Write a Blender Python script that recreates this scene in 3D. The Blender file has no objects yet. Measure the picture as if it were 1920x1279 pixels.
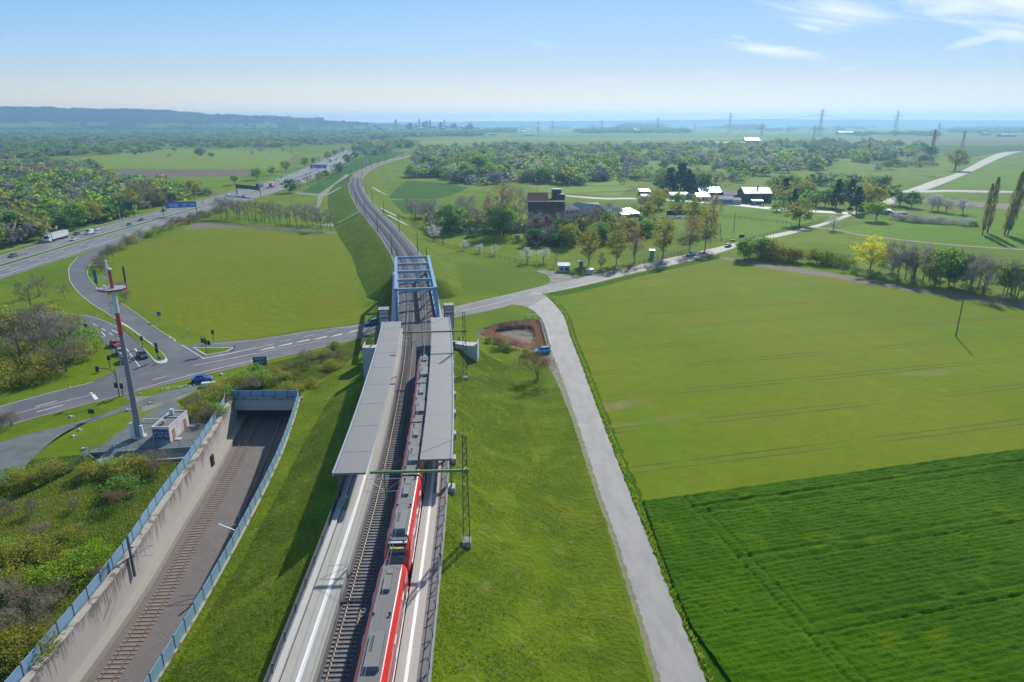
import bpy, math, random
import numpy as np
from mathutils import Vector, Matrix
from mathutils.geometry import tessellate_polygon
D = bpy.data
SC = bpy.context.scene
COL = SC.collection
rad = math.radians
# ------------------------------------------------------------------ camera
CAMH = 55.0
F = 1280.0
YH = 229.5
PITCH = math.atan((639.5 - YH) / F)
SP, CP = math.sin(PITCH), math.cos(PITCH)
cam_d = D.cameras.new("camera")
cam_d.sensor_width = 36
cam_d.lens = 24
cam_d.clip_start = 0.5
cam_d.clip_end = 60000
cam = D.objects.new("camera", cam_d)
cam.location = (0, 0, CAMH)
cam.rotation_euler = (math.pi / 2 - PITCH, 0, 0)
COL.objects.link(cam)
SC.camera = cam
# ------------------------------------------------------------------ light
SUN_AZ, SUN_EL = rad(20), rad(32)
SUN = Vector((math.sin(SUN_AZ) * math.cos(SUN_EL), math.cos(SUN_AZ) * math.cos(SUN_EL), math.sin(SUN_EL)))
sd = D.lights.new("sun", 'SUN')
sd.energy = 4.7
sd.angle = rad(0.9)
sd.color = (1, .95, .85)
so = D.objects.new("sun", sd)
so.rotation_euler = SUN.to_track_quat('Z', 'Y').to_euler()
COL.objects.link(so)
SC.view_settings.view_transform = 'Standard'
SC.view_settings.look = 'None'
SC.view_settings.gamma = 1
SC.view_settings.exposure = 0.45
SC.cycles.use_denoising = True
SC.cycles.max_bounces = 6
SC.cycles.diffuse_bounces = 3
SC.cycles.glossy_bounces = 3
SC.cycles.transmission_bounces = 3
SC.cycles.transparent_max_bounces = 6
SC.cycles.volume_bounces = 1
SC.cycles.use_adaptive_sampling = True
SC.cycles.adaptive_threshold = 0.02
SC.cycles.sample_clamp_indirect = 6


class NT:
    def __init__(s, tree):
        s.t = tree

    def n(s, typ, **kw):
        nd = s.t.nodes.new(typ)
        for k, v in kw.items():
            if k.startswith('i_'):
                key = k[2:]
                key = int(key) if key.isdigit() else key.replace('_', ' ')
                inp = nd.inputs[key]
                if isinstance(v, bpy.types.NodeSocket):
                    s.t.links.new(v, inp)
                else:
                    inp.default_value = v
            else:
                setattr(nd, k, v)
        return nd

    def math(s, op, a, b=0.0, c=0.0, clamp=False):
        nd = s.t.nodes.new('ShaderNodeMath')
        nd.operation = op
        nd.use_clamp = clamp
        for i, v in enumerate((a, b, c)):
            if isinstance(v, bpy.types.NodeSocket):
                s.t.links.new(v, nd.inputs[i])
            else:
                nd.inputs[i].default_value = v
        return nd.outputs[0]

    def mix(s, f, a, b, typ='MIX'):
        nd = s.t.nodes.new('ShaderNodeMix')
        nd.data_type = 'RGBA'
        nd.blend_type = typ
        nd.clamp_factor = True
        for i, v in ((0, f), (6, a), (7, b)):
            if isinstance(v, bpy.types.NodeSocket):
                s.t.links.new(v, nd.inputs[i])
            elif i == 0:
                nd.inputs[0].default_value = v
            else:
                nd.inputs[i].default_value = (v[0], v[1], v[2], 1)
        return nd.outputs[2]

    def noise(s, vec, scale, detail=3, rough=.55, dist=0):
        nd = s.n('ShaderNodeTexNoise', i_Scale=scale, i_Detail=detail, i_Roughness=rough, i_Distortion=dist)
        if vec is not None:
            s.t.links.new(vec, nd.inputs['Vector'])
        return nd.outputs['Fac']

    def ramp(s, f, a, b):
        nd = s.n('ShaderNodeMapRange')
        nd.interpolation_type = 'SMOOTHSTEP'
        s.t.links.new(f, nd.inputs[0])
        nd.inputs[1].default_value = a
        nd.inputs[2].default_value = b
        return nd.outputs[0]

    def dot(s, vec, d):
        nd = s.n('ShaderNodeVectorMath', operation='DOT_PRODUCT')
        s.t.links.new(vec, nd.inputs[0])
        nd.inputs[1].default_value = d
        return nd.outputs['Value']

    def scale(s, vec, k):
        nd = s.n('ShaderNodeVectorMath', operation='MULTIPLY')
        s.t.links.new(vec, nd.inputs[0])
        nd.inputs[1].default_value = k
        return nd.outputs[0]


# ------------------------------------------------------------------ world
W = D.worlds.new("World")
SC.world = W
W.use_nodes = True
w = NT(W.node_tree)
W.node_tree.nodes.clear()
sky = w.n('ShaderNodeTexSky', sky_type='NISHITA', sun_disc=False, sun_elevation=SUN_EL, sun_rotation=SUN_AZ,
          altitude=100, air_density=1.15, dust_density=0.6, ozone_density=1.6)
tc = w.n('ShaderNodeTexCoord').outputs['Generated']
sep = w.n('ShaderNodeSeparateXYZ', i_0=tc)
ysafe = w.math('MAXIMUM', sep.outputs[1], 0.05)
U = w.math('DIVIDE', sep.outputs[0], ysafe)
V = w.math('DIVIDE', sep.outputs[2], ysafe)


def dirUV(x, y):
    v = (y - 639.5) / F
    fy = CP - v * SP
    return ((x - 960) / F) / fy, (-SP - v * CP) / fy


UV = w.n('ShaderNodeCombineXYZ', i_0=U, i_1=V).outputs[0]


def cloud(x0, y0, x1, y1, thick, amp, soft=1.0, seed=0.0, sc=9.0):
    """streak of cirrus between two directions (given as picture positions)"""
    a, b = dirUV(x0, y0), dirUV(x1, y1)
    dx, dy = b[0] - a[0], b[1] - a[1]
    L = math.hypot(dx, dy)
    ex, ey = dx / L, dy / L
    cx, cy = (a[0] + b[0]) / 2, (a[1] + b[1]) / 2
    du = w.math('SUBTRACT', U, cx)
    dv = w.math('SUBTRACT', V, cy)
    along = w.math('ADD', w.math('MULTIPLY', du, ex), w.math('MULTIPLY', dv, ey))
    across = w.math('ADD', w.math('MULTIPLY', du, -ey), w.math('MULTIPLY', dv, ex))
    vv = w.n('ShaderNodeCombineXYZ', i_0=w.math('MULTIPLY', along, sc * .35), i_1=w.math('MULTIPLY', across, sc * 2.6), i_2=seed).outputs[0]
    nz = w.noise(vv, 2.6, 6, .62, .6)
    a2 = w.math('POWER', w.math('ABSOLUTE', w.math('DIVIDE', along, L * .5)), 2.0)
    b2 = w.math('POWER', w.math('ABSOLUTE', w.math('DIVIDE', across, thick / F)), 2.0)
    r = w.math('SQRT', w.math('ADD', a2, b2))
    m = w.math('SUBTRACT', w.math('ADD', 1.0, w.math('MULTIPLY', w.math('SUBTRACT', nz, .5), 2.6)), r)
    m = w.ramp(m, 0.0, .95 * soft)
    return w.math('MULTIPLY', m, amp)


cl = cloud(1320, 78, 1585, 112, 11, .75, 1.3, 1.3, 9)
for args in ((1390, -16, 1740, 46, 44, .78, 1.5, 4.1, 6), (1540, -50, 2200, 34, 66, .85, 1.2, 7.7, 5), (1480, 45, 1560, 58, 7, .5, 1, 2.2, 9),
             (1750, 95, 1900, 62, 9, .45, 1, 3.3, 8), (1790, 52, 2010, 70, 22, .7, 1.1, 9.9, 7), (1350, 66, 1420, 70, 7, .35, 1, 5.5, 9),
             (950, 80, 1070, 88, 9, .16, 1, 8.1, 8), (1290, 130, 1400, 140, 9, .15, 1, 6.1, 8), (1090, 148, 1170, 146, 8, .14, 1, 6.9, 8),
             (1560, 135, 1620, 122, 7, .2, 1, 11.9, 8)):
    cl = w.math('MAXIMUM', cl, cloud(*args))
# the clear April sky: the physical sky gives the sun side its tint, a cool elevation gradient keeps it blue right up to the sun
el = w.n('ShaderNodeMapRange', i_0=V, i_1=-0.01, i_2=0.20)
ramp = w.n('ShaderNodeValToRGB', i_0=el.outputs[0])
cr = ramp.color_ramp
cr.elements[0].position = 0.0
cr.elements[0].color = (4.0, 4.4, 4.2, 1)
cr.elements[1].position = 1.0
cr.elements[1].color = (2.0, 5.0, 9.6, 1)
for p_, c_ in ((.05, (14.5, 10.8, 5.8)), (.138, (13.0, 10.0, 6.0)), (.214, (10.0, 8.8, 6.9)), (.38, (5.7, 7.2, 8.4)), (.55, (4.0, 6.5, 9.2)), (.857, (2.4, 5.3, 9.6))):
    e_ = cr.elements.new(p_)
    e_.color = (*c_, 1)
up = w.math('MULTIPLY', w.math('MAXIMUM', sep.outputs[2], 0.0), 1.0)
zen = w.mix(w.ramp(up, .2, .9), ramp.outputs[0], (1.5, 2.3, 3.7))
lim = w.mix(1.0, sky.outputs[0], (9.0, 9.5, 10.0), 'DARKEN')
skyb = w.mix(.12, zen, lim)
skyc = w.mix(cl, skyb, (10.6, 10.8, 11.0))
bg = w.n('ShaderNodeBackground', i_Color=skyc, i_Strength=0.074)
out = w.n('ShaderNodeOutputWorld', i_Surface=bg.outputs[0])


# ------------------------------------------------------------------ picture <-> place
def P(x, y, z=0.0):
    u = (x - 960) / F
    v = (y - 639.5) / F
    d = (u, CP - v * SP, -SP - v * CP)
    t = (z - CAMH) / d[2]
    return Vector((d[0] * t, d[1] * t, z))


def Q(p):
    z = p[2] - CAMH
    zc = p[1] * CP - z * SP
    return (960 + F * p[0] / zc, 639.5 + F * (-p[1] * SP - z * CP) / zc)


def Hat(y, X, Y):
    v = (y - 639.5) / F
    return (-Y * SP - v * Y * CP) / (CP - v * SP) + CAMH


def PP(pts, z=0.0):
    return [P(x, y, z) for x, y in pts]


# ------------------------------------------------------------------ materials
MAT = {}


def rgb(h):
    """sRGB hex to linear"""
    c = [int(h[i:i + 2], 16) / 255 for i in (0, 2, 4)]
    return tuple((v / 12.92 if v <= .04045 else ((v + .055) / 1.055) ** 2.4) for v in c)


def mat(name, col, rough=.8, metal=0.0, var=0.0, vs=1.0, var2=0.0, vs2=.05, bump=0.0, bs=8.0, bd=.05, spec=.5, emit=0, obj=False, alt=None, altr=(.45, .65),
        alts=.3, stretch=None, rnd=0.0, coat=0.0):
    if name in MAT:
        return MAT[name]
    m = D.materials.new(name)
    m.use_nodes = True
    t = NT(m.node_tree)
    b = m.node_tree.nodes['Principled BSDF']
    b.inputs['Roughness'].default_value = rough
    b.inputs['Metallic'].default_value = metal
    b.inputs['Specular IOR Level'].default_value = spec
    b.inputs['Coat Weight'].default_value = coat
    pos = t.n('ShaderNodeTexCoord').outputs['Object'] if obj else t.n('ShaderNodeNewGeometry').outputs['Position']
    if stretch:
        pos = t.scale(pos, stretch)
    c = None
    if alt is not None:
        c = t.mix(t.ramp(t.noise(pos, alts, 5), altr[0], altr[1]), col, alt)
    if var:
        k = t.math('ADD', 1 - var, t.math('MULTIPLY', t.noise(pos, vs, 4), 2 * var))
        c = t.mix(1.0, c if c is not None else col, t.n('ShaderNodeCombineColor', i_0=k, i_1=k, i_2=k).outputs[0], 'MULTIPLY')
    if var2:
        k = t.math('ADD', 1 - var2, t.math('MULTIPLY', t.noise(pos, vs2, 3), 2 * var2))
        c = t.mix(1.0, c if c is not None else col, t.n('ShaderNodeCombineColor', i_0=k, i_1=k, i_2=k).outputs[0], 'MULTIPLY')
    if rnd:
        r = t.n('ShaderNodeObjectInfo').outputs['Random']
        k = t.math('ADD', 1 - rnd, t.math('MULTIPLY', r, 2 * rnd))
        c = t.mix(1.0, c if c is not None else col, t.n('ShaderNodeCombineColor', i_0=k, i_1=k, i_2=k).outputs[0], 'MULTIPLY')
    if c is None:
        b.inputs['Base Color'].default_value = (*col, 1)
    else:
        t.t.links.new(c, b.inputs['Base Color'])
    if bump:
        bn = t.n('ShaderNodeBump', i_Strength=bump, i_Distance=bd, i_Height=t.noise(pos, bs, 5, .65))
        t.t.links.new(bn.outputs[0], b.inputs['Normal'])
    if emit:
        b.inputs['Emission Color'].default_value = (*col, 1)
        b.inputs['Emission Strength'].default_value = emit
    MAT[name] = m
    return m


def grass_mat(name, c1, c2, c3=None, rows=None, tram=None, patch=None, big=.03, fine=2.2, bump=.5, bd=.25, fs=1.0, ring=None):
    """turf or young crop: broad patches, tufts, and optional drill rows / wheel tracks"""
    m = D.materials.new(name)
    m.use_nodes = True
    t = NT(m.node_tree)
    b = m.node_tree.nodes['Principled BSDF']
    b.inputs['Roughness'].default_value = .9
    b.inputs['Specular IOR Level'].default_value = .03
    pos = t.n('ShaderNodeNewGeometry').outputs['Position']
    n1 = t.noise(pos, big, 5, .6, .3)
    n2 = t.noise(pos, fine * .22, 5, .62)
    n3 = t.noise(pos, fine * 1.6, 4, .7)
    c = t.mix(t.ramp(n1, .35, .65), c1, c2)
    if c3 is not None:
        c = t.mix(t.ramp(t.noise(pos, big * 3.1, 4, .6), .55, .72), c, c3)
    k = t.math('ADD', .55, t.math('ADD', t.math('MULTIPLY', n2, .5), t.math('MULTIPLY', n3, .4)))
    h = t.math('ADD', n3, t.math('MULTIPLY', n2, 1.4))
    if rows:
        d = t.dot(pos, rows[0])
        wv = t.math('SINE', t.math('ADD', t.math('MULTIPLY', d, 6.2832 / rows[1]), t.math('MULTIPLY', n2, 1.4)))
        k = t.math('ADD', k, t.math('MULTIPLY', wv, rows[2]))
        h = t.math('ADD', h, t.math('MULTIPLY', wv, .25))
    if ring:
        sb = t.n('ShaderNodeVectorMath', operation='SUBTRACT')
        t.t.links.new(pos, sb.inputs[0])
        sb.inputs[1].default_value = ring[0]
        sq = t.scale(sb.outputs[0], ring[3])
        ln = t.n('ShaderNodeVectorMath', operation='LENGTH', i_0=sq).outputs['Value']
        wv = t.math('SINE', t.math('ADD', t.math('MULTIPLY', ln, 6.2832 / ring[1]), t.math('MULTIPLY', n1, 3)))
        k = t.math('ADD', k, t.math('MULTIPLY', wv, ring[2]))
    kk = t.n('ShaderNodeCombineColor', i_0=k, i_1=k, i_2=k).outputs[0]
    c = t.mix(1.0, c, kk, 'MULTIPLY')
    if tram:
        nrm, per, off, gap, wid, tc_, amt = tram
        d = t.math('ADD', t.dot(pos, nrm), t.math('MULTIPLY', t.math('SUBTRACT', n1, .5), 1.5))
        md = t.math('FLOORED_MODULO', t.math('ADD', d, off), per)
        l1 = t.math('LESS_THAN', t.math('ABSOLUTE', t.math('SUBTRACT', md, per / 2 - gap / 2)), wid)
        l2 = t.math('LESS_THAN', t.math('ABSOLUTE', t.math('SUBTRACT', md, per / 2 + gap / 2)), wid)
        l = t.math('MULTIPLY', t.math('MAXIMUM', l1, l2), t.math('MULTIPLY', amt, t.ramp(t.noise(pos, .05, 2), .3, .6)))
        c = t.mix(l, c, tc_)
    if patch:
        for (px, py, rx, ry, ang, pc, amt) in patch:
            s2 = t.n('ShaderNodeVectorMath', operation='SUBTRACT')
            t.t.links.new(pos, s2.inputs[0])
            s2.inputs[1].default_value = (px, py, 0)
            ca, sa = math.cos(ang), math.sin(ang)
            e1 = t.math('ABSOLUTE', t.dot(s2.outputs[0], (ca / rx, sa / rx, 0)))
            e2 = t.math('ABSOLUTE', t.dot(s2.outputs[0], (-sa / ry, ca / ry, 0)))
            r = t.math('SQRT', t.math('ADD', t.math('MULTIPLY', e1, e1), t.math('MULTIPLY', e2, e2)))
            f = t.ramp(t.math('SUBTRACT', t.math('ADD', 1.0, t.math('MULTIPLY', t.math('SUBTRACT', t.noise(pos, .35, 4), .5), 1.6)), r), 0.0, .8)
            c = t.mix(t.math('MULTIPLY', f, amt), c, t.mix(1.0, pc, kk, 'MULTIPLY'))
    t.t.links.new(c, b.inputs['Base Color'])
    bn = t.n('ShaderNodeBump', i_Strength=bump, i_Distance=bd, i_Height=h)
    t.t.links.new(bn.outputs[0], b.inputs['Normal'])
    MAT[name] = m
    return m


def leaf_mat(name, c1, c2, trans=.56, rnd=.12, ns=.25):
    m = D.materials.new(name)
    m.use_nodes = True
    m.node_tree.nodes.clear()
    t = NT(m.node_tree)
    pos = t.n('ShaderNodeNewGeometry').outputs['Position']
    oi = t.n('ShaderNodeObjectInfo')
    f = t.math('ADD', t.noise(pos, ns, 3), t.math('MULTIPLY', t.math('SUBTRACT', oi.outputs['Random'], .5), .5))
    c = t.mix(t.ramp(f, .3, .7), c1, c2)
    k = t.math('ADD', .75, t.math('MULTIPLY', t.noise(pos, 2.5, 2), .5))
    c = t.mix(1.0, c, t.n('ShaderNodeCombineColor', i_0=k, i_1=k, i_2=k).outputs[0], 'MULTIPLY')
    df = t.n('ShaderNodeBsdfDiffuse', i_Color=c)
    tr = t.n('ShaderNodeBsdfTranslucent', i_Color=c)
    mx = t.n('ShaderNodeMixShader', i_0=trans, i_1=df.outputs[0], i_2=tr.outputs[0])
    t.n('ShaderNodeOutputMaterial', i_Surface=mx.outputs[0])
    MAT[name] = m
    return m


# ------------------------------------------------------------------ mesh building
class MB:
    def __init__(s):
        s.v, s.f, s.m = [], [], []

    def add(s, vs, fs, mi=0):
        b = len(s.v)
        s.v.extend([tuple(v) for v in vs])
        for f in fs:
            s.f.append(tuple(b + i for i in f))
            s.m.append(mi)

    def box(s, c, d, rz=0.0, mi=0, top=1.0):
        """centre of the base, full sizes; top = taper"""
        x, y, z = c
        hx, hy = d[0] / 2, d[1] / 2
        ca, sa = math.cos(rz), math.sin(rz)
        vs = []
        for zz, k in ((z, 1), (z + d[2], top)):
            for sx, sy in ((-1, -1), (1, -1), (1, 1), (-1, 1)):
                a, b = sx * hx * k, sy * hy * k
                vs.append((x + a * ca - b * sa, y + a * sa + b * ca, zz))
        s.add(vs, [(3, 2, 1, 0), (4, 5, 6, 7), (0, 1, 5, 4), (1, 2, 6, 5), (2, 3, 7, 6), (3, 0, 4, 7)], mi)

    def beam(s, p0, p1, w_, h_=None, mi=0, up=(0, 0, 1)):
        h_ = h_ or w_
        p0, p1 = Vector(p0), Vector(p1)
        d = (p1 - p0)
        if d.length < 1e-6:
            return
        d.normalize()
        u = Vector(up)
        if abs(d.dot(u)) > .98:
            u = Vector((0, 1, 0))
        r = d.cross(u).normalized()
        u = r.cross(d)
        vs = []
        for p in (p0, p1):
            for a, b in ((-1, -1), (1, -1), (1, 1), (-1, 1)):
                vs.append(p + r * a * w_ / 2 + u * b * h_ / 2)
        s.add(vs, [(3, 2, 1, 0), (4, 5, 6, 7), (0, 1, 5, 4), (1, 2, 6, 5), (2, 3, 7, 6), (3, 0, 4, 7)], mi)

    def tube(s, p0, p1, r0, r1=None, n=8, mi=0, cap=True):
        r1 = r0 if r1 is None else r1
        p0, p1 = Vector(p0), Vector(p1)
        d = (p1 - p0).normalized()
        u = Vector((0, 0, 1)) if abs(d.z) < .95 else Vector((1, 0, 0))
        a = d.cross(u).normalized()
        b = d.cross(a)
        vs = []
        for p, r in ((p0, r0), (p1, r1)):
            for i in range(n):
                t = 2 * math.pi * i / n
                vs.append(p + a * math.cos(t) * r + b * math.sin(t) * r)
        fs = [(i, (i + 1) % n, n + (i + 1) % n, n + i) for i in range(n)]
        if cap:
            fs += [tuple(range(n - 1, -1, -1)), tuple(range(n, 2 * n))]
        s.add(vs, fs, mi)

    def path(s, pts, w_, h_=None, mi=0):
        for a, b in zip(pts, pts[1:]):
            s.beam(a, b, w_, h_, mi)

    def strip(s, L, R, mi=0):
        b = len(s.v)
        n = len(L)
        s.v.extend([tuple(p) for p in L] + [tuple(p) for p in R])
        for i in range(n - 1):
            s.f.append((b + i, b + n + i, b + n + i + 1, b + i + 1))
            s.m.append(mi)

    def wall(s, pts, z0, z1, th, mi=0):
        """vertical wall of thickness th along pts (to the left side of the run)"""
        n = len(pts)
        Lp = offset_line(pts, th)
        z0 = z0 if hasattr(z0, '__len__') else [z0] * n
        z1 = z1 if hasattr(z1, '__len__') else [z1] * n
        A = [(p[0], p[1], z0[i]) for i, p in enumerate(pts)]
        B = [(p[0], p[1], z1[i]) for i, p in enumerate(pts)]
        C_ = [(p[0], p[1], z1[i]) for i, p in enumerate(Lp)]
        E_ = [(p[0], p[1], z0[i]) for i, p in enumerate(Lp)]
        s.strip(A, B, mi)
        s.strip(B, C_, mi)
        s.strip(C_, E_, mi)
        s.add([A[0], B[0], C_[0], E_[0]], [(0, 1, 2, 3)], mi)
        s.add([A[-1], B[-1], C_[-1], E_[-1]], [(3, 2, 1, 0)], mi)

    def prism(s, poly, z0, z1, mi=0):
        n = len(poly)
        vs = [(p[0], p[1], z0) for p in poly] + [(p[0], p[1], z1) for p in poly]
        area = sum(poly[i][0] * poly[(i + 1) % n][1] - poly[(i + 1) % n][0] * poly[i][1] for i in range(n))
        fs = [(i, (i + 1) % n, n + (i + 1) % n, n + i) for i in range(n)]
        fs += [tuple(range(n - 1, -1, -1)), tuple(range(n, 2 * n))]
        if area < 0:
            fs = [tuple(reversed(f)) for f in fs]
        s.add(vs, fs, mi)

    def build(s, name, mats, parent=None, loc=None, rz=None, smooth=False):
        me = D.meshes.new(name)
        me.from_pydata(s.v, [], s.f)
        if not isinstance(mats, (list, tuple)):
            mats = [mats]
        for m in mats:
            me.materials.append(MAT[m] if isinstance(m, str) else m)
        if len(mats) > 1:
            me.polygons.foreach_set('material_index', s.m)
        if smooth:
            me.polygons.foreach_set('use_smooth', [True] * len(s.f))
        me.update()
        return link(name, me, parent, loc, rz)


def link(name, data, parent=None, loc=None, rz=None):
    o = D.objects.new(name, data)
    COL.objects.link(o)
    if parent is not None:
        o.parent = parent
    if loc is not None:
        o.location = loc
    if rz is not None:
        o.rotation_euler = (0, 0, rz)
    return o


def npmesh(name, verts, faces, mats, k):
    """mesh from arrays; every face has k corners"""
    me = D.meshes.new(name)
    me.vertices.add(len(verts))
    me.vertices.foreach_set('co', np.asarray(verts, dtype=np.float32).ravel())
    nf = len(faces)
    me.loops.add(nf * k)
    me.loops.foreach_set('vertex_index', np.asarray(faces, dtype=np.int32).ravel())
    me.polygons.add(nf)
    me.polygons.foreach_set('loop_start', np.arange(0, nf * k, k, dtype=np.int32))
    for m in mats:
        me.materials.append(MAT[m])
    me.update(calc_edges=True)
    return me


def tag(o, label=None, cat=None, group=None, kind=None):
    if label:
        o['label'] = label
    if cat:
        o['category'] = cat
    if group:
        o['group'] = group
    if kind:
        o['kind'] = kind
    return o


def struct(o):
    o['kind'] = 'structure'
    return o


def empty(name, loc=(0, 0, 0), rz=0.0, label=None, cat=None, group=None):
    o = D.objects.new(name, None)
    COL.objects.link(o)
    o.location = loc
    o.rotation_euler = (0, 0, rz)
    tag(o, label, cat, group)
    return o


def copy_tree(o, parent=None):
    c = o.copy()
    COL.objects.link(c)
    if parent is not None:
        c.parent = parent
    for ch in KIDS.get(o.name, ()):
        copy_tree(ch, c)
    return c


KIDS = {}


def reg(root):
    """remember the children of a finished prototype so that it can be copied quickly"""
    for ch in root.children:
        KIDS.setdefault(root.name, []).append(ch)
        reg(ch)
    return root


def offset_line(pts, d):
    """shift a plan polyline to its left by d"""
    out_ = []
    n = len(pts)
    for i in range(n):
        a = pts[max(0, i - 1)]
        b = pts[min(n - 1, i + 1)]
        tx, ty = b[0] - a[0], b[1] - a[1]
        L = math.hypot(tx, ty) or 1
        out_.append((pts[i][0] - ty / L * d, pts[i][1] + tx / L * d))
    return out_


def resample(pts, step=None, n=None):
    pts = [Vector((p[0], p[1], p[2] if len(p) > 2 else 0)) for p in pts]
    acc = [0]
    for a, b in zip(pts, pts[1:]):
        acc.append(acc[-1] + (b - a).length)
    L = acc[-1]
    n = n or max(2, int(L / step) + 1)
    out_, j = [], 0
    for i in range(n):
        s_ = L * i / (n - 1)
        while j < len(acc) - 2 and acc[j + 1] < s_:
            j += 1
        t = (s_ - acc[j]) / ((acc[j + 1] - acc[j]) or 1)
        out_.append(pts[j].lerp(pts[j + 1], t))
    return out_


def smooth_line(pts, sub=8):
    pts = [Vector((p[0], p[1], p[2] if len(p) > 2 else 0)) for p in pts]
    out_ = []
    n = len(pts)
    for i in range(n - 1):
        p0, p1, p2, p3 = pts[max(0, i - 1)], pts[i], pts[i + 1], pts[min(n - 1, i + 2)]
        for k in range(sub):
            t = k / sub
            out_.append(0.5 * ((2 * p1) + (p2 - p0) * t + (2 * p0 - 5 * p1 + 4 * p2 - p3) * t * t + (3 * p1 - p0 - 3 * p2 + p3) * t ** 3))
    out_.append(pts[-1])
    return out_


def sheet(name, pts, z, material, holes=(), kind='structure'):
    polys = [[Vector((p[0], p[1], 0)) for p in pts]] + [[Vector((p[0], p[1], 0)) for p in h] for h in holes]
    flat = [v for pl in polys for v in pl]
    tris = tessellate_polygon(polys)
    b = MB()
    fs = []
    for t in tris:
        a, b_, c_ = (flat[i] for i in t)
        cr = (b_ - a).cross(c_ - a).z
        fs.append(tuple(t) if cr > 0 else tuple(reversed(t)))
    b.add([(v.x, v.y, z) for v in flat], fs)
    o = b.build(name, material)
    if kind:
        o['kind'] = kind
    return o


ONES = ["", "first", "second", "third", "fourth", "fifth", "sixth", "seventh", "eighth", "ninth", "tenth", "eleventh", "twelfth", "thirteenth", "fourteenth",
        "fifteenth", "sixteenth", "seventeenth", "eighteenth", "nineteenth"]
TENS = ["", "", "twenty", "thirty", "forty", "fifty", "sixty", "seventy", "eighty", "ninety"]


def ordinal(n):
    if n < 20:
        return ONES[n]
    if n % 10 == 0:
        return TENS[n // 10][:-1] + "ieth"
    return TENS[n // 10] + "-" + ONES[n % 10]


def number_from_left(objs, fmt):
    """labels that count the members of a group across the picture"""
    objs = sorted(objs, key=lambda o: Q(o.location)[0])
    for i, o in enumerate(objs):
        o['label'] = fmt.format(look=o.get('look', ''), n=ordinal(i + 1))
    for o in objs:
        if 'look' in o:
            del o['look']
# ------------------------------------------------------------------ shared materials
asph = dict(rough=.72, var=.10, vs=.35, var2=.10, vs2=.04, bump=.15, bs=30, bd=.01, spec=.5)
mat('asphalt', (.085, .088, .098), alt=(.12, .12, .125), alts=.12, **asph)
mat('asphalt_motorway', (.15, .148, .152), alt=(.115, .115, .12), alts=.08, **asph)
mat('asphalt_pale', (.29, .275, .265), alt=(.23, .22, .215), alts=.25, rough=.75, var=.12, vs=2.5, var2=.08, vs2=.2, bump=.3, bs=14, bd=.02)
mat('dirt_edge', (.20, .18, .11), alt=(.15, .17, .06), alts=.9, altr=(.42, .58), rough=.95, var=.2, vs=3)
mat('farm_surface', (.265, .25, .245), alt=(.225, .213, .212), alts=.5, altr=(.4, .65), rough=.8, var=.14, vs=3.5, var2=.14, vs2=.3, bump=.35, bs=14, bd=.02, stretch=(1, .35, 1))
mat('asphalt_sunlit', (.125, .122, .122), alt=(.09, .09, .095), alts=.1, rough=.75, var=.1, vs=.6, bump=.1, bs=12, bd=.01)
mat('red_path', (.24, .155, .14), rough=.85, var=.15, vs=.8)
mat('gravel', (.20, .19, .17), rough=.95, var=.2, vs=1.2, var2=.15, vs2=.15, alt=(.13, .12, .09), alts=.25, bump=.4, bs=10, bd=.05)
mat('gravel_grey', (.115, .13, .135), rough=.95, var=.2, vs=3, alt=(.09, .10, .095), alts=.3, bump=.4, bs=10, bd=.05)
mat('soil', (.13, .098, .075), rough=.95, var=.2, vs=1, var2=.2, vs2=.1, bump=.5, bs=5, bd=.1)
mat('paint_white', (.62, .62, .60), rough=.6, var=.15, vs=1.5)
mat('concrete', (.33, .315, .29), rough=.85, var=.10, vs=.9, var2=.10, vs2=.15, bump=.15, bs=12, bd=.01)
mat('concrete_pale', (.43, .425, .41), rough=.8, var=.08, vs=.6, bump=.1, bs=12, bd=.01)
mat('concrete_cool', (.33, .345, .37), rough=.8, var=.1, vs=.6)
mat('paving', (.345, .33, .30), rough=.85, var=.08, vs=1.8, var2=.05, vs2=.2, bump=.1, bs=20, bd=.01)
mat('paving_warm', (.37, .335, .30), rough=.85, var=.08, vs=1.8)
mat('paving_dark', (.145, .132, .135), rough=.85, var=.1, vs=1.8)
mat('steel_grey', (.085, .10, .125), rough=.5, metal=.2, var=.08, vs=2)
mat('steel_pale', (.33, .36, .40), rough=.45, metal=.4)
mat('rail_steel', (.17, .115, .08), rough=.45, metal=.7, var=.15, vs=2)
mat('rail_rust', (.23, .145, .10), rough=.6, metal=.4, var=.2, vs=2)
mat('sleeper_concrete', (.165, .165, .172), rough=.85, var=.15, vs=2.5)
mat('sleeper_wood', (.225, .185, .15), rough=.9, var=.25, vs=2.5)
mat('ballast', (.082, .074, .092), rough=.95, var=.35, vs=4.5, var2=.15, vs2=.4, bump=.9, bs=7, bd=.08)
mat('ballast_pale', (.150, .130, .125), rough=.95, var=.42, vs=5.5, var2=.2, vs2=.35, bump=1, bs=6, bd=.1)
mat('blue_panel', (.18, .31, .45), rough=.45, var=.06, vs=.5, spec=.5)
mat('blue_steel', (.17, .29, .43), rough=.4, var=.05, vs=.5)
mat('dark_blue_post', (.02, .04, .08), rough=.5)
mat('canopy_grey', (.192, .186, .186), rough=.6, var=.05, vs=.5, var2=.05, vs2=.12, metal=.05, alt=(.19, .185, .185), alts=.8, altr=(.5, .62))
mat('canopy_edge', (.33, .36, .42), rough=.4)
mat('canopy_trim', (.06, .075, .16), rough=.5)
mat('black', (.012, .012, .014), rough=.5)
mat('dark', (.03, .032, .036), rough=.7)
mat('mast_green', (.055, .085, .065), rough=.5, metal=.2)
mat('arm_green', (.10, .21, .075), rough=.5)
mat('wire', (.25, .27, .28), rough=.4, metal=.5)
mat('train_red', (.58, .008, .010), rough=.3, coat=.25, var=.03, vs=.5)
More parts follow.
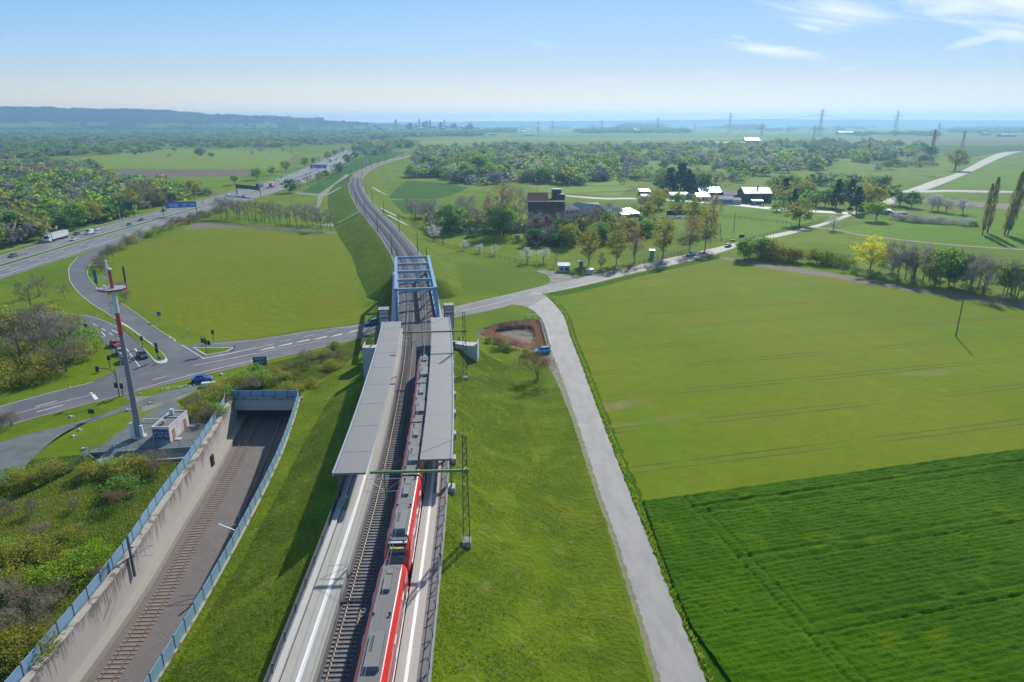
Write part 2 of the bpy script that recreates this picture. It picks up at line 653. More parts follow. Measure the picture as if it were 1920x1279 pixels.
mat('train_roof', (.112, .115, .12), rough=.6, var=.06, vs=.8)
mat('train_box', (.14, .143, .148), rough=.6, var=.04, vs=1)
mat('glass_dark', (.012, .016, .022), rough=.08, spec=.8)
mat('glass_blue', (.10, .15, .20), rough=.1, spec=.9)
mat('white', (.72, .73, .74), rough=.4)
mat('display_yellow', (.75, .72, .05), emit=1.0)
mat('tyre', (.015, .015, .015), rough=.9)
mat('rim', (.3, .3, .31), rough=.3, metal=.8)
mat('lamp_red', (.35, .01, .01), rough=.3)
mat('lamp_red_lit', (.9, .08, .02), emit=2.0)
mat('lamp_clear', (.6, .62, .65), rough=.15)
for nm, c in dict(white=(.66, .67, .68), silver=(.38, .40, .42), grey=(.10, .11, .12), black=(.02, .022, .025), blue=(.012, .05, .32), red=(.45, .02, .03), brown=(.14, .10, .08),
                  teal=(.02, .055, .075), sky=(.10, .30, .48), darkblue=(.015, .04, .10), yellow=(.6, .42, .03), steelblue=(.05, .13, .20)).items():
    mat('car_' + nm, c, rough=.28, metal=.15, coat=.6)
mat('sign_blue', (.008, .14, .52), rough=.4)
mat('sign_back', (.02, .035, .045), rough=.5)
mat('mast_concrete', (.24, .225, .225), rough=.75, var=.1, vs=1.2)
mat('mast_red', (.50, .075, .05), rough=.5, var=.05, vs=1)
mat('mast_white', (.66, .66, .68), rough=.5)
mat('roof_tile_red', (.27, .115, .085), rough=.85, var=.2, vs=2.0, var2=.1, vs2=.2)
mat('roof_tile_dark', (.125, .045, .04), rough=.85, var=.2, vs=2)
mat('roof_tan', (.42, .31, .24), rough=.85, var=.2, vs=1.5)
mat('roof_white', (.46, .46, .46), rough=.35, var=.05, vs=1)
mat('roof_sheet', (.48, .50, .54), rough=.3, metal=.6)
mat('roof_glare', (.8, .8, .8), rough=.22, metal=1.0)
mat('solar', (.16, .18, .22), rough=.25, metal=.3, spec=.8)
mat('wall_white', (.44, .46, .49), rough=.85, var=.08, vs=.4)
mat('wall_grey', (.16, .175, .19), rough=.85, var=.12, vs=.5)
mat('wall_slate', (.055, .075, .095), rough=.8, var=.15, vs=.6)
mat('wall_brick', (.21, .085, .065), rough=.9, var=.15, vs=1.5)
mat('wall_brown', (.075, .055, .05), rough=.9, var=.2, vs=.6)
mat('wood_post', (.12, .10, .08), rough=.9)
mat('bark', (.085, .07, .058), rough=.95, rnd=.3)
mat('bark_pale', (.34, .31, .27), rough=.95, rnd=.15)
mat('roof_gravel', (.15, .135, .125), rough=.95, var=.35, vs=9)
mat('rust_door', (.38, .17, .12), rough=.7)
mat('distant_wall', (.13, .14, .15), rough=.8, rnd=.5)
mat('distant_roof', (.22, .13, .11), rough=.8, rnd=.3)

G = rgb
grass_mat('turf', (0.096, 0.155, 0.009), (0.147, 0.199, 0.010), (0.082, 0.155, 0.011), big=.022, fine=1.6, bump=.6, bd=.3)
grass_mat('turf_bright', (0.083, 0.156, 0.003), (0.119, 0.179, 0.004), (0.065, 0.139, 0.003), big=.05, fine=2.2, bump=.6, bd=.2)
grass_mat('turf_slope', (.082, .135, .006), (.122, .172, .008), (.150, .165, .035), big=.13, fine=.9, bump=.9, bd=.4)
grass_mat('turf_scrub', (0.058, 0.098, 0.006), (0.111, 0.124, 0.010), (0.163, 0.144, 0.062), big=.09, fine=1.8, bump=.9, bd=.5)
F1C = P(560, 520)
grass_mat('crop_west', (0.125, 0.163, 0.006), (0.143, 0.177, 0.008), (0.159, 0.160, 0.016), big=.02, fine=1.2, bump=.25, bd=.08, ring=((F1C.x + 22, F1C.y - 10, 0), 3.1, .035, (1, .62, 1)))
RD = (P(1920, 842) - P(1205, 940)).normalized()
RN = (-RD.y, RD.x, 0)
pa = [(*P(1160, 760).xy, 9, 2.6, .4, (.22, .18, .09), .8), (*P(1215, 790).xy, 14, 1.6, .3, (.2, .18, .09), .5),
      (*P(1160, 645).xy, 26, 3.2, rad(97), (.10, .178, .006), .6), (*P(1230, 810).xy, 22, 4.2, rad(103), (.10, .185, .006), .65),
      (*P(1060, 565).xy, 22, 6, rad(95), (.085, .175, .006), .7), (*P(1270, 915).xy, 4, 10, rad(20), (.12, .185, .01), .7),
      (*P(1800, 625).xy, 14, 5, .2, (.085, .185, .006), .7), (*P(1480, 545).xy, 22, 6, .5, (.09, .175, .01), .6), (*P(1740, 700).xy, 12, 2.4, .15, (.19, .2, .09), .5),
      (*P(1310, 625).xy, 9, 3, .3, (.085, .18, .01), .6)]
grass_mat('crop_east', (.124, .170, .006), (.150, .186, .010), (.118, .178, .003), big=.018, fine=1.4, bump=.3, bd=.08, rows=(RN, .8, .07),
          tram=(RN, 15.0, 4.0, 1.9, .2, (.085, .09, .035), .85), patch=pa)
grass_mat('crop_lush', (.044, .118, .000), (.060, .146, .001), (.095, .165, .001), big=.05, fine=2.6, bump=.9, bd=.4)
grass_mat('meadow_dark', (0.030, 0.098, 0.008), (0.042, 0.118, 0.008), None, big=.02, fine=1.0, bump=.4)
grass_mat('meadow_mid', (0.093, 0.178, 0.008), (0.123, 0.206, 0.011), (0.077, 0.156, 0.009), big=.02, fine=1.0, bump=.5)
grass_mat('meadow_light', (0.146, 0.221, 0.023), (0.163, 0.227, 0.025), None, big=.01, fine=1.0, bump=.3)
grass_mat('meadow_teal', (0.067, 0.171, 0.020), (0.085, 0.190, 0.020), None, big=.004, fine=.5, bump=.2)
grass_mat('field_brown', (.16, .125, .10), (.14, .115, .095), None, big=.02, fine=1.2, bump=.3)
grass_mat('verge', (0.064, 0.134, 0.002), (0.085, 0.154, 0.003), (0.048, 0.103, 0.003), big=.2, fine=3, bump=1, bd=.4)

# ------------------------------------------------------------------ railway reference line (midway between the two tracks)
REF = [(-12.6, -60), (-12.7, -20), (-13.1, 20), (-14.1, 49.2), (-15.0, 72.5), (-15.8, 87), (-17.0, 103.4), (-19.1, 127), (-21.0, 145), (-23.7, 165), (-27.6, 192.7), (-36.2, 240), (-45.5, 277),
       (-58.8, 322.5), (-77.2, 382), (-93.1, 434.7), (-117.0, 524), (-134.0, 598), (-145.5, 659), (-155, 733), (-161.8, 826), (-163.5, 945), (-159, 1060),
       (-150, 1152), (-139, 1228), (-95, 1440), (-5, 1720), (90, 1960)]
_r = smooth_line(REF, 10)
RX = np.array([p.x for p in _r])
RY = np.array([p.y for p in _r])
RS = np.concatenate([[0], np.cumsum(np.hypot(np.diff(RX), np.diff(RY)))])
_tx = np.gradient(RX, RS)
_ty = np.gradient(RY, RS)


def rz_(y):
    return 7.0 if y < 900 else max(3.0, 7.0 - (y - 900) * .006)


def fr(y):
    x = float(np.interp(y, RY, RX))
    a, b = float(np.interp(y, RY, _tx)), float(np.interp(y, RY, _ty))
    L = math.hypot(a, b)
    return x, a / L, b / L


def off(y, o, z=None):
    x, tx, ty = fr(y)
    return Vector((x + ty * o, y - tx * o, rz_(y) if z is None else z))


def s2y(s):
    return float(np.interp(s, RS, RY))


def y2s(y):
    return float(np.interp(y, RY, RS))


def heading(y):
    x, tx, ty = fr(y)
    return math.atan2(-tx, ty)


def ys(y0, y1, step):
    n = max(2, int(abs(y1 - y0) / step) + 1)
    return [y0 + (y1 - y0) * i / (n - 1) for i in range(n)]


# ------------------------------------------------------------------ ground with the cuttings left open
TL = [(-49.3, -60), (-49.4, 20), (-49.6, 56.3), (-50.5, 76.9), (-52.2, 90), (-53.8, 104.5), (-55.6, 117.3), (-57.9, 131.5)]
TR = [(-36.9, -60), (-36.9, 20), (-37.1, 56.3), (-37.7, 73.3), (-38.9, 90.6), (-40.4, 105.5), (-42.6, 120), (-44.7, 131.5)]
TL = [(p.x, p.y) for p in smooth_line(TL, 6)]
TR = [(p.x, p.y) for p in smooth_line(TR, 6)]
PIT = PP([(893, 627), (903, 615), (935, 606), (965, 601), (990, 598), (1010, 600), (1022, 613), (1029, 640), (1031, 655), (1000, 660), (975, 655), (940, 645), (910, 634)])
PITB = PP([(925, 632), (932, 622), (955, 618), (972, 617), (990, 617), (998, 620), (1003, 627), (1006, 640), (1006, 650), (994, 652), (975, 648), (950, 639), (935, 635)], -2.0)
RAMP = PP([(166, 850), (364, 839.5), (349, 862), (196, 872)])
sheet('ground', [(-420, -250), (420, -250), (420, 500), (-420, 500)], 0.0, 'turf',
      holes=[TL + TR[::-1], [p.xy for p in PIT], [p.xy for p in RAMP]])
b = MB()
X0, X1, Y0, Y1 = -11900, 11900, -290, 14900
for q in ([(X0, Y0), (X1, Y0), (X1, -250), (X0, -250)], [(X0, -250), (-420, -250), (-420, 500), (X0, 500)],
          [(420, -250), (X1, -250), (X1, 500), (420, 500)], [(X0, 500), (X1, 500), (X1, 1500), (X0, 1500)], [(X0, 1500), (X1, 1500), (X1, Y1), (X0, Y1)]):
    b.add([(x, y, 0) for x, y in q], [(0, 1, 2, 3)])
struct(b.build('ground_beyond', 'turf'))
b = MB()
n = len(PIT)
b.add([(p.x, p.y, 0) for p in PIT] + [tuple(p) for p in PITB], [(i, n + i, n + (i + 1) % n, (i + 1) % n) for i in range(n)] + [tuple(range(n, 2 * n))])
mat('reed_soil', (.23, .13, .075), rough=.95, var=.3, vs=2.2, var2=.25, vs2=.3, bump=1, bs=4, bd=.3, alt=(.11, .085, .07), alts=.3)
b.m[-1] = 1
mat('pond_bed', (.20, .155, .125), rough=.95, var=.35, vs=3, var2=.25, vs2=.4, bump=1, bs=5, bd=.2, alt=(.09, .07, .06), alts=.5)
pit = struct(b.build('pond_hollow', ['reed_soil', 'pond_bed']))

# ------------------------------------------------------------------ fields
FT = [(215, 492), (232, 476), (262, 462), (300, 447), (345, 432), (400, 424), (460, 424), (560, 431), (632, 436), (640, 448), (652, 480), (661, 510), (668, 553), (684, 572), (690, 598), (690, 602),
      (640, 611), (580, 617), (520, 627), (470, 634), (400, 632), (345, 618), (300, 598), (262, 574), (232, 545), (215, 520)]
sheet('field', PP(FT), .012, 'crop_west')
sheet('field_margin', PP([(345, 432), (370, 416), (420, 420), (520, 426), (600, 432), (637, 437), (632, 439), (560, 434), (460, 427), (400, 427)]), .016, 'soil')
sheet('field', PP([(1030, 553), (1060, 548), (1200, 517), (1345, 484), (1440, 502), (1560, 520), (1700, 545), (1930, 582), (2100, 620), (2100, 818), (1920, 842), (1560, 892), (1205, 940), (1175, 868), (1140, 790), (1105, 705), (1080, 640), (1058, 590)]), .012, 'crop_east')
sheet('ploughed_strip', PP([(1345, 484), (1360, 482), (1440, 494), (1560, 512), (1700, 537), (1920, 569), (2100, 600), (2100, 616), (1920, 579), (1700, 545), (1560, 521), (1440, 503)]), .02, 'soil')
FAR = [
    ('meadow_light', [(757, 271), (800, 264), (870, 260), (965, 256.5), (1060, 257), (965, 262), (880, 268), (812, 281), (785, 280)], .06),
    ('meadow_dark', [(727, 372), (745, 352), (765, 338), (830, 344), (880, 352), (846, 366), (815, 374)], .03),
    ('meadow_dark', [(729, 376), (816, 375), (815, 396), (780, 402), (752, 400), (735, 388)], .034),
    ('meadow_dark', [(560, 364), (590, 346), (640, 316), (665, 299), (705, 287), (765, 284), (706, 308), (662, 322), (640, 335), (598, 364)], .03),
    ('meadow_mid', [(205, 333), (265, 328), (458, 332), (432, 345), (372, 364), (300, 360), (215, 347)], .03),
    ('field_brown', [(198, 323), (238, 317), (482, 319), (484, 330), (210, 333)], .036),
    ('meadow_teal', [(960, 253), (1290, 252.5), (1600, 251), (1960, 250), (1960, 255), (1290, 257), (960, 258)], .3),
    ('meadow_light', [(1000, 259), (1290, 259), (1440, 257), (1440, 261), (1290, 263), (985, 264)], .1),
    ('meadow_teal', [(1440, 240), (1960, 240), (1960, 246), (1440, 246)], .8),
    ('field_brown', [(1560, 264), (1700, 262), (1960, 266), (1960, 271), (1700, 270)], .1),
    ('meadow_dark', [(1750, 272), (1960, 273), (1960, 281), (1870, 286), (1800, 300), (1770, 290)], .06),
    ('meadow_mid', [(1765, 352), (1860, 308), (1960, 284), (1960, 357)], .03),
    ('soil', [(1722, 372), (1960, 386), (1960, 397), (1850, 390), (1725, 377)], .03),
    ('meadow_mid', [(1560, 432), (1700, 400), (1960, 400), (1960, 465), (1760, 455)], .03),
    ('meadow_mid', [(1345, 385), (1440, 392), (1500, 400), (1560, 408), (1440, 440), (1400, 450), (1345, 450), (1340, 410)], .03),
    ('meadow_light', [(0, 233.6), (60, 233.4), (145, 236), (150, 238), (60, 237.5), (0, 238)], 1.5),
    ('meadow_mid', [(1140, 262), (1250, 262), (1250, 275), (1140, 275)], .05),
    ('meadow_teal', [(620, 246), (880, 247), (880, 250), (620, 250)], .8),
    ('meadow_light', [(120, 300), (230, 285), (330, 280), (560, 283), (520, 318), (240, 316), (170, 318)], .03),
    ('meadow_light', [(970, 330), (1140, 330), (1180, 352), (1160, 368), (1010, 360)], .03),
]
for i, (m_, pts, z) in enumerate(FAR):
    sheet('meadow' if 'meadow' in m_ else 'ploughed_field', PP(pts), z, m_)
sheet('grass_apron', [(-30, -60), (40, -60), (17.5, 40), (14.2, 56), (13.2, 90), (11.8, 118), (10.2, 140), (8.5, 150), (0, 158), (-10, 160), (-19, 160), (-20, 150), (-22, 60)], .006, 'turf_slope')
sheet('grass_apron', [(-36.2, -60), (-20, -60), (-20, 130), (-34, 165), (-41, 150), (-44, 132), (-39.7, 105.5), (-37.6, 73)], .006, 'turf_slope')
# lush crop of the near right field: a real uneven canopy with wheel tracks pressed into it
LP = [p.xy for p in PP([(1205, 940), (1228, 1010), (1262, 1100), (1300, 1190), (1336, 1279), (1380, 1400), (2500, 1400), (2300, 900), (2300, 790), (1920, 842), (1560, 892)])]


def vnoise(x, y, s, seed):
    rs = np.random.RandomState(seed)
    g = rs.rand(257, 257)
    x, y = (x / s) % 256, (y / s) % 256
    i, j = np.floor(x).astype(int), np.floor(y).astype(int)
    fx, fy = x - i, y - j
    fx, fy = fx * fx * (3 - 2 * fx), fy * fy * (3 - 2 * fy)
    return (g[i, j] * (1 - fx) * (1 - fy) + g[i + 1, j] * fx * (1 - fy) + g[i, j + 1] * (1 - fx) * fy + g[i + 1, j + 1] * fx * fy)


def inside(px, py, poly):
    c = np.zeros(px.shape, bool)
    n_ = len(poly)
    for i in range(n_):
        x0, y0 = poly[i][0], poly[i][1]
        x1, y1 = poly[i - 1][0], poly[i - 1][1]
        if y0 == y1:
            continue
        c ^= ((y0 > py) != (y1 > py)) & (px < (x1 - x0) * (py - y0) / (y1 - y0) + x0)
    return c


def crop_field():
    g = .2
    org = P(1205, 940)
    e1 = np.array([RD.x, RD.y])
    e2 = np.array([RN[0], RN[1]])
    a = np.arange(-6, 105, g)
    c = np.arange(-52, 1.5, g)
    A, C_ = np.meshgrid(a, c, indexing='ij')
    X = org.x + A * e1[0] + C_ * e2[0]
    Y = org.y + A * e1[1] + C_ * e2[1]
    h = .34 + .16 * (vnoise(X, Y, .45, 3) - .5) + .16 * (vnoise(A * .35, C_, .55, 7) - .5) + .12 * (vnoise(X, Y, 1.6, 5) - .5) + .10 * (vnoise(X, Y, 6, 6) - .5)
    h += .05 * np.sin(C_ * 2 * math.pi / .8)
    for k0 in (-4.6, -17.5, -30.4, -43.3):
        for dk in (-.9, .9):
            h -= .24 * np.exp(-((C_ - k0 - dk + .25 * (vnoise(A, C_ * 0, 9, 2) - .5)) / .26) ** 2) * (A > 6)
    for k0 in (6.5, 8.2):
        h -= .2 * np.exp(-((A - k0 - .02 * C_) / .3) ** 2)
    ins = inside(X, Y, LP)
    h = np.where(ins, h, -.1)
    idx = -np.ones(X.shape, int)
    keep = ins.copy()
    keep[1:, :] |= ins[:-1, :]
    keep[:-1, :] |= ins[1:, :]
    keep[:, 1:] |= ins[:, :-1]
    keep[:, :-1] |= ins[:, 1:]
    idx[keep] = np.arange(keep.sum())
    vs = np.stack([X[keep], Y[keep], h[keep]], 1)
    q = np.stack([idx[:-1, :-1], idx[1:, :-1], idx[1:, 1:], idx[:-1, 1:]], -1).reshape(-1, 4)
    q = q[(q >= 0).all(1)]
    me = npmesh('crop', vs, q, ['crop_lush'], 4)
    me.polygons.foreach_set('use_smooth', [True] * len(q))
    o = link('crop', me)
    o['kind'] = 'stuff'
    o['label'] = 'lush dark green crop with pressed wheel tracks in the near right field'
    sheet('field', [p for p in LP], .014, 'crop_lush')


crop_field()

# ------------------------------------------------------------------ roads


def road(name, Limg, Rimg, z, material, n=60, world=False, sm=6, rag=0.0):
    Lw = Limg if world else PP(Limg)
    Rw = Rimg if world else PP(Rimg)
    Lr = resample(smooth_line(Lw, sm), n=n)
    Rr = resample(smooth_line(Rw, sm), n=n)
    if rag:
        rq = random.Random(n)
        for q_ in Lr + Rr:
            q_.x += rq.uniform(-rag, rag)
    b = MB()
    b.strip([(p.x, p.y, z) for p in Lr], [(p.x, p.y, z) for p in Rr])
    o = b.build(name, material)
    struct(o)
    return o, Lr, Rr


def lines(parent, name, specs, z, material='paint_white', world=False):
    """painted lines: (points, width, dash, gap)"""
    b = MB()
    for pts, wd, dash, gap in specs:
        pw = resample(smooth_line(pts if world else PP(pts), 5), step=.8)
        if dash:
            out_, k, L = [], 0, 0
            seg = []
            on = True
            acc = 0
            for a, c in zip(pw, pw[1:]):
                d = (c - a).length
                acc += d
                if on:
                    seg.append(a)
                    if acc >= dash:
                        seg.append(c)
                        out_.append(seg)
                        seg = []
                        on, acc = False, 0
                elif acc >= gap:
                    on, acc = True, 0
            segs = out_
        else:
            segs = [pw]
        for sg in segs:
            if len(sg) < 2:
                continue
            A = offset_line(sg, wd / 2)
            B_ = offset_line(sg, -wd / 2)
            b.strip([(p[0], p[1], z) for p in A], [(p[0], p[1], z) for p in B_])
    return b.build(name, material, parent)


MWL = [(-214, 60), (-219, 200), (-222, 294), (-226, 340), (-230, 420), (-232, 500), (-233.5, 591), (-240, 690), (-262, 880), (-302, 1130), (-350, 1490), (-423, 2100)]
MWC = [(-199, 60), (-204, 200), (-207.5, 294), (-210, 340), (-212, 420), (-213, 500), (-214.5, 591), (-220, 690), (-241, 880), (-280, 1130), (-328, 1490), (-402, 2100)]
MWR = [(-184, 60), (-187, 200), (-190, 294), (-191, 340), (-193, 420), (-194, 500), (-195.5, 591), (-200, 690), (-220, 880), (-258, 1130), (-307, 1490), (-381, 2100)]
MC = smooth_line(MWC, 6)
mw, _, _ = road('motorway', MWL, MWR, .02, 'asphalt_motorway', 120, world=True)
b = MB()
b.strip([(p[0], p[1], .04) for p in offset_line(MC, 1.5)], [(p[0], p[1], .04) for p in offset_line(MC, -1.5)])
struct(b.build('median_strip', 'turf_bright'))
b = MB()
for d in (17.2, 20.5):
    pass
b.strip([(p[0], p[1], .045) for p in offset_line(MC, 19.2)], [(p[0], p[1], .045) for p in offset_line(MC, 17.0)])
struct(b.build('motorway_verge', 'meadow_light'))
sp = []
for sgn in (1, -1):
    for d, da, ga in ((2.4, 0, 0), (6.1, 6, 12), (9.8, 6, 12), (13.6, 0, 0)):
        sp.append((offset_line(MC, sgn * d), .3, da, ga))
lines(mw, 'lane_marking', sp, .06, world=True)
# crash barriers along the median and the verge
gr = empty('guard_rail', (0, 0, 0), 0, 'long galvanised crash barrier along the grassy centre of the motorway', 'guard rail')
b = MB()
q_ = [p for p in resample(MC, step=8) if p.y < 1000 and p.y > 180]
b.path([(p[0], p[1], .65) for p in offset_line(q_, .9)], .06, .3)
b.path([(p[0], p[1], .65) for p in offset_line(q_, -.9)], .06, .3)
b.build('rail', 'steel_pale', gr)
b = MB()
for p in q_:
    b.box((p.x - .9, p.y, 0), (.1, .1, .7))
    b.box((p.x + .9, p.y, 0), (.1, .1, .7))
tag(b.build('post', 'steel_grey', gr), kind='stuff')
gr2 = empty('guard_rail', (0, 0, 0), 0, 'pale crash barrier beside the woodland along the far edge of the motorway', 'guard rail')
b = MB()
b.path([(p[0], p[1], .65) for p in offset_line(q_, 17.8)], .06, .32)
b.build('rail', 'steel_pale', gr2)
b = MB()
for p in offset_line(q_, 17.8):
    b.box((p[0], p[1], 0), (.1, .1, .7))
tag(b.build('post', 'steel_grey', gr2), kind='stuff')

slip, _, _ = road('slip_road', [(262, 440), (205, 458), (168, 472), (147, 481), (131, 498), (128, 512), (132, 530), (150, 552), (175, 572), (212, 595), (250, 622), (285, 645), (312, 666), (322, 690)],
                  [(270, 450), (225, 464), (200, 472), (183, 482), (167, 497), (162, 515), (176, 536), (207, 558), (250, 586), (300, 622), (330, 641), (375, 655), (372, 662), (368, 672)], .03, 'asphalt', 70)
main, ML_, MR_ = road('main_road', [(-60, 774), (0, 761), (87, 737), (175, 716), (222, 691), (262, 680), (330, 656), (380, 644), (480, 636), (580, 620.5), (675, 608), (760, 592), (850, 575), (912, 561), (960, 550.5), (1022, 535)],
                      [(-60, 824), (0, 803), (100, 776), (225, 743), (297, 724), (372, 706), (475, 681), (580, 658), (655, 640), (700, 626), (770, 612), (852, 596), (925, 581), (962, 571), (985, 561), (1022, 550)], .034, 'asphalt', 110)
mainr, _, _ = road('country_road', [(1018, 536), (1047, 524), (1080, 519), (1115, 514), (1185, 500), (1260, 483), (1310, 472), (1390, 453), (1440, 441.5), (1500, 429), (1550, 416), (1600, 397), (1652, 379), (1692, 360), (1755, 337), (1800, 322), (1865, 290), (1920, 279.5), (2000, 270)],
                   [(1018, 551.5), (1050, 546), (1085, 538), (1125, 529), (1185, 513), (1260, 497), (1310, 486), (1385, 463), (1440, 449), (1500, 435), (1550, 421), (1610, 400), (1675, 381), (1710, 366), (1765, 346), (1815, 325), (1890, 291), (1940, 280), (2010, 272)], .04, 'asphalt_sunlit', 140)
br, _, _ = road('side_road', [(60, 583), (82, 585), (155, 589), (192, 599), (225, 614), (262, 643), (280, 666), (297, 684), (310, 700)],
                [(60, 606), (100, 598), (125, 601), (155, 614), (182, 631), (205, 652), (222, 676), (218, 694), (180, 712)], .046, 'asphalt', 50)
farm, FL_, FR_ = road('farm_track', [(962, 571), (990, 577), (1016, 600), (1031, 650), (1056, 715), (1080, 785), (1123, 916), (1150, 991), (1193, 1127), (1240, 1279), (1300, 1480)],
                      [(1000, 548), (1019, 553), (1036, 567), (1056, 592), (1071, 636), (1091, 688), (1131, 795), (1174, 909), (1209, 998), (1263, 1131), (1324, 1279), (1408, 1480)], .05, 'farm_surface', 320, rag=.16)
road('junction_fillet', [(940, 574), (965, 571), (990, 577)], [(985, 553), (1010, 552), (1026, 556)], .054, 'asphalt_sunlit', 10)
sheet('lay_by', PP([(1003, 508), (1020, 507), (1045, 511), (1075, 516), (1110, 517), (1060, 528), (1022, 535), (1033, 527), (1026, 516)]), .052, 'gravel')
road('farm_lane', [(1060, 366), (1130, 371), (1200, 371.5), (1335, 379), (1440, 388), (1500, 393), (1590, 398)], [(1060, 368), (1130, 374), (1200, 374), (1335, 382), (1440, 392.5), (1500, 397), (1590, 402)], .056, 'asphalt_pale', 40)
road('farm_lane', [(1690, 357), (1740, 357), (1780, 356), (1850, 357.5), (2000, 359)], [(1690, 360), (1740, 361), (1780, 360), (1850, 361.5), (2000, 363)], .056, 'asphalt_sunlit', 40)
road('field_path', [(1525, 426), (1560, 429), (1615, 440), (1700, 450), (1790, 459), (1865, 464), (1960, 470)], [(1525, 428), (1560, 431), (1615, 442), (1700, 452), (1790, 461), (1865, 466), (1960, 472)], .05, 'gravel', 40)
sheet('field_path', PP([(552, 363), (596, 367), (592, 395), (597, 395), (606, 368), (615, 367), (622, 362), (610, 363), (640, 343), (655, 328), (650, 326), (630, 342), (598, 364), (560, 361)]), .05, 'gravel')
road('track', [(-30, 836), (0, 829), (62, 812), (125, 797), (187, 779), (245, 758), (300, 738), (345, 728), (372, 712)], [(-60, 945), (0, 915), (35, 888), (66, 855), (125, 809), (187, 787), (245, 768), (310, 752), (372, 730)], .038, 'gravel_grey', 50)
sheet('gravel_yard', PP([(196, 832), (215, 815), (248, 796), (278, 775), (310, 757), (330, 752), (352, 782), (392, 790), (364, 838), (166, 848)]), .03, 'gravel_grey')
road('worn_edge', [(1012, 600), (1026, 650), (1049, 715), (1072, 785), (1113, 916), (1140, 991), (1182, 1127), (1226, 1279)], [(1016, 600), (1032, 650), (1058, 715), (1082, 785), (1126, 916), (1154, 991), (1198, 1127), (1246, 1279)], .026, 'dirt_edge', 220, rag=.13)
sheet('gravel_verge', PP([(1030, 650), (1055, 715), (1082, 800), (1074, 790), (1050, 730), (1036, 700), (1020, 672), (1008, 664)]), .02, 'gravel')
sheet('dirt_patch', PP([(230, 745), (300, 742), (345, 733), (372, 722), (372, 730), (330, 752), (300, 762), (262, 775), (270, 758)]), .022, 'gravel')
# verges with rough grass beside the farm track and the country road
road('grass_verge', [(1019, 553), (1036, 567), (1056, 592), (1071, 636), (1091, 688), (1131, 795), (1174, 909), (1209, 998), (1263, 1131), (1324, 1279)],
     [(1030, 553), (1048, 567), (1068, 592), (1083, 636), (1104, 688), (1146, 795), (1190, 900), (1225, 985), (1276, 1120), (1340, 1279)], .018, 'verge', 200, rag=.3)
road('grass_verge', [(1025, 549), (1050, 546), (1125, 530), (1185, 515), (1260, 499), (1310, 488), (1350, 477)], [(1030, 555), (1060, 553), (1130, 537), (1190, 521), (1265, 504), (1320, 492), (1350, 484)], .022, 'verge', 60)
# traffic islands
for nm, pts in (('traffic_island', [(214, 597), (238, 610), (262, 628), (285, 646), (305, 662), (315, 675), (312, 681), (300, 683), (291, 680), (280, 667), (262, 645), (240, 625)]),
                ('traffic_island', [(361, 652), (440, 652), (425, 660), (385, 667)])):
    b = MB()
    w_ = PP(pts)
    b.prism([(p.x, p.y) for p in w_], 0.0, .13, 0)
    cx = sum(p.x for p in w_) / len(w_)
    cy = sum(p.y for p in w_) / len(w_)
    struct(b.build(nm, 'concrete_pale'))
    sheet('island_grass', [(cx + (p.x - cx) * .88, cy + (p.y - cy) * .86) for p in w_], .14, 'turf_bright')
lines(main, 'lane_marking', [
    ([(0, 785), (60, 768), (170, 741)], .15, 0, 0), ([(66, 763), (107, 752)], .25, 0, 0), ([(69, 773), (118, 760)], .25, 0, 0),
    ([(256, 731), (297, 720)], .2, 0, 0), ([(297, 720), (372, 700), (475, 676)], .2, 0, 0), ([(0, 763), (87, 739), (175, 717)], .15, 0, 0),
    ([(285, 713), (312, 706)], .15, 0, 0), ([(363, 686), (420, 675), (480, 663)], .2, 0, 0), ([(380, 673), (438, 662), (480, 653)], .2, 0, 0),
    ([(382, 672), (430, 663), (480, 651)], .15, 0, 0), ([(480, 653), (515, 645)], .15, 0, 0), ([(400, 645), (480, 638), (580, 622), (675, 610)], .12, 0, 0),
    ([(480, 665), (512, 656), (600, 640)], .12, 0, 0), ([(524, 641), (600, 626), (700, 605)], .15, 3, 3), ([(862, 585), (960, 562)], .15, 0, 0),
    ([(860, 576), (912, 563), (1000, 542)], .12, 0, 0)], .056)
b = MB()
for x, y, l in ((500, 654), (535, 647), (565, 641), (596, 634), (628, 629), (660, 622)) and [(500, 655, 30), (533, 648, 30), (566, 641, 30), (600, 635, 26), (630, 630, 24), (661, 623, 22)]:
    q4 = PP([(x - l * .5, y + 2.5), (x + l * .5, y - 3.5), (x + l * .5, y - 5), (x - l * .1, y - 1.2)], .06)
    b.add(q4, [(0, 1, 2, 3)])
for (x, y) in ((173, 737), (178, 745)):
    pass
b.add(PP([(171, 740), (177, 738.5), (185, 748), (178, 750)], .06), [(0, 3, 2, 1)])
b.add(PP([(168, 736.5), (173, 735.5), (175, 737.5), (170, 739)], .06), [(0, 3, 2, 1)])
b.build('hatching', 'paint_white', main)
lines(slip, 'lane_marking', [([(147, 481), (131, 499), (129, 512), (133, 530), (151, 552), (176, 572), (213, 595), (250, 621), (285, 645)], .15, 0, 0),
                             ([(183, 483), (169, 497), (164, 515), (178, 535), (209, 557), (252, 585), (300, 620), (330, 638)], .12, 0, 0), ([(317, 632), (330, 640)], .25, 1, 1), ([(341, 647), (383, 673)], .18, 0, 0)], .052)
lines(br, 'lane_marking', [([(174, 607), (183, 612)], .2, 0, 0), ([(191, 616), (198, 620)], .2, 0, 0), ([(205, 624), (211, 629)], .2, 0, 0), ([(222, 634), (262, 688)], .2, 0, 0),
                           ([(210, 619), (222, 625)], .3, 0, 0), ([(253, 654), (258, 660)], .3, 0, 0), ([(190, 623), (197, 630), (191, 632)], .22, 0, 0), ([(112, 588), (155, 591), (192, 601), (225, 616)], .12, 0, 0)], .062)
b = MB()
A = resample(smooth_line(PP([(20, 797), (100, 774), (225, 742), (297, 724), (400, 699), (475, 681), (580, 657), (655, 638)]), 5), n=60)
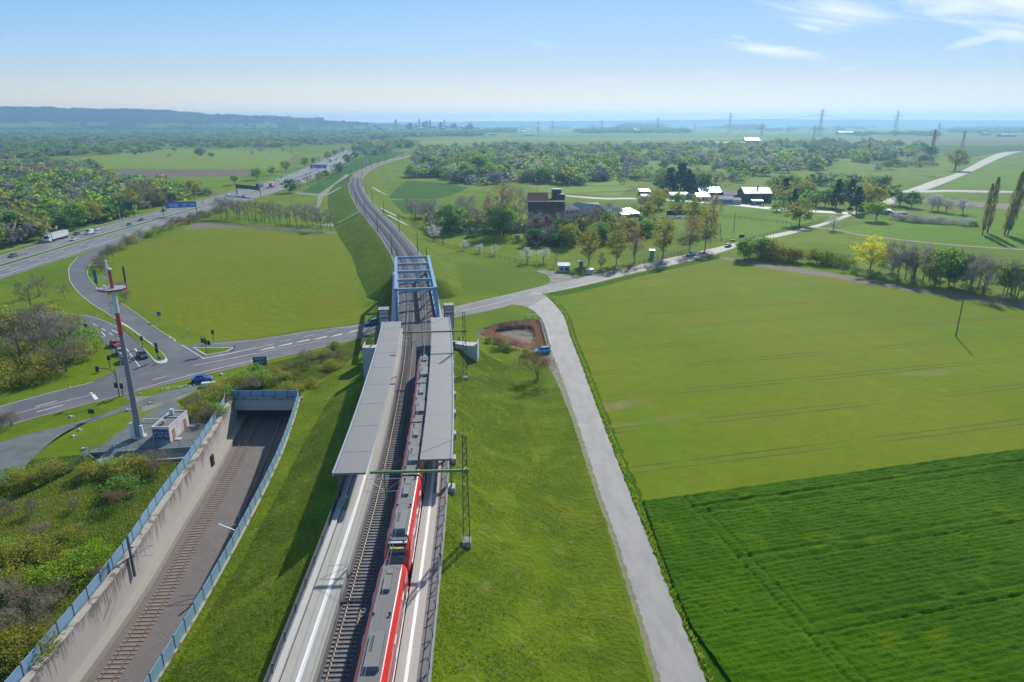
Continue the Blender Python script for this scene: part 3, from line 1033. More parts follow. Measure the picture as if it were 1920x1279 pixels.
b.strip([(p[0], p[1], .058) for p in offset_line(A, .35)], [(p[0], p[1], .058) for p in offset_line(A, -.35)])
struct(b.build('cycle_path_edge', 'red_path'))
b = MB()
A = resample(smooth_line(PP([(862, 590), (925, 577), (960, 568)]), 5), n=20)
b.strip([(p[0], p[1], .058) for p in offset_line(A, .2)], [(p[0], p[1], .058) for p in offset_line(A, -.2)])
struct(b.build('cycle_path_edge', 'red_path'))
lines(mainr, 'lane_marking', [([(1025, 549), (1085, 536), (1185, 511), (1260, 495)], .12, 0, 0)], .056)
# ------------------------------------------------------------------ railway embankments


def smooth01(t):
    t = max(0, min(1, t))
    return t * t * (3 - 2 * t)


def bank(name, yy, crestL, crestR, toeL, toeR, top, material, seed=1, steepR=None):
    """cross-sections along the line: toe, slope, crest, slope, toe. crest/toe are functions of y"""
    b = MB()
    rnd = random.Random(seed)
    rows = []
    KK = 7
    for y in yy:
        cL, cR, tL, tR, tz = crestL(y), crestR(y), toeL(y), toeR(y), top(y)
        row = []
        for k in range(KK + 1):
            t = k / KK
            z = -.15 + (tz + .15) * t
            row.append(off(y, -(tL + (cL - tL) * t) + (rnd.uniform(-.25, .25) if 0 < k < KK else 0), z + (rnd.uniform(-.12, .12) if 0 < k < KK else 0)))
        for k in range(KK + 1):
            t = 1 - k / KK
            z = -.15 + (tz + .15) * (t ** 1.35 if steepR is None else t)
            row.append(off(y, tR + (cR - tR) * t + (rnd.uniform(-.25, .25) if 0 < k < KK else 0), z + (rnd.uniform(-.12, .12) if 0 < k < KK else 0)))
        rows.append(row)
    n = len(rows[0])
    b.add([p for r in rows for p in r], [(i * n + k, i * n + k + 1, (i + 1) * n + k + 1, (i + 1) * n + k) for i in range(len(rows) - 1) for k in range(n - 1)])
    return b, rows


def cone(b, corner, r0, a0, a1, z, n=10, r1=None, pw=1.0):
    """quarter cone of earth round the end of a bank: corner = crest point"""
    r1 = r1 or r0
    K = 6
    vs = []
    for i in range(n + 1):
        t = i / n
        a = a0 + (a1 - a0) * t
        r = r0 + (r1 - r0) * t
        for k in range(K + 1):
            f = k / K
            j = math.sin(i * 7.3 + k * 3.1) * .12 if 0 < k < K else 0
            vs.append((corner[0] + math.cos(a) * (r * f + .01), corner[1] + math.sin(a) * (r * f + .01), -.15 + (z + .15) * (1 - f) ** pw + j))
    fs = []
    m = K + 1
    for i in range(n):
        for k in range(K):
            fs.append((i * m + k, i * m + k + 1, (i + 1) * m + k + 1, (i + 1) * m + k))
    if a1 < a0:
        fs = [tuple(reversed(f)) for f in fs]
    b.add(vs, fs)


# station bank, ending at the underbridge
def ip(xs, vs):
    return lambda y: float(np.interp(y, xs, vs))


BANKS = []
b, rows = bank('embankment', ys(-55, 131, 3), lambda y: 7.8, lambda y: 6.7, ip([-55, 60, 80, 110, 131], [22.5, 21.6, 20.6, 20, 19]), ip([-55, 60, 131], [26, 25, 21]), lambda y: 6.3, 'turf_slope')
cL = off(131, -7.8)
cR = off(151, 11.2)
b2, rows2 = bank('embankment', ys(131, 151, 3), lambda y: -2, ip([131, 142, 151], [6.7, 8.5, 11.2]), lambda y: -1.9, ip([131, 151], [21, 21]), lambda y: 6.3, 'turf_slope')
BANKS += [rows, rows2]
h = heading(131)
cone(b, cL, 11.2, math.pi + h, math.pi / 2 + h, 6.3, 10, 10)
cone(b2, cR, 9.8, 0 + heading(151), math.pi / 2 + heading(151), 6.3, 10, 9, 1.35)
base_v = len(b.v)
b.add(b2.v, b2.f)
struct(b.build('embankment', 'turf_slope', smooth=True))

TOEL = ip([226, 240, 259, 292, 342, 420, 600, 755, 1000, 1950], [16, 17.5, 19, 19, 21, 22, 22, 18, 14, 10])
TOER = ip([226, 238, 269, 309, 362, 437, 534, 616, 711, 890, 1950], [16.5, 18.5, 20.5, 22.5, 23, 24.5, 25, 27, 26, 20, 10])
b, rows = bank('embankment', ys(224, 420, 4) + ys(432, 1950, 14), lambda y: 5.6, lambda y: 5.6, TOEL, TOER, lambda y: rz_(y) - .55, 'turf_slope', 4, True)
h = heading(224)
cone(b, off(224, -5.6), 10.6, math.pi + h, 1.5 * math.pi + h, 6.4, 10, 10)
cone(b, off(224, 5.6), 11, 0 + h, -math.pi / 2 + h, 6.4, 10, 10)
struct(b.build('embankment', 'turf_slope', smooth=True))

# ------------------------------------------------------------------ ballast beds, rails, sleepers


def section_sweep(yy, prof, ref=off):
    """closed profile [(offset, height)] swept along the line"""
    b = MB()
    n = len(prof)
    vs = []
    for y in yy:
        for o_, z in prof:
            vs.append(ref(y, o_, rz_(y) + z))
    fs = []
    for i in range(len(yy) - 1):
        for k in range(n - 1):
            fs.append((i * n + k + 1, i * n + k, (i + 1) * n + k, (i + 1) * n + k + 1))
    b.add(vs, fs)
    return b


YN = ys(-55, 300, 4) + ys(308, 1950, 12)
bed = section_sweep(YN, [(-5.4, -.60), (-4.1, -.24), (4.1, -.24), (5.4, -.60)])
struct(bed.build('ballast_bed', 'ballast'))
Yb = [y for y in YN if y > 160]
b = section_sweep(Yb, [(-5.65, -.50), (-5.3, -.35), (-5.2, -.5)])
b2 = section_sweep(Yb, [(5.2, -.5), (5.3, -.35), (5.65, -.5)])
b.add(b2.v, b2.f)
struct(b.build('ballast_edging', 'concrete'))


def make_track(side, label, y_near, y_mid):
    o_ = side * 2.0
    t = empty('railway_track', off(60, o_, 6.7), 0, label, 'railway track')
    inv = Matrix.Translation(-t.location)

    def loc(b):
        b.v = [tuple(Vector(v) - t.location) for v in b.v]
        return b
    # pale trodden ballast between the rails far off
    b = section_sweep([y for y in YN if y > 150], [(o_ - 1.35, -.225), (o_ + 1.35, -.225)])
    loc(b).build('ballast_crown', 'ballast_pale', t)
    for sgn in (-1, 1):
        c = o_ + sgn * .7525
        b = section_sweep(YN, [(c - .07, -.17), (c - .036, -.15), (c - .036, 0), (c + .036, 0), (c + .036, -.15), (c + .07, -.17)])
        loc(b).build('rail', 'rail_steel', t)
    # sleepers
    mb = MB()
    mb.box((0, 0, -.24), (2.5, .26, .09), 0, 0, .96)
    me = None
    s0 = y2s(y_near)
    for i in range(100):
        y = s2y(s0 + i * .6)
        p = off(y, o_)
        if me is None:
            o = mb.build('sleeper', 'sleeper_concrete', t)
            me = o.data
        else:
            o = link('sleeper', me, t)
        o.location = p - t.location
        o.rotation_euler = (0, 0, heading(y))
    vs, fs = [], []
    base = np.array(mb.v)
    i = 100
    rows_ = []
    s = s0 + 60
    s_end = y2s(640)
    while s < s_end:
        y = s2y(s)
        p = off(y, o_)
        a = heading(y)
        R = np.array([[math.cos(a), -math.sin(a), 0], [math.sin(a), math.cos(a), 0], [0, 0, 1]])
        rows_.append(base @ R.T + np.array(p - t.location))
        s += .6
    nn = len(rows_)
    V_ = np.concatenate(rows_)
    Fb = np.array(mb.f)
    F_ = np.concatenate([Fb + 8 * k for k in range(nn)])
    o = link('sleeper_run', npmesh('sleeper_run', V_, F_, ['sleeper_concrete'], 4), t)
    o['kind'] = 'stuff'
    return t


make_track(-1, 'left railway track with open sleepers beside the red train', 40, 0)
make_track(1, 'right railway track on which the red train stands', 120, 0)

# ------------------------------------------------------------------ trench with the lower railway
ZF = -5.75


def curve_x(line, y):
    return float(np.interp(y, [p[1] for p in line], [p[0] for p in line]))


def tq(y, o_, z):
    """point in the trench: o_ metres right of the left wall"""
    return Vector((curve_x(TLX, y) + o_, y, z))


TLX = TL + [(-60.5, 150), (-66, 190)]
TRX = TR + [(-46.9, 150), (-52, 190)]
mat('trench_wall', (.40, .365, .33), rough=.9, var=.08, vs=.8, bump=.1, bs=8, bd=.01)
# streaks of damp running down the wall from the coping: a real stain of the concrete
m = MAT['trench_wall']
t = NT(m.node_tree)
pos = t.n('ShaderNodeNewGeometry').outputs['Position']
zz = t.n('ShaderNodeSeparateXYZ', i_0=pos).outputs[2]
st = t.noise(t.scale(pos, (1.7, 1.7, .16)), 2.0, 5, .7)
st2 = t.noise(t.scale(pos, (.35, .35, .1)), 1.0, 3, .5)
depth = t.math('DIVIDE', t.math('ADD', zz, 5.0), 5.0)
f = t.ramp(t.math('ADD', t.math('MULTIPLY', depth, .75), t.math('ADD', t.math('MULTIPLY', t.math('SUBTRACT', st, .5), 1.6), t.math('MULTIPLY', t.math('SUBTRACT', st2, .5), .7))), .42, .85)
c = t.mix(t.math('MULTIPLY', f, .82), (.40, .36, .335), (.095, .08, .068))
t.t.links.new(c, m.node_tree.nodes['Principled BSDF'].inputs['Base Color'])
mat('coping', (.34, .31, .27), rough=.9, var=.25, vs=1.6, alt=(.13, .115, .09), alts=.6, altr=(.5, .62))
mat('walkway', (.29, .272, .235), rough=.9, var=.1, vs=1)
lw = empty('trench_wall', (-49.6, 60, 0), 0, 'tall damp-streaked concrete wall along the left side of the railway trench', 'retaining wall')
O = lw.location


def rel(b, o):
    b.v = [tuple(Vector(v) - o) for v in b.v]
    return b


tl = [p for p in TL]
b = MB()
b.wall([(p[0], p[1]) for p in tl], -5.9, .22, .6)
rel(b, O).build('wall_face', 'trench_wall', lw)
b = MB()
b.wall([(p[0] + .06, p[1]) for p in tl], .22, .40, .95)
rel(b, O).build('coping', 'coping', lw)
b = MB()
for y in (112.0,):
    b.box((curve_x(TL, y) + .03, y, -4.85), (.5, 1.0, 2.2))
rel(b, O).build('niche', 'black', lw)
rw = empty('trench_wall', (-37, 60, 0), 0, 'concrete wall along the right side of the trench below the grass bank', 'retaining wall')
O = rw.location
b = MB()
b.wall([(p[0] + .6, p[1]) for p in TR], -5.9, .22, .6)
rel(b, O).build('wall_face', 'trench_wall', rw)
b = MB()
b.wall([(p[0] + .75, p[1]) for p in TR], .22, .36, .8)
rel(b, O).build('coping', 'coping', rw)
# floor, walkway
b = MB()
yy = ys(-60, 190, 5)
b.strip([tq(y, -.1, ZF + .145) for y in yy], [(curve_x(TRX, y) + .1, y, ZF + .145) for y in yy])
struct(b.build('trench_floor', 'ballast_pale'))
b = MB()
pr = [(0, ZF - .1), (0, -4.75), (1.25, -4.75), (1.25, ZF - .1)]
vs = [tq(y, o_, z) for y in yy for o_, z in pr]
b.add(vs, [(i * 4 + k + 1, i * 4 + k, (i + 1) * 4 + k, (i + 1) * 4 + k + 1) for i in range(len(yy) - 1) for k in range(3)])
struct(b.build('walkway', 'walkway'))


def trench_track(o0, label, n_s, per=100):
    T = empty('railway_track', tq(60, o0, ZF), 0, label, 'railway track')
    for sgn in (-1, 1):
        b = MB()
        c = sgn * .7525
        pr = [(c - .036, .2), (c - .036, .37), (c + .036, .37), (c + .036, .2)]
        vs = [tq(y, o0 + o_, ZF + z) - T.location for y in yy for o_, z in pr]
        b.add(vs, [(i * 4 + k + 1, i * 4 + k, (i + 1) * 4 + k, (i + 1) * 4 + k + 1) for i in range(len(yy) - 1) for k in range(3)])
        b.build('rail', 'rail_rust', T)
    mb = MB()
    mb.box((0, 0, 0), (2.55, .26, .21))
    o1 = None
    y = 52.0
    rows_ = []
    base = np.array(mb.v)
    k = 0
    while y < 185:
        x0, x1 = tq(y - 2, o0, 0).x, tq(y + 2, o0, 0).x
        a = math.atan2(-(x1 - x0), 4)
        p = tq(y, o0, ZF) - T.location
        if k < per:
            if o1 is None:
                o1 = mb.build('sleeper', 'sleeper_wood', T)
                o = o1
            else:
                o = link('sleeper', o1.data, T)
            o.location = p
            o.rotation_euler = (0, 0, a)
        else:
            R = np.array([[math.cos(a), -math.sin(a), 0], [math.sin(a), math.cos(a), 0], [0, 0, 1]])
            rows_.append(base @ R.T + np.array(p))
        y += .72
        k += 1
    if rows_:
        Fb = np.array(mb.f)
        o = link('sleeper_run', npmesh('sleeper_run', np.concatenate(rows_), np.concatenate([Fb + 8 * q for q in range(len(rows_))]), ['sleeper_wood'], 4), T)
        o['kind'] = 'stuff'
    return T


trench_track(3.55, 'rusty sleepered track in the sunlit middle of the sunken trench', 100)
trench_track(9.9, 'shaded track close to the right wall of the sunken trench', 100)
# tunnel portal and tube
pw = empty('tunnel_portal', (-52, 132, 0), 0, 'concrete lintel and dark tunnel mouth at the end of the trench', 'tunnel portal')
O = pw.location
yA = 131.6
b = MB()
xl, xr = curve_x(TLX, yA), curve_x(TRX, yA)
b.box(((xl + xr) / 2, yA + .45, -2.35), (xr - xl + 1.4, .9, 2.6))
rel(b, O).build('lintel', 'concrete_pale', pw)
b = MB()
b.box(((xl + xr) / 2, yA + .35, .25), (xr - xl + 2.2, 1.3, .18))
rel(b, O).build('coping', 'coping', pw)
b = MB()
y2 = [132.5 + i * 4 for i in range(15)]
b.strip([(curve_x(TLX, y) - .5, y, -1.2) for y in y2], [(curve_x(TRX, y) + .5, y, -1.2) for y in y2])
b.wall([(curve_x(TLX, y), y) for y in y2], -5.9, -1.2, .5)
b.wall([(curve_x(TRX, y) + .5, y) for y in y2], -5.9, -1.2, .5)
b.box(((curve_x(TLX, 188) + curve_x(TRX, 188)) / 2, 188, -5.9), (16, .5, 4.8))
rel(b, O).build('tunnel_lining', 'wall_grey', pw)


# blue noise screens along both sides
def screen(name, pts, label, z0, hgt, lean=0.0, step=3.0):
    pts = resample(pts, step=step)
    root = empty(name, pts[0], 0, label, 'noise screen')
    for i in range(len(pts) - 1):
        a, c = pts[i], pts[i + 1]
        d = (c - a)
        L = d.length
        ang = math.atan2(d.y, d.x)
        mb = MB()
        mb.box((0, 0, z0), (L - .1, .09, hgt))
        mid = (a + c) / 2 - pts[0]
        o = mb.build('panel', 'blue_panel', root, mid, ang)
    pm = None
    for p in pts:
        q = p - pts[0]
        if pm is None:
            mb = MB()
            mb.box((0, 0, z0), (.12, .16, hgt + .06))
            pm = mb.build('post', 'dark_blue_post', root, q).data
        else:
            o = link('post', pm, root, q)
    return root


fl = [(p[0] - 1.15, p[1]) for p in TL if p[1] > 38]
fl = fl[:-1] + [(-59.6, 131.6)]
screen('noise_screen', fl, 'long pale blue panel screen along the left edge of the railway trench', .2, 1.55)
frr = [(p[0] + .45, p[1]) for p in TR if p[1] > 38]
frr[-1] = (-44.4, 131.8)
screen('noise_screen', frr, 'long pale blue panel screen between the trench and the grass bank', .2, 1.75, step=2.6)
screen('noise_screen', [(-59.6, 132.4), (-44.4, 132.4)], 'short pale blue screen across the top of the tunnel mouth', .43, 1.3, step=2.4)


# catenary posts in the trench
def trench_mast(x, y, z, hgt, armdir, label):
    m_ = empty('catenary_mast', (x, y, z), 0, label, 'catenary mast')
    b = MB()
    b.box((0, 0, 0), (.28, .28, hgt), 0, 0, .8)
    b.build('post', 'steel_grey', m_)
    b = MB()
    L = 3.2 * armdir
    b.beam((0, 0, hgt * .72), (L, 0, hgt * .78), .06)
    b.beam((0, 0, hgt * .5), (L, 0, hgt * .78), .06)
    b.beam((0, 0, hgt * .5), (L * .9, 0, hgt * .52), .05)
    b.build('bracket', 'steel_pale', m_)
    b = MB()
    b.tube((.1 * armdir, 0, hgt * .72), (.5 * armdir, 0, hgt * .72), .08, .08, 8)
    b.tube((.1 * armdir, 0, hgt * .5), (.5 * armdir, 0, hgt * .5), .08, .08, 8)
    b.build('insulator', 'dark', m_)
    return m_


p = P(279, 1024, 0)
trench_mast(curve_x(TL, p.y - 2) + .35, p.y - 3, -2.6, 6.2, 1, 'grey catenary post fixed to the stained left wall of the trench')
p = P(428, 990, 0)
trench_mast(curve_x(TR, p.y) - .4, p.y, -3.4, 5.4, -1, 'grey catenary post beside the blue screen on the right of the trench')

# ------------------------------------------------------------------ station


def sweep_part(name, y0, y1, prof, material, parent, step=4, origin=None, closed=True):
    """solid swept along the line; prof = counter-clockwise list of (offset, height over rail)"""
    yy_ = ys(y0, y1, step)
    n = len(prof)
    b = MB()
    org = parent.location if parent is not None else Vector((0, 0, 0))
    b.add([off(y, o_, rz_(y) + z) - org for y in yy_ for o_, z in prof],
          [(i * n + k, i * n + (k + 1) % n, (i + 1) * n + (k + 1) % n, (i + 1) * n + k) for i in range(len(yy_) - 1) for k in range(n)] +
          [tuple(range(n - 1, -1, -1)), tuple((len(yy_) - 1) * n + k for k in range(n))])
    return b.build(name, material, parent)


def rect(o0, o1, z0, z1):
    return [(o0, z0), (o1, z0), (o1, z1), (o0, z1)][::-1] if False else [(o0, z0), (o0, z1), (o1, z1), (o1, z0)]


mat('line_white', (.74, .74, .73), rough=.6)
YP0, YP1 = -40, 158
pl = empty('station_platform', off(60, -5, 7), 0, 'left platform with white line and pale parapet, partly under its canopy', 'platform')
sweep_part('platform_edge', YP0, YP1, rect(-4.35, -3.62, -.6, .76), 'concrete', pl)
sweep_part('edge_stone', YP0, YP1, rect(-3.95, -3.8, .76, .775), 'walkway', pl)
sweep_part('paving', YP0, YP1, rect(-6.5, -4.35, -.6, .757), 'paving', pl)
sweep_part('safety_line', YP0, YP1, rect(-5.12, -4.74, .757, .772), 'line_white', pl)
sweep_part('groove_strip', YP0, YP1, rect(-4.56, -4.50, .757, .766), 'walkway', pl)
sweep_part('groove_strip', YP0, YP1, rect(-4.42, -4.38, .757, .766), 'walkway', pl)
sweep_part('drain', YP0, YP1, rect(-6.62, -6.5, -.6, .70), 'dark', pl)
sweep_part('parapet', YP0, YP1, rect(-7.25, -6.62, -.6, .98), 'concrete_pale', pl)
sweep_part('side_wall', YP0, YP1, rect(-7.75, -7.25, -1.0, .55), 'concrete_cool', pl)
pr_ = empty('station_platform', off(60, 5, 7), 0, 'right platform with white line alongside the red train', 'platform')
sweep_part('platform_edge', YP0, YP1, rect(3.66, 4.0, -.6, .76), 'concrete', pr_)
sweep_part('paving', YP0, YP1, rect(4.0, 5.55, -.6, .757), 'paving_warm', pr_)
sweep_part('safety_line', YP0, YP1, rect(4.45, 4.78, .757, .772), 'line_white', pr_)
sweep_part('lower_walk', YP0, YP1, rect(5.55, 6.45, -.8, .45), 'paving_dark', pr_)
sweep_part('side_wall', YP0, YP1, rect(6.45, 6.7, -1.0, .52), 'concrete', pr_)


def railing(side, o_, y0, y1, label, hgt=1.15, step=4.0, infill=True, z0=.55, zf=None):
    R_ = empty('railing', off(y0, o_, 7 + z0), 0, label, 'railing')
    for z, w_ in ((hgt, .07), (.12, .05)):
        sweep_part('handrail', y0, y1, rect(o_ - w_ / 2, o_ + w_ / 2, z0 + z - w_ / 2, z0 + z + w_ / 2), 'steel_grey', R_)
    if infill:
        sweep_part('infill', y0, y1, rect(o_ - .012, o_ + .012, z0 + .16, z0 + hgt - .05), 'steel_grey', R_)
    me = None
    s, s1 = y2s(y0), y2s(y1)
    while s <= s1:
        y = s2y(s)
        p = off(y, o_, 7 + z0) - R_.location
        if me is None:
            b = MB()
            b.box((0, 0, -.1), (.09, .09, hgt + .1))
            b.box((.1 * side, 0, hgt - .35), (.16, .1, .22))
            me = b.build('post', 'steel_grey', R_, p, heading(y)).data
        else:
            link('post', me, R_, p, heading(y))
        s += step
    return R_


railing(1, -7.55, 30, 146, 'dark grey railing along the outer edge of the left platform')
railing(-1, 6.62, 30, 158, 'thin grey railing along the outer edge of the right platform', infill=False)
# thin dark bars laid over the lower walk stand in for slanting shadows
st_ = empty('railing', off(30, 6.2, 7), 0, 'row of dark slanting bars standing in for shadows along the right platform railing', 'railing')
b = MB()
s = y2s(34)
while s < y2s(84):
    y = s2y(s)
    b.beam(off(y, 6.6, 7.55) - st_.location, off(y - .7, 5.65, 7.5) - st_.location, .05, .04)
    s += 2.2
b.build('shadow_bar', 'steel_grey', st_)


def canopy(side, y0, y1, oin, oout, label, z=4.6):
    """single slab roof on a row of posts at the outer edge"""
    C_ = empty('platform_canopy', off(y0, (oin + oout) / 2, 7), 0, label, 'canopy')
    o0, o1 = (oout, oin) if side < 0 else (oin, oout)
    sweep_part('roof', y0, y1, rect(o0, o1, z - .28, z), 'canopy_grey', C_, 3)
    # raised rim on the outer side, gutter line, panel seams
    rim = rect(o0 - .18, o0, z - .42, z + .10) if side < 0 else rect(o1, o1 + .18, z - .42, z + .10)
    sweep_part('rim', y0 - .05, y1 + .05, rim, 'canopy_edge', C_, 3)
    g = rect(o0 + .10, o0 + .16, z, z + .03) if side < 0 else rect(o1 - .16, o1 - .10, z, z + .03)
    sweep_part('gutter_line', y0, y1, g, 'canopy_trim', C_, 3)
    ie = rect(o1, o1 + .06, z - .30, z - .02) if side < 0 else rect(o0 - .06, o0, z - .30, z - .02)
    sweep_part('fascia', y0, y1, ie, 'canopy_edge', C_, 3)
    b = MB()
    s = y2s(y0) + 6
    while s < y2s(y1) - 1:
        y = s2y(s)
        b.beam(off(y, o0 + .25, 7 + z + .004) - C_.location, off(y, o1 - .1, 7 + z + .004) - C_.location, .05, .02)
        s += 8.6
    b.build('seam', 'canopy_trim' if side < 0 else 'canopy_edge', C_)
    me = mb_ = None
    s = y2s(y0) + 1.2
    oc = oout + .35 if side < 0 else oout - .1
    while s < y2s(y1):
        y = s2y(s)
        p = off(y, oc, 7) - C_.location
        a = heading(y)
        if me is None:
            b = MB()
            b.box((0, -.16, .3 if side < 0 else -1.0), (.16, .22, z - .5 + (0 if side < 0 else 1.2)))
            b.box((0, .28, .3 if side < 0 else -1.0), (.16, .22, z - .5 + (0 if side < 0 else 1.2)))
            b.box((0, .06, z - .52), (.3, .8, .24))
            me = b.build('post', 'steel_grey', C_, p, a).data
            b = MB()
            b.beam((0, 0, z - .42), (-side * (abs(oin - oout) - .9), 0, z - .34), .16, .26)
            mb_ = b.build('beam', 'steel_grey', C_, p, a).data
            b = MB()
            b.box((0, .05, -1.6), (1.0, 1.5, 1.9 if side < 0 else 1.35))
            mf = b.build('footing', 'concrete_cool', C_, p + Vector((0, 0, 0)), a).data
        else:
            link('post', me, C_, p, a)
            link('beam', mb_, C_, p, a)
            link('footing', mf, C_, p, a)
        s += 8.6
    return C_


canopy(-1, 79.6, 150.8, -3.75, -7.85, 'long flat grey canopy over the left platform')
canopy(1, 82.8, 153.0, 3.15, 7.3, 'long flat grey canopy over the right platform, partly covering the train')

# benches and wind shelters near the canopy ends
mat('bench_metal', (.30, .31, .32), rough=.4, metal=.6)


def bench(y, o_, label):
    B = empty('platform_bench', off(y, o_, 7.76), heading(y), label, 'bench')
    b = MB()
    for k in range(5):
        b.box((0, -1 + k * .5, .42), (.4, .44, .04))
    b.build('seat', 'bench_metal', B)
    b = MB()
    for k in range(5):
        b.box((.2 * (1 if o_ > 0 else -1), -1 + k * .5, .5), (.04, .44, .45))
    b.build('backrest', 'bench_metal', B)
    b = MB()
    for k in (-.9, 0, .9):
        b.box((0, k, 0), (.3, .06, .42))
    b.build('frame', 'steel_grey', B)
    return B


bench(78.0, -6.1, 'metal bench on the left platform just outside the canopy')
bench(81.5, 5.1, 'metal bench on the right platform by the canopy end')

# underbridge of the station end: concrete deck and abutments
ab = empty('viaduct', off(150, 0, 0), 0, 'concrete viaduct carrying the station tracks to the road', 'viaduct')
O = ab.location
b = MB()
yy_ = ys(129, 168, 4)
prof = [(-8.3, -7), (-8.3, -.7), (6.7, -.7), (6.7, -7)]
n = 4
b.add([off(y, o_, 7 + z) - O for y in yy_ for o_, z in prof], [(i * n + k, i * n + (k + 1) % n, (i + 1) * n + (k + 1) % n, (i + 1) * n + k) for i in range(len(yy_) - 1) for k in range(n)] +
      [(3, 2, 1, 0), tuple((len(yy_) - 1) * n + k for k in range(n))])
b.build('abutment', 'concrete_cool', ab)
b = MB()
ya = 226
b.box((0, 0, 0), (11.4, 3, 6.3))
b.build('abutment', 'concrete', ab, off(225.8, 0, 0) - O, heading(225))
# left stair block and right wing
A1 = P(676, 652, 7.7)
A2 = P(706, 653, 7.7)
sb = empty('stair_tower', (A1.x, A1.y, 0), 0, 'tall pale concrete stair landing beside the left canopy', 'stair landing')
b = MB()
q4 = [(A1.x + .3, A1.y), (A1.x + 2.6, A1.y - .5), (A1.x + 5.0, A1.y + .4), (A1.x + 5.0, A1.y + 4.5), (A1.x, A1.y + 4.2)]
poly = [(x - A1.x, y - A1.y) for x, y in q4]
b.prism(poly, -.3, 6.95)
b.build('landing_wall', 'concrete_pale', sb)
b = MB()
b.wall(poly[:3] + [poly[2]], 6.95, 7.75, .22)
b.wall([poly[4], poly[0]], 6.95, 7.75, .22)
b.build('parapet', 'concrete_pale', sb)
b = MB()
for a, c in ((poly[0], poly[4]), (poly[4], (poly[4][0] + 2.2, poly[4][1] + .2))):
    b.beam((a[0], a[1], 8.6), (c[0], c[1], 8.6), .06)
    for k in range(5):
        t_ = k / 4
        x, y = a[0] + (c[0] - a[0]) * t_, a[1] + (c[1] - a[1]) * t_
        b.beam((x, y, 7.0), (x, y, 8.6), .05)
b.build('handrail', 'steel_grey', sb)


def stairs(side, o_, y0, y1, label, wd=2.2):
    S = empty('staircase', off(y0, o_, 7), 0, label, 'staircase')
    N = 26
    b = MB()
    for k in range(N):
        y = y0 + (y1 - y0) * k / N
        z = 6.9 - 6.6 * k / N
        p = off(y, o_, z - 1.0) - S.location
        b.box((p.x, p.y, p.z), (wd, (y1 - y0) / N + .05, 1.0), heading(y))
    b.build('steps', 'concrete', S)
    for sgn in (-1, 1):
        b = MB()
        pts = [off(y0 + (y1 - y0) * k / 8, o_ + sgn * (wd / 2 + .1), 8.2 - 6.6 * k / 8) - S.location for k in range(9)]
        b.path([tuple(p) for p in pts], .07)
        b.path([(p.x, p.y, p.z - .5) for p in pts], .04)
        for p in pts:
            b.beam(p, (p.x, p.y, p.z - 1.3), .06)
        b.build('handrail', 'steel_grey', S)
        b = MB()
        n_ = len(pts)
        b.strip([(p.x, p.y, p.z - 2.4) for p in pts], [(p.x, p.y, p.z - .9) for p in pts])
        b.strip([(p.x + .16, p.y, p.z - .9) for p in pts], [(p.x + .16, p.y, p.z - 2.4) for p in pts])
        b.strip([(p.x, p.y, p.z - .9) for p in pts], [(p.x + .16, p.y, p.z - .9) for p in pts])
        b.build('side_wall', 'concrete_pale', S)
    return S


stairs(-1, -9.3, 147, 162, 'concrete stairs with grey handrails beside the left canopy')
stairs(1, 8.3, 149, 164, 'concrete stairs with grey handrails beside the right canopy')
B1 = P(852, 643, 7.6)
B2 = P(887, 640, 7.6)
wb = empty('stair_tower', (B1.x, B1.y, 0), 0, 'low pale concrete stair landing beside the right canopy', 'stair landing')
b = MB()
poly = [(0.2, 0), (2.8, -1.4), (5.2, -1.6), (5.4, 2.6), (0, 3.4)]
b.prism(poly, -.3, 6.95)
b.build('landing_wall', 'concrete_pale', wb)
b = MB()
b.wall([poly[2], poly[3]], 6.95, 7.9, .22)
b.wall([poly[0], poly[1], poly[2]], 6.95, 7.4, .22)
b.build('parapet', 'concrete_pale', wb)
b = MB()
a, c = poly[1], poly[2]
b.beam((a[0], a[1], 8.3), (c[0], c[1], 8.3), .05)
for k in range(4):
    x, y = a[0] + (c[0] - a[0]) * k / 3, a[1] + (c[1] - a[1]) * k / 3
    b.beam((x, y, 7.0), (x, y, 8.3), .05)
b.beam((5.2, -1.4, 8.3), (5.4, 2.6, 9.2), .06)
b.beam((5.3, 1.4, 7), (5.3, 1.4, 9.0), .06)
b.beam((5.4, 2.6, 7), (5.4, 2.6, 9.2), .06)
b.build('handrail', 'steel_grey', wb)


mat('lift_glass', (.34, .37, .40), rough=.15, spec=.9)


def lift(x, y, w_, d, ztop, a, label):
    L_ = empty('lift_tower', (x, y, 0), a, label, 'lift')
    b = MB()
    b.box((0, 0, 0), (w_ * .92, d * .92, 5.4))
    b.build('shaft', 'concrete_cool', L_)
    b = MB()
    for sx in (-1, 1):
        for sy in (-1, 1):
            b.box((sx * w_ * .46, sy * d * .46, 5.4), (.2, .2, ztop - 5.8))
        b.box((sx * w_ * .15, -d * .47, 5.4), (.12, .1, ztop - 7.2))
    b.box((0, -d * .46, ztop - 2.3), (w_, .12, .25))
    b.box((0, -d * .46, ztop - 1.2), (w_, .12, .18))
    b.build('frame', 'steel_grey', L_)
    b = MB()
    b.box((0, 0, 5.4), (w_ * .86, d * .86, ztop - 5.8))
    b.build('glazing', 'lift_glass', L_)
    b = MB()
    b.box((0, 0, ztop - .4), (w_ * 1.04, d * 1.04, .4))
    b.build('roof', 'canopy_grey', L_)
    return L_


p = P(719, 578, 11.6)
lift(p.x, p.y, 2.5, 2.7, 11.6, heading(160), 'glazed lift tower with grey roof beyond the left canopy')
p = P(841, 570, 11.2)
lift(p.x, p.y, 2.4, 2.7, 11.2, heading(160), 'glazed lift tower with grey roof beyond the right canopy')

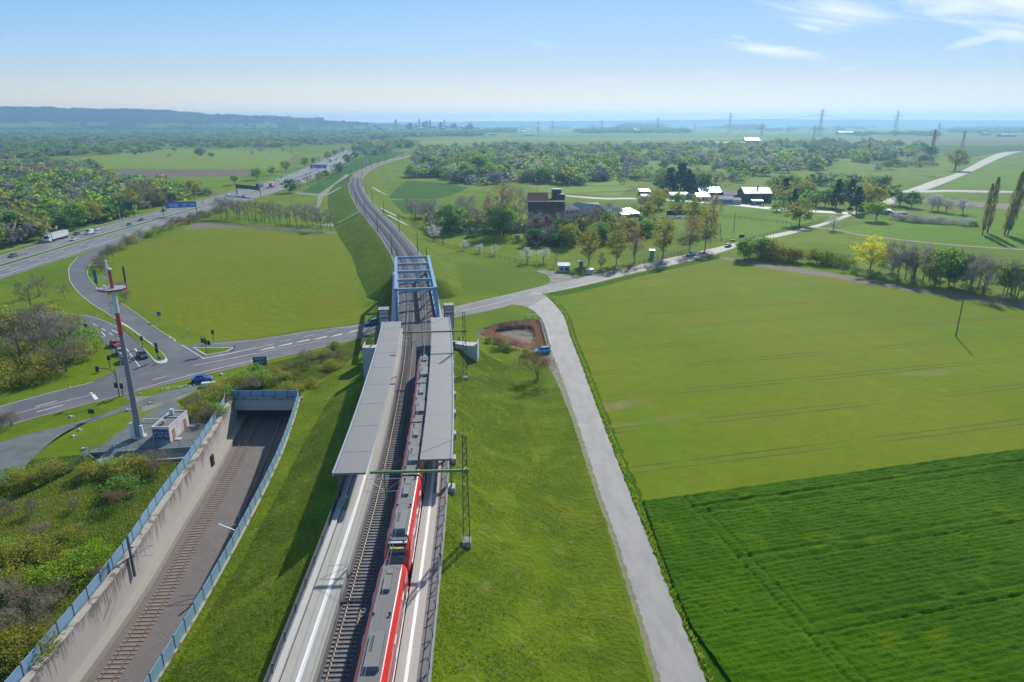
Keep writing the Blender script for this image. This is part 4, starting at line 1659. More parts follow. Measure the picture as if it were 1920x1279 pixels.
# ------------------------------------------------------------------ blue truss bridge
yb0, yb1 = 166.0, 227.0
pa_, pb_ = off(yb0, 0, 0), off(yb1, 0, 0)
dirb = (pb_ - pa_)
LB = dirb.length
angb = math.atan2(-dirb.x, dirb.y)
BR = empty('truss_bridge', (pa_.x, pa_.y, 0), angb, 'pale blue steel truss bridge over the road beyond the platforms', 'bridge')
WB = 5.15
y_a, y_b = 8.5, LB - 8.5
NP = 5
ztop = 13.4
xs_ = [y_a + (y_b - y_a) * k / (NP - 1) for k in range(NP)]
for sgn in (-1, 1):
    x = sgn * WB
    b = MB()
    b.beam((x, 0, 6.75), (x, LB, 6.75), .55, 1.5)
    b.beam((x, 0, 7.55), (x, LB, 7.55), .85, .12)
    b.build('bottom_chord', 'blue_steel', BR)
    b = MB()
    b.beam((x, y_a - .3, ztop), (x, y_b + .3, ztop), .85, .8)
    b.build('top_chord', 'blue_steel', BR)
    for (ya_, yb_) in ((y_a, .8), (y_b, LB - .8)):
        b = MB()
        b.beam((x, ya_, ztop - .1), (x, yb_, 7.4), .84, .75)
        b.build('end_post', 'blue_steel', BR)
    for k in range(NP):
        b = MB()
        b.beam((x, xs_[k], 7.4), (x, xs_[k], ztop - .3), .38, .38)
        b.build('post', 'blue_steel', BR)
        if k < NP - 1:
            b = MB()
            m_ = (xs_[k] + xs_[k + 1]) / 2
            b.beam((x, xs_[k], ztop - .3), (x, m_, 7.4), .34, .34)
            b.beam((x, xs_[k + 1], ztop - .3), (x, m_, 7.4), .34, .34)
            b.build('diagonal', 'blue_steel', BR)
    b = MB()
    b.box((x, y_a - .34, ztop - .3), (.6, .05, .6))
    b.build('end_plate', 'black', BR)
for k in range(NP):
    b = MB()
    b.beam((-WB, xs_[k], ztop - .02), (WB, xs_[k], ztop - .02), .72, .74, up=(0, 0, 1))
    b.build('cross_beam', 'blue_steel', BR)
b = MB()
b.box((0, LB / 2, 5.6), (2 * WB - .4, LB, .75))
b.build('deck', 'steel_grey', BR)
for sgn in (-1, 1):
    b = MB()
    b.box((sgn * (WB + .95), LB / 2, 6.3), (1.0, LB + 4, .12))
    b.build('footway', 'steel_pale', BR)
    b = MB()
    b.beam((sgn * (WB + 1.4), -2, 7.5), (sgn * (WB + 1.4), LB + 2, 7.5), .06)
    b.beam((sgn * (WB + 1.4), -2, 7.0), (sgn * (WB + 1.4), LB + 2, 7.0), .04)
    for k in range(23):
        y = -2 + (LB + 4) * k / 22
        b.box((sgn * (WB + 1.4), y, 6.4), (.06, .06, 1.1))
    b.build('handrail', 'steel_grey', BR)

# ------------------------------------------------------------------ red commuter train


def coach_section(sc=1.0, drop=0.0):
    return [(-1.42, .35), (-1.50, 1.0), (-1.50, 2.55), (-1.43, 3.05), (-1.28, 3.48), (-1.06, 3.76), (-.98, 3.80), (.98, 3.80), (1.06, 3.76), (1.28, 3.48), (1.43, 3.05), (1.50, 2.55), (1.50, 1.0), (1.42, .35)]


def loft(b, rings, mi_f, cap0=0, cap1=0):
    n = len(rings[0])
    base = len(b.v)
    for r in rings:
        b.v.extend([tuple(p) for p in r])
    for i in range(len(rings) - 1):
        for k in range(n - 1):
            b.f.append((base + i * n + k, base + (i + 1) * n + k, base + (i + 1) * n + k + 1, base + i * n + k + 1))
            b.m.append(mi_f(i, k))
        b.f.append((base + i * n + n - 1, base + (i + 1) * n + n - 1, base + (i + 1) * n, base + i * n))
        b.m.append(2)
    b.f.append(tuple(base + k for k in range(n)))
    b.m.append(cap0)
    b.f.append(tuple(base + (len(rings) - 1) * n + k for k in reversed(range(n))))
    b.m.append(cap1)


def make_coach(L, cab, parent, seed):
    """cab: -1 cab at the near end, +1 at the far end, 0 middle coach. origin = rail level at the near end"""
    sec = coach_section()
    y0, y1 = .25, L - .25
    rings = []
    if cab == -1:
        for (yy0, kx, ztop_) in ((y0, .80, 2.1), (y0 + .35, .9, 2.6), (y0 + 1.0, .965, 3.3), (y0 + 1.6, .99, 3.7), (y0 + 2.3, 1, 3.8)):
            rings.append([(x * kx, yy0, min(z, .35 + (z - .35) * (ztop_ - .35) / 3.45)) for x, z in sec])
    else:
        rings.append([(x, y0, z) for x, z in sec])
    if cab == 1:
        for (yy0, kx, ztop_) in reversed(((y1, .80, 2.1), (y1 - .35, .9, 2.6), (y1 - 1.0, .965, 3.3), (y1 - 1.6, .99, 3.7), (y1 - 2.3, 1, 3.8))):
            rings.append([(x * kx, yy0, min(z, .35 + (z - .35) * (ztop_ - .35) / 3.45)) for x, z in sec])
    else:
        rings.append([(x, y1, z) for x, z in sec])

    def mi(i, k):
        return 1 if k == 6 else 0
    b = MB()
    loft(b, rings, mi, 2 if cab != -1 else 0, 2 if cab != 1 else 0)
    body = b.build('coach', ['train_red', 'train_roof', 'dark'], parent, smooth=True)
    try:
        body.data.shade_flat()
    except Exception:
        pass
    # side windows and doors
    for sgn in (-1, 1):
        mb = None
        ya = y0 + (3.2 if cab == -1 else 1.0)
        yb_ = y1 - (3.2 if cab == 1 else 1.0)
        doors = [ya + (yb_ - ya) * f for f in (.14, .5, .86)]
        for i, dy in enumerate(doors):
            b = MB()
            b.box((sgn * 1.497, dy, .95), (.05, 1.3, 1.95))
            d = b.build('door', 'white', body)
            b = MB()
            b.box((sgn * 1.52, dy - .33, 1.65), (.03, .5, 1.0))
            b.box((sgn * 1.52, dy + .33, 1.65), (.03, .5, 1.0))
            d2 = b.build('door_window', 'glass_dark', body)
        edges = [ya - .6] + doors + [yb_ + .6]
        for a, c in zip(edges, edges[1:]):
            a2, c2 = a + .85, c - .85
            if c2 - a2 < .8:
                continue
            nw = max(1, int((c2 - a2) / 1.6))
            for j in range(nw):
                w0 = a2 + (c2 - a2) * j / nw
                w1 = a2 + (c2 - a2) * (j + 1) / nw
                b = MB()
                b.box((sgn * 1.495, (w0 + w1) / 2, 1.55), (.05, (w1 - w0) - .18, .92))
                b.build('window', 'glass_dark', body)
        b = MB()
        b.box((sgn * 1.505, (y0 + y1) / 2, .98), (.03, (yb_ - ya) + .8, .07))
        b.box((sgn * 1.475, (y0 + y1) / 2, .1), (.05, (yb_ - ya), .5))
        b.build('sole_bar', 'white', body)
    # roof equipment
    rnd = random.Random(seed)
    b = MB()
    yc = y0 + L * (.30 if cab != 1 else .25)
    b.box((.05, L * .33, 3.80), (1.35, 4.4, .42), 0, 0, .96)
    b.build('air_conditioner', 'train_box', body)
    b = MB()
    b.box((-.28, L * .33 + .6, 4.225), (.24, 1.9, .03))
    for k in range(9):
        b.box((-.28, L * .33 - .2 + k * .2, 4.25), (.22, .05, .02))
    b.build('grille', 'dark', body)
    b = MB()
    b.box((-.1, L * .76, 3.80), (.78, 2.4, .30), 0, 0, .95)
    b.box((-.05, L * .76 + 1.9, 3.80), (.6, .9, .22))
    b.build('roof_box', 'train_box', body)
    b = MB()
    for (x, y) in ((-.8, .55), (.75, .55), (-.75, .12), (.7, .1), (-.6, .93), (.75, .95)):
        b.tube((x, L * y, 3.8), (x, L * y, 4.02), .1, .07, 8)
        b.box((x, L * y, 4.0), (.32, .1, .1))
    b.build('insulator', 'dark', body)
    b = MB()
    for x in (-.88, -.8):
        b.tube((x, y0 + 1.2, 3.93), (x, y1 - 1.2, 3.93), .022, .022, 5)
    b.build('roof_cable', 'steel_pale', body)
    if cab == -1:
        b = MB()
        q = [(-.98, y0 + .52, 2.72), (.98, y0 + .52, 2.72), (1.0, y0 + 1.5, 3.60), (-1.0, y0 + 1.5, 3.60)]
        q = [(x, y - .03, z + .07) for x, y, z in q]
        q2 = [(x, y + .1, z - .12) for x, y, z in q]
        b.add(q + q2, [(0, 1, 2, 3), (7, 6, 5, 4), (0, 4, 5, 1), (1, 5, 6, 2), (2, 6, 7, 3), (3, 7, 4, 0)])
        ws = b.build('windscreen', 'glass_dark', body)
        b = MB()
        b.box((0, y0 + 1.72, 3.60), (2.0, .55, .16))
        b.build('visor', 'white', body)
        b = MB()
        b.box((0, y0 + 2.3, 3.77), (2.05, 1.0, .09))
        b.build('cab_roof', 'steel_grey', body)
        cu = D.curves.new('destination_text', 'FONT')
        cu.body = 'S6 Frankfurt'
        cu.size = .30
        cu.align_x = 'CENTER'
        cu.align_y = 'CENTER'
        cu.extrude = .004
        cu.materials.append(MAT['display_yellow'])
        to = D.objects.new('destination_display', cu)
        COL.objects.link(to)
        to.parent = body
        ang_ = math.atan2(.88, .98)
        to.location = (0, y0 + 1.03, 3.37)
        to.rotation_euler = (ang_, 0, 0)
        me_t = D.meshes.new_from_object(to)
        me_t.materials.clear()
        me_t.materials.append(MAT['display_yellow'])
        t2_ = link('destination_text', me_t, body, to.location)
        t2_.rotation_euler = (ang_, 0, 0)
        D.objects.remove(to)
        for sgn in (-1, 1):
            b = MB()
            b.box((sgn * .85, y0 - .02, 1.35), (.35, .1, .2))
            b.build('headlight', 'lamp_clear', body)
        b = MB()
        b.box((0, y0 - .35, .75), (.4, .7, .35))
        b.build('coupler', 'dark', body)
    elif cab == 1:
        for sgn in (-1, 1):
            b = MB()
            b.box((sgn * .85, y1 + .02, 1.35), (.35, .1, .2))
            b.build('headlight', 'lamp_clear', body)
        b = MB()
        q = [(-.98, y1 - .45, 2.72), (.98, y1 - .45, 2.72), (1.0, y1 - 1.42, 3.60), (-1.0, y1 - 1.42, 3.60)]
        q = [(x, y, z + .07) for x, y, z in q]
        q2 = [(x, y - .1, z - .12) for x, y, z in q]
        b.add(q + q2, [(3, 2, 1, 0), (4, 5, 6, 7), (0, 4, 5, 1), (1, 5, 6, 2), (2, 6, 7, 3), (3, 7, 4, 0)])
        b.build('windscreen', 'glass_dark', body)
    # bogies
    for yy0 in (2.6, L - 2.6):
        b = MB()
        b.box((0, yy0, .15), (2.3, 2.6, .45))
        for sx in (-.75, .75):
            for dy in (-1.0, 1.0):
                b.tube((sx - .06, yy0 + dy, .42), (sx + .06, yy0 + dy, .42), .42, .42, 14)
        b.build('bogie', 'dark', body)
    return body


def make_train(s_start, cabs, label, Lc=16.7):
    """s_start = arc position of the near end"""
    root = empty('commuter_train', off(s2y(s_start), 2.0, 7), 0, label, 'train', 'coupled red commuter trains')
    s = s_start
    for i, cb in enumerate(cabs):
        ya_, yb_ = s2y(s), s2y(s + Lc)
        a, c = off(ya_, 2.0, 7), off(yb_, 2.0, 7)
        body = make_coach((c - a).length, cb, root, i)
        body.location = a - root.location
        body.rotation_euler = (0, 0, math.atan2(-(c - a).x, (c - a).y))
        if i < len(cabs) - 1:
            b = MB()
            for k in range(6):
                b.box((0, -.28 + k * .11, .7), (2.5, .06, 2.8))
            g = b.build('gangway', 'dark', root, c - root.location, body.rotation_euler.z)
        s += Lc
    return root


sj = y2s(63.3)
make_train(sj, [-1, 0, 0, 1], 'red commuter train unit whose black cab front shows a yellow destination')
make_train(sj - 2 * 21.5 - .35, [0, 1], 'nearest red commuter train unit running out of the bottom of the picture', 21.5)


# ------------------------------------------------------------------ overhead line masts of the station
def lattice_mast(x, y, z0, hgt, arm_z, arm_len, label, ang):
    M_ = empty('catenary_mast', (x, y, z0), ang, label, 'catenary mast')
    b = MB()
    b.box((0, 0, -1.2), (1.15, 1.3, 1.9), 0, 0, .95)
    b.build('footing', 'concrete', M_)
    b = MB()
    w0, w1 = .42, .20
    zt = hgt
    for sx in (-1, 1):
        for sy in (-1, 1):
            b.beam((sx * w0, sy * w0 * .7, .6), (sx * w1, sy * w1 * .7, zt), .085, .085)
    nn = 20
    for k in range(nn):
        za, zb = .6 + (zt - .6) * k / nn, .6 + (zt - .6) * (k + 1) / nn
        wa, wb_ = w0 + (w1 - w0) * k / nn, w0 + (w1 - w0) * (k + 1) / nn
        s_ = 1 if k % 2 else -1
        for sy in (-1, 1):
            b.beam((s_ * wa, sy * wa * .7, za), (-s_ * wb_, sy * wb_ * .7, zb), .045, .045)
        for sx in (-1, 1):
            b.beam((sx * wa, s_ * wa * .7, za), (sx * wb_, -s_ * wb_ * .7, zb), .045, .045)
    b.build('lattice', 'mast_green', M_)
    b = MB()
    b.beam((.5, 0, arm_z), (-arm_len, 0, arm_z), .22, .30)
    b.box((0, 0, arm_z - .25), (.75, .6, .5))
    b.build('cross_arm', 'arm_green', M_)
    b = MB()
    xd = -arm_len + 1.7
    b.beam((xd, 0, arm_z + .1), (xd, 0, arm_z - 3.6), .16, .16)
    b.build('drop_post', 'arm_green', M_)
    b = MB()
    for s_ in (-1, 1):
        b.beam((xd, 0, arm_z - .9), (xd + s_ * 2.1, 0, arm_z - .9), .045)
        b.beam((xd, 0, arm_z - 2.6), (xd + s_ * 2.1, 0, arm_z - .9), .045)
        b.beam((xd, 0, arm_z - 2.6), (xd + s_ * 2.7, 0, arm_z - 2.5), .04)
        b.tube((xd + s_ * .15, 0, arm_z - .9), (xd + s_ * .5, 0, arm_z - .9), .09, .09, 8)
    b.build('cantilever', 'steel_pale', M_)
    b = MB()
    b.tube((-arm_len * .95, 0, arm_z + .2), (0, 0, hgt - .1), .025, .025, 5)
    b.build('tie_rod', 'wire', M_)
    return M_


pm = P(875, 1017, 5.3)
lattice_mast(pm.x, pm.y, 5.0, 15.0, 10.3, 11.3, 'near green lattice mast with long arm reaching over both tracks', heading(pm.y))
pm = P(872, 709, 4.6)
lattice_mast(pm.x, pm.y, 4.2, 14.6, 10.6, 12.4, 'far green lattice mast with arm passing over the right canopy', heading(pm.y))


def line_mast(y, side, hgt, label):
    o_ = side * 5.0
    p = off(y, o_, rz_(y) - .6)
    M_ = empty('line_mast', p, heading(y), label, 'catenary mast', 'slender masts along the curving railway')
    b = MB()
    b.box((0, 0, 0), (.3, .34, hgt), 0, 0, .7)
    b.build('post', 'wood_post', M_)
    b = MB()
    b.beam((0, 0, hgt - 1.3), (-side * 3.0, 0, hgt - 1.5), .07)
    b.beam((0, 0, hgt - 2.8), (-side * 3.0, 0, hgt - 1.5), .07)
    b.beam((0, 0, hgt - 2.8), (-side * 3.2, 0, hgt - 2.6), .05)
    b.build('bracket', 'steel_pale', M_)
    return M_


lm = []
s = y2s(262)
k = 0
while s2y(s) < 1700:
    for sd_ in (-1, 1):
        lm.append(line_mast(s2y(s), sd_, 8.4, ''))
    s += 58
    k += 1
for sd_ in (-1, 1):
    lm.append(line_mast(229, sd_, 8.4, ''))
for i, o in enumerate(sorted(lm, key=lambda o: -Q(o.location)[1])):
    o['label'] = 'slender mast beside the curving railway, %s counted from the bridge' % ordinal(i + 1)
lm = [line_mast(y, sd_, 7.8, '') for y, sd_ in ((163.5, -1),)]
lm[0]['label'] = 'short mast between the left lift and the bridge'

# overhead wires
for o_, lb in ((-2, 'left'), (2, 'right')):
    wr = empty('overhead_wire', off(60, o_, 12.4), 0, 'thin contact and carrying wires above the %s track' % lb, 'overhead wire')
    b = MB()
    pts = [off(y, o_, rz_(y) + 5.5) for y in ys(10, 300, 10)]
    b.path([tuple(p - wr.location) for p in pts], .028)
    b.path([tuple(p - wr.location + Vector((0, 0, 1.2 + .25 * math.cos(i)))) for i, p in enumerate(pts)], .025)
    b.build('wire', 'wire', wr)

# ------------------------------------------------------------------ underpass in the curving bank
for sgn, pts, lb in ((-1, [(689, 404.5), (640, 436)], 'sloping pale concrete wing wall on the left of the curving embankment'),
                     (-1, [(676, 396), (629, 421)], 'farther sloping concrete wing wall left of the curving embankment'),
                     (1, [(726, 405), (781, 434)], 'sloping concrete wing wall on the right of the curving embankment'),
                     (1, [(713, 392), (760, 415)], 'farther sloping concrete wing wall right of the curving embankment'),
                     (-1, [(638, 351.5), (612, 366)], 'small concrete culvert wall on the left slope farther along'),
                     (1, [(696, 352), (722, 367)], 'small concrete culvert wall on the right slope farther along')):
    a = P(*pts[0], 6.6 if lb[0] in 'sf' and 'culvert' not in lb else 4.5)
    c = P(*pts[1], .1)
    b = MB()
    N = 6
    pl_ = [a.lerp(c, k / N) for k in range(N + 1)]
    th = 1.3 if 'culvert' not in lb else 1.6
    b.wall([(p.x, p.y) for p in pl_], [-.2] * (N + 1), [p.z + .35 for p in pl_], th)
    b.v = [tuple(Vector(v) - Vector((c.x, c.y, 0))) for v in b.v]
    o = b.build('wing_wall', 'concrete_pale', None, (c.x, c.y, 0))
    tag(o, lb, 'wing wall')
sheet('underpass_path', PP([(586, 421), (629, 419), (672, 399), (680, 404), (642, 424), (625, 425)]), .05, 'gravel')
b = MB()
q_ = [P(629, 421.5, .3), P(674, 398.5, 6.0), P(684, 405, 6.0), P(650, 424, .3)]
b.add(q_, [(3, 2, 1, 0)])
struct(b.build('paved_slope', 'concrete'))
# ------------------------------------------------------------------ vegetation
leaf_mat('leaf_fresh', (0.217, 0.353, 0.024), (0.311, 0.415, 0.041))
leaf_mat('leaf_mid', (0.177, 0.310, 0.055), (0.254, 0.384, 0.065))
leaf_mat('leaf_dark', (0.077, 0.174, 0.055), (0.125, 0.239, 0.065))
leaf_mat('leaf_conifer', (0.021, 0.062, 0.033), (0.041, 0.093, 0.041), .15)
leaf_mat('leaf_blossom', (0.549, 0.523, 0.471), (0.445, 0.392, 0.353), .3)
leaf_mat('leaf_white', (0.654, 0.654, 0.654), (0.654, 0.654, 0.575), .3)
leaf_mat('leaf_olive', (0.280, 0.292, 0.041), (0.348, 0.336, 0.067))
leaf_mat('leaf_birch', (.27, .30, .035), (.31, .28, .05))
leaf_mat('leaf_copper', (.30, .22, .085), (.26, .19, .07))
leaf_mat('leaf_yellow', (0.850, 0.747, 0.024), (0.684, 0.643, 0.030))
leaf_mat('leaf_poplar', (.26, .27, .08), (.30, .26, .10))
leaf_mat('twig', (0.250, 0.196, 0.147), (0.323, 0.262, 0.210), .15)
leaf_mat('twig_grey', (0.401, 0.347, 0.320), (0.308, 0.267, 0.235), .15)
leaf_mat('twig_red', (0.332, 0.177, 0.113), (0.249, 0.166, 0.124), .15)
leaf_mat('reed', (0.510, 0.297, 0.170), (0.646, 0.425, 0.255), .2)


def units(rs, n):
    v = rs.normal(size=(n, 3))
    return v / np.linalg.norm(v, axis=1)[:, None]


def quads(rs, C, s, flat=.0, asp=.7):
    """little leaf sprays at the points C"""
    n = len(C)
    a = units(rs, n)
    b = np.cross(a, units(rs, n))
    b /= np.linalg.norm(b, axis=1)[:, None] + 1e-9
    sz = (s * rs.uniform(.6, 1.35, n))[:, None]
    a = a * sz
    b = b * sz * asp
    V = np.stack([C - a - b * .4, C - a * .2 + b, C + a + b * .3, C + a * .3 - b], 1).reshape(-1, 3)
    return V, np.arange(n * 4).reshape(-1, 4)


def blob(rs, n_cl, per, cz, rx, rz, cr, shape='round', H=10.0):
    """leaf positions in clumps through a crown"""
    u = units(rs, n_cl)
    r = rs.uniform(.25, 1.0, n_cl) ** .5
    c = u * r[:, None]
    if shape == 'cone':
        t = rs.uniform(0, 1, n_cl) ** .8
        a = rs.uniform(0, 6.283, n_cl)
        q = (1 - t) * np.sqrt(rs.uniform(.3, 1, n_cl))
        c = np.stack([np.cos(a) * q, np.sin(a) * q, 2 * t - 1], 1)
    if shape == 'flame':
        t = rs.uniform(0, 1, n_cl)
        a = rs.uniform(0, 6.283, n_cl)
        q = np.sin(np.pi * np.clip(t * .9 + .08, 0, 1)) ** .6 * np.sqrt(rs.uniform(.1, 1, n_cl))
        c = np.stack([np.cos(a) * q, np.sin(a) * q, 2 * t - 1], 1)
    if shape == 'dome':
        c[:, 2] = np.abs(c[:, 2]) * 1.5 - .75
    k = 1 + .22 * np.sin(np.arctan2(c[:, 1], c[:, 0]) * 3 + rs.uniform(0, 6))
    C = np.stack([c[:, 0] * rx * k, c[:, 1] * rx * k, cz + c[:, 2] * rz], 1)
    szc = cr * rs.uniform(.55, 1.3, n_cl)
    pts = C[:, None, :] + rs.normal(size=(n_cl, per, 3)) * .5 * szc[:, None, None] * np.array([1, 1, .75])
    return C, pts.reshape(-1, 3)


def limb(b, p0, p1, r0, r1, n=5):
    b.tube(p0, p1, r0, r1, n, cap=False)


def branching(rs, b, H, levels=3, r=.16, spread=.75, h0=.22, stems=1, fan=7):
    """trunk and limbs; returns twig end points"""
    tips = []
    for s_ in range(stems):
        ang = rs.uniform(0, 6.28)
        lean = .0 if stems == 1 else rs.uniform(.08, .25)
        top = Vector((math.cos(ang) * lean * H, math.sin(ang) * lean * H, H * rs.uniform(.62, .75)))
        base = Vector((math.cos(ang) * .2 * (stems > 1), math.sin(ang) * .2 * (stems > 1), -.1))
        mid = base.lerp(top, .5) + Vector((rs.uniform(-.15, .15), rs.uniform(-.15, .15), 0))
        limb(b, base, mid, r, r * .7, 7)
        limb(b, mid, top, r * .7, r * .25, 6)

        def grow(p, d, L, rr, lv):
            q = p + d * L
            limb(b, p, q, rr, rr * .45, 4 if lv == 1 else 3)
            if lv >= levels:
                tips.append((q, d, L))
                return
            for _ in range(fan - 2 * lv + 1):
                t = rs.uniform(.35, 1)
                nd = (d + Vector(units(rs, 1)[0]) * .75 + Vector((0, 0, .22))).normalized()
                grow(p.lerp(q, t), nd, L * rs.uniform(.45, .68), rr * .45, lv + 1)
        for k in range(fan):
            t = h0 + (1 - h0) * (k + rs.uniform(0, 1)) / fan
            p = base.lerp(mid, min(1, t * 2)) if t < .5 else mid.lerp(top, t * 2 - 1)
            a = k * 2.4 + rs.uniform(-.5, .5)
            d = Vector((math.cos(a), math.sin(a), rs.uniform(.5, 1.2))).normalized()
            grow(p, d, H * spread * .42 * (1.15 - .55 * t), r * .42, 1)
    return tips


PROTO = {}


def proto(kind, variant):
    key = (kind, variant)
    if key in PROTO:
        return PROTO[key]
    rs = np.random.RandomState(abs(hash(kind)) % 1000 * 0 + sum(map(ord, kind)) * 17 + variant * 101)
    K = KINDS_[kind]
    b = MB()
    H = 10.0
    typ = K['t']
    V = None
    leafm = K['leaf']
    if typ in ('round', 'cone', 'flame', 'dome'):
        C, pts = blob(rs, K['cl'], K['per'], K['cz'] * H, K['rx'] * H, K['rz'] * H, K['cr'] * H, typ, H)
        pts[:, 2] = np.maximum(pts[:, 2], .15)
        V, Fq = quads(rs, pts, K['s'])
        if K.get('stems'):
            for i in range(K['stems']):
                j = rs.randint(len(C))
                limb(b, (rs.uniform(-.3, .3), rs.uniform(-.3, .3), -.1), tuple(C[j] * [.8, .8, .9]), .06, .02, 4)
        else:
            topz = K['cz'] * H + K['rz'] * H * .5
            limb(b, (0, 0, -.1), (.1, .05, topz * .5), K.get('tr', .17), K.get('tr', .17) * .75, 7)
            limb(b, (.1, .05, topz * .5), (.05, -.05, topz), K.get('tr', .17) * .75, .05, 6)
            order = rs.permutation(len(C))[:K.get('limbs', 12)]
            for j in order:
                z0 = max(.1 * H, C[j][2] * rs.uniform(.35, .7))
                limb(b, (.07, 0, min(z0, topz * .9)), tuple(C[j]), K.get('tr', .17) * .35, .03, 4)
    elif typ == 'plume':
        limb(b, (0, 0, -.1), (0, 0, 5), .13, .09, 7)
        limb(b, (0, 0, 5), (.1, 0, 9.6), .09, .02, 5)
        n_ = 2200
        t_ = rs.uniform(.06, 1, n_) ** .9
        env = .62 * np.sin(np.pi * np.clip(t_ * .86 + .12, 0, 1)) ** .55 * (1 + .25 * np.sin(t_ * 23 + variant))
        a_ = rs.uniform(0, 6.283, n_)
        r_ = env * np.sqrt(rs.uniform(.05, 1, n_))
        P_ = np.stack([np.cos(a_) * r_, np.sin(a_) * r_, t_ * 9.4], 1)
        a = np.stack([np.cos(a_) * .16, np.sin(a_) * .16, np.ones(n_)], 1) + rs.normal(size=(n_, 3)) * .12
        a /= np.linalg.norm(a, axis=1)[:, None]
        s_ = rs.uniform(.25, .6, n_)[:, None]
        side = np.cross(a, units(rs, n_))
        side /= np.linalg.norm(side, axis=1)[:, None]
        wv = .022
        V = np.stack([P_ - side * wv, P_ + side * wv, P_ + a * s_ + side * wv * .6, P_ + a * s_ - side * wv * .6], 1).reshape(-1, 3)
        Fq = np.arange(n_ * 4).reshape(-1, 4)
    else:
        tips = branching(rs, b, H, 3, K.get('tr', .15), K.get('spread', .75), K.get('h0', .22), K.get('nst', 1), K.get('fan', 7))
        P_ = []
        for q, d, L in tips:
            for _ in range(K.get('per', 3)):
                P_.append(np.array(q) + rs.normal(size=3) * K.get('cr', .05) * H * np.array([1, 1, .8]))
        P_ = np.array(P_)
        P_[:, 2] = np.maximum(P_[:, 2], .3)
        a = units(rs, len(P_))
        a[:, 2] = np.abs(a[:, 2]) + (.5 if K.get('up', 1) else -1.4)
        a /= np.linalg.norm(a, axis=1)[:, None]
        s_ = (K['s'] * rs.uniform(.6, 1.4, len(P_)))[:, None]
        side = np.cross(a, units(rs, len(P_)))
        side /= np.linalg.norm(side, axis=1)[:, None]
        wv = K.get('w', .045)
        V = np.stack([P_ - side * wv, P_ + side * wv, P_ + a * s_ + side * wv * .5, P_ + a * s_ - side * wv * .5], 1).reshape(-1, 3)
        Fq = np.arange(len(P_) * 4).reshape(-1, 4)
        if K.get('mix'):
            n_ = int(len(P_) * K['mix'])
            C2 = P_[rs.permutation(len(P_))[:n_]] + rs.normal(size=(n_, 3)) * .2
            V2, F2 = quads(rs, C2, K.get('ms', .16))
            Fq = np.concatenate([Fq, F2 + len(V)])
            V = np.concatenate([V, V2])
    crown = npmesh('crown', V, Fq, [leafm], 4)
    if K.get('mix'):
        crown.materials.append(MAT[K['ml']])
        mi = np.zeros(len(Fq), dtype=np.int32)
        mi[-n_:] = 1
        crown.polygons.foreach_set('material_index', mi)
    tm = D.meshes.new('trunk')
    tm.from_pydata(b.v, [], b.f)
    tm.materials.append(MAT[K.get('bark', 'bark')])
    PROTO[key] = (crown, tm)
    return PROTO[key]


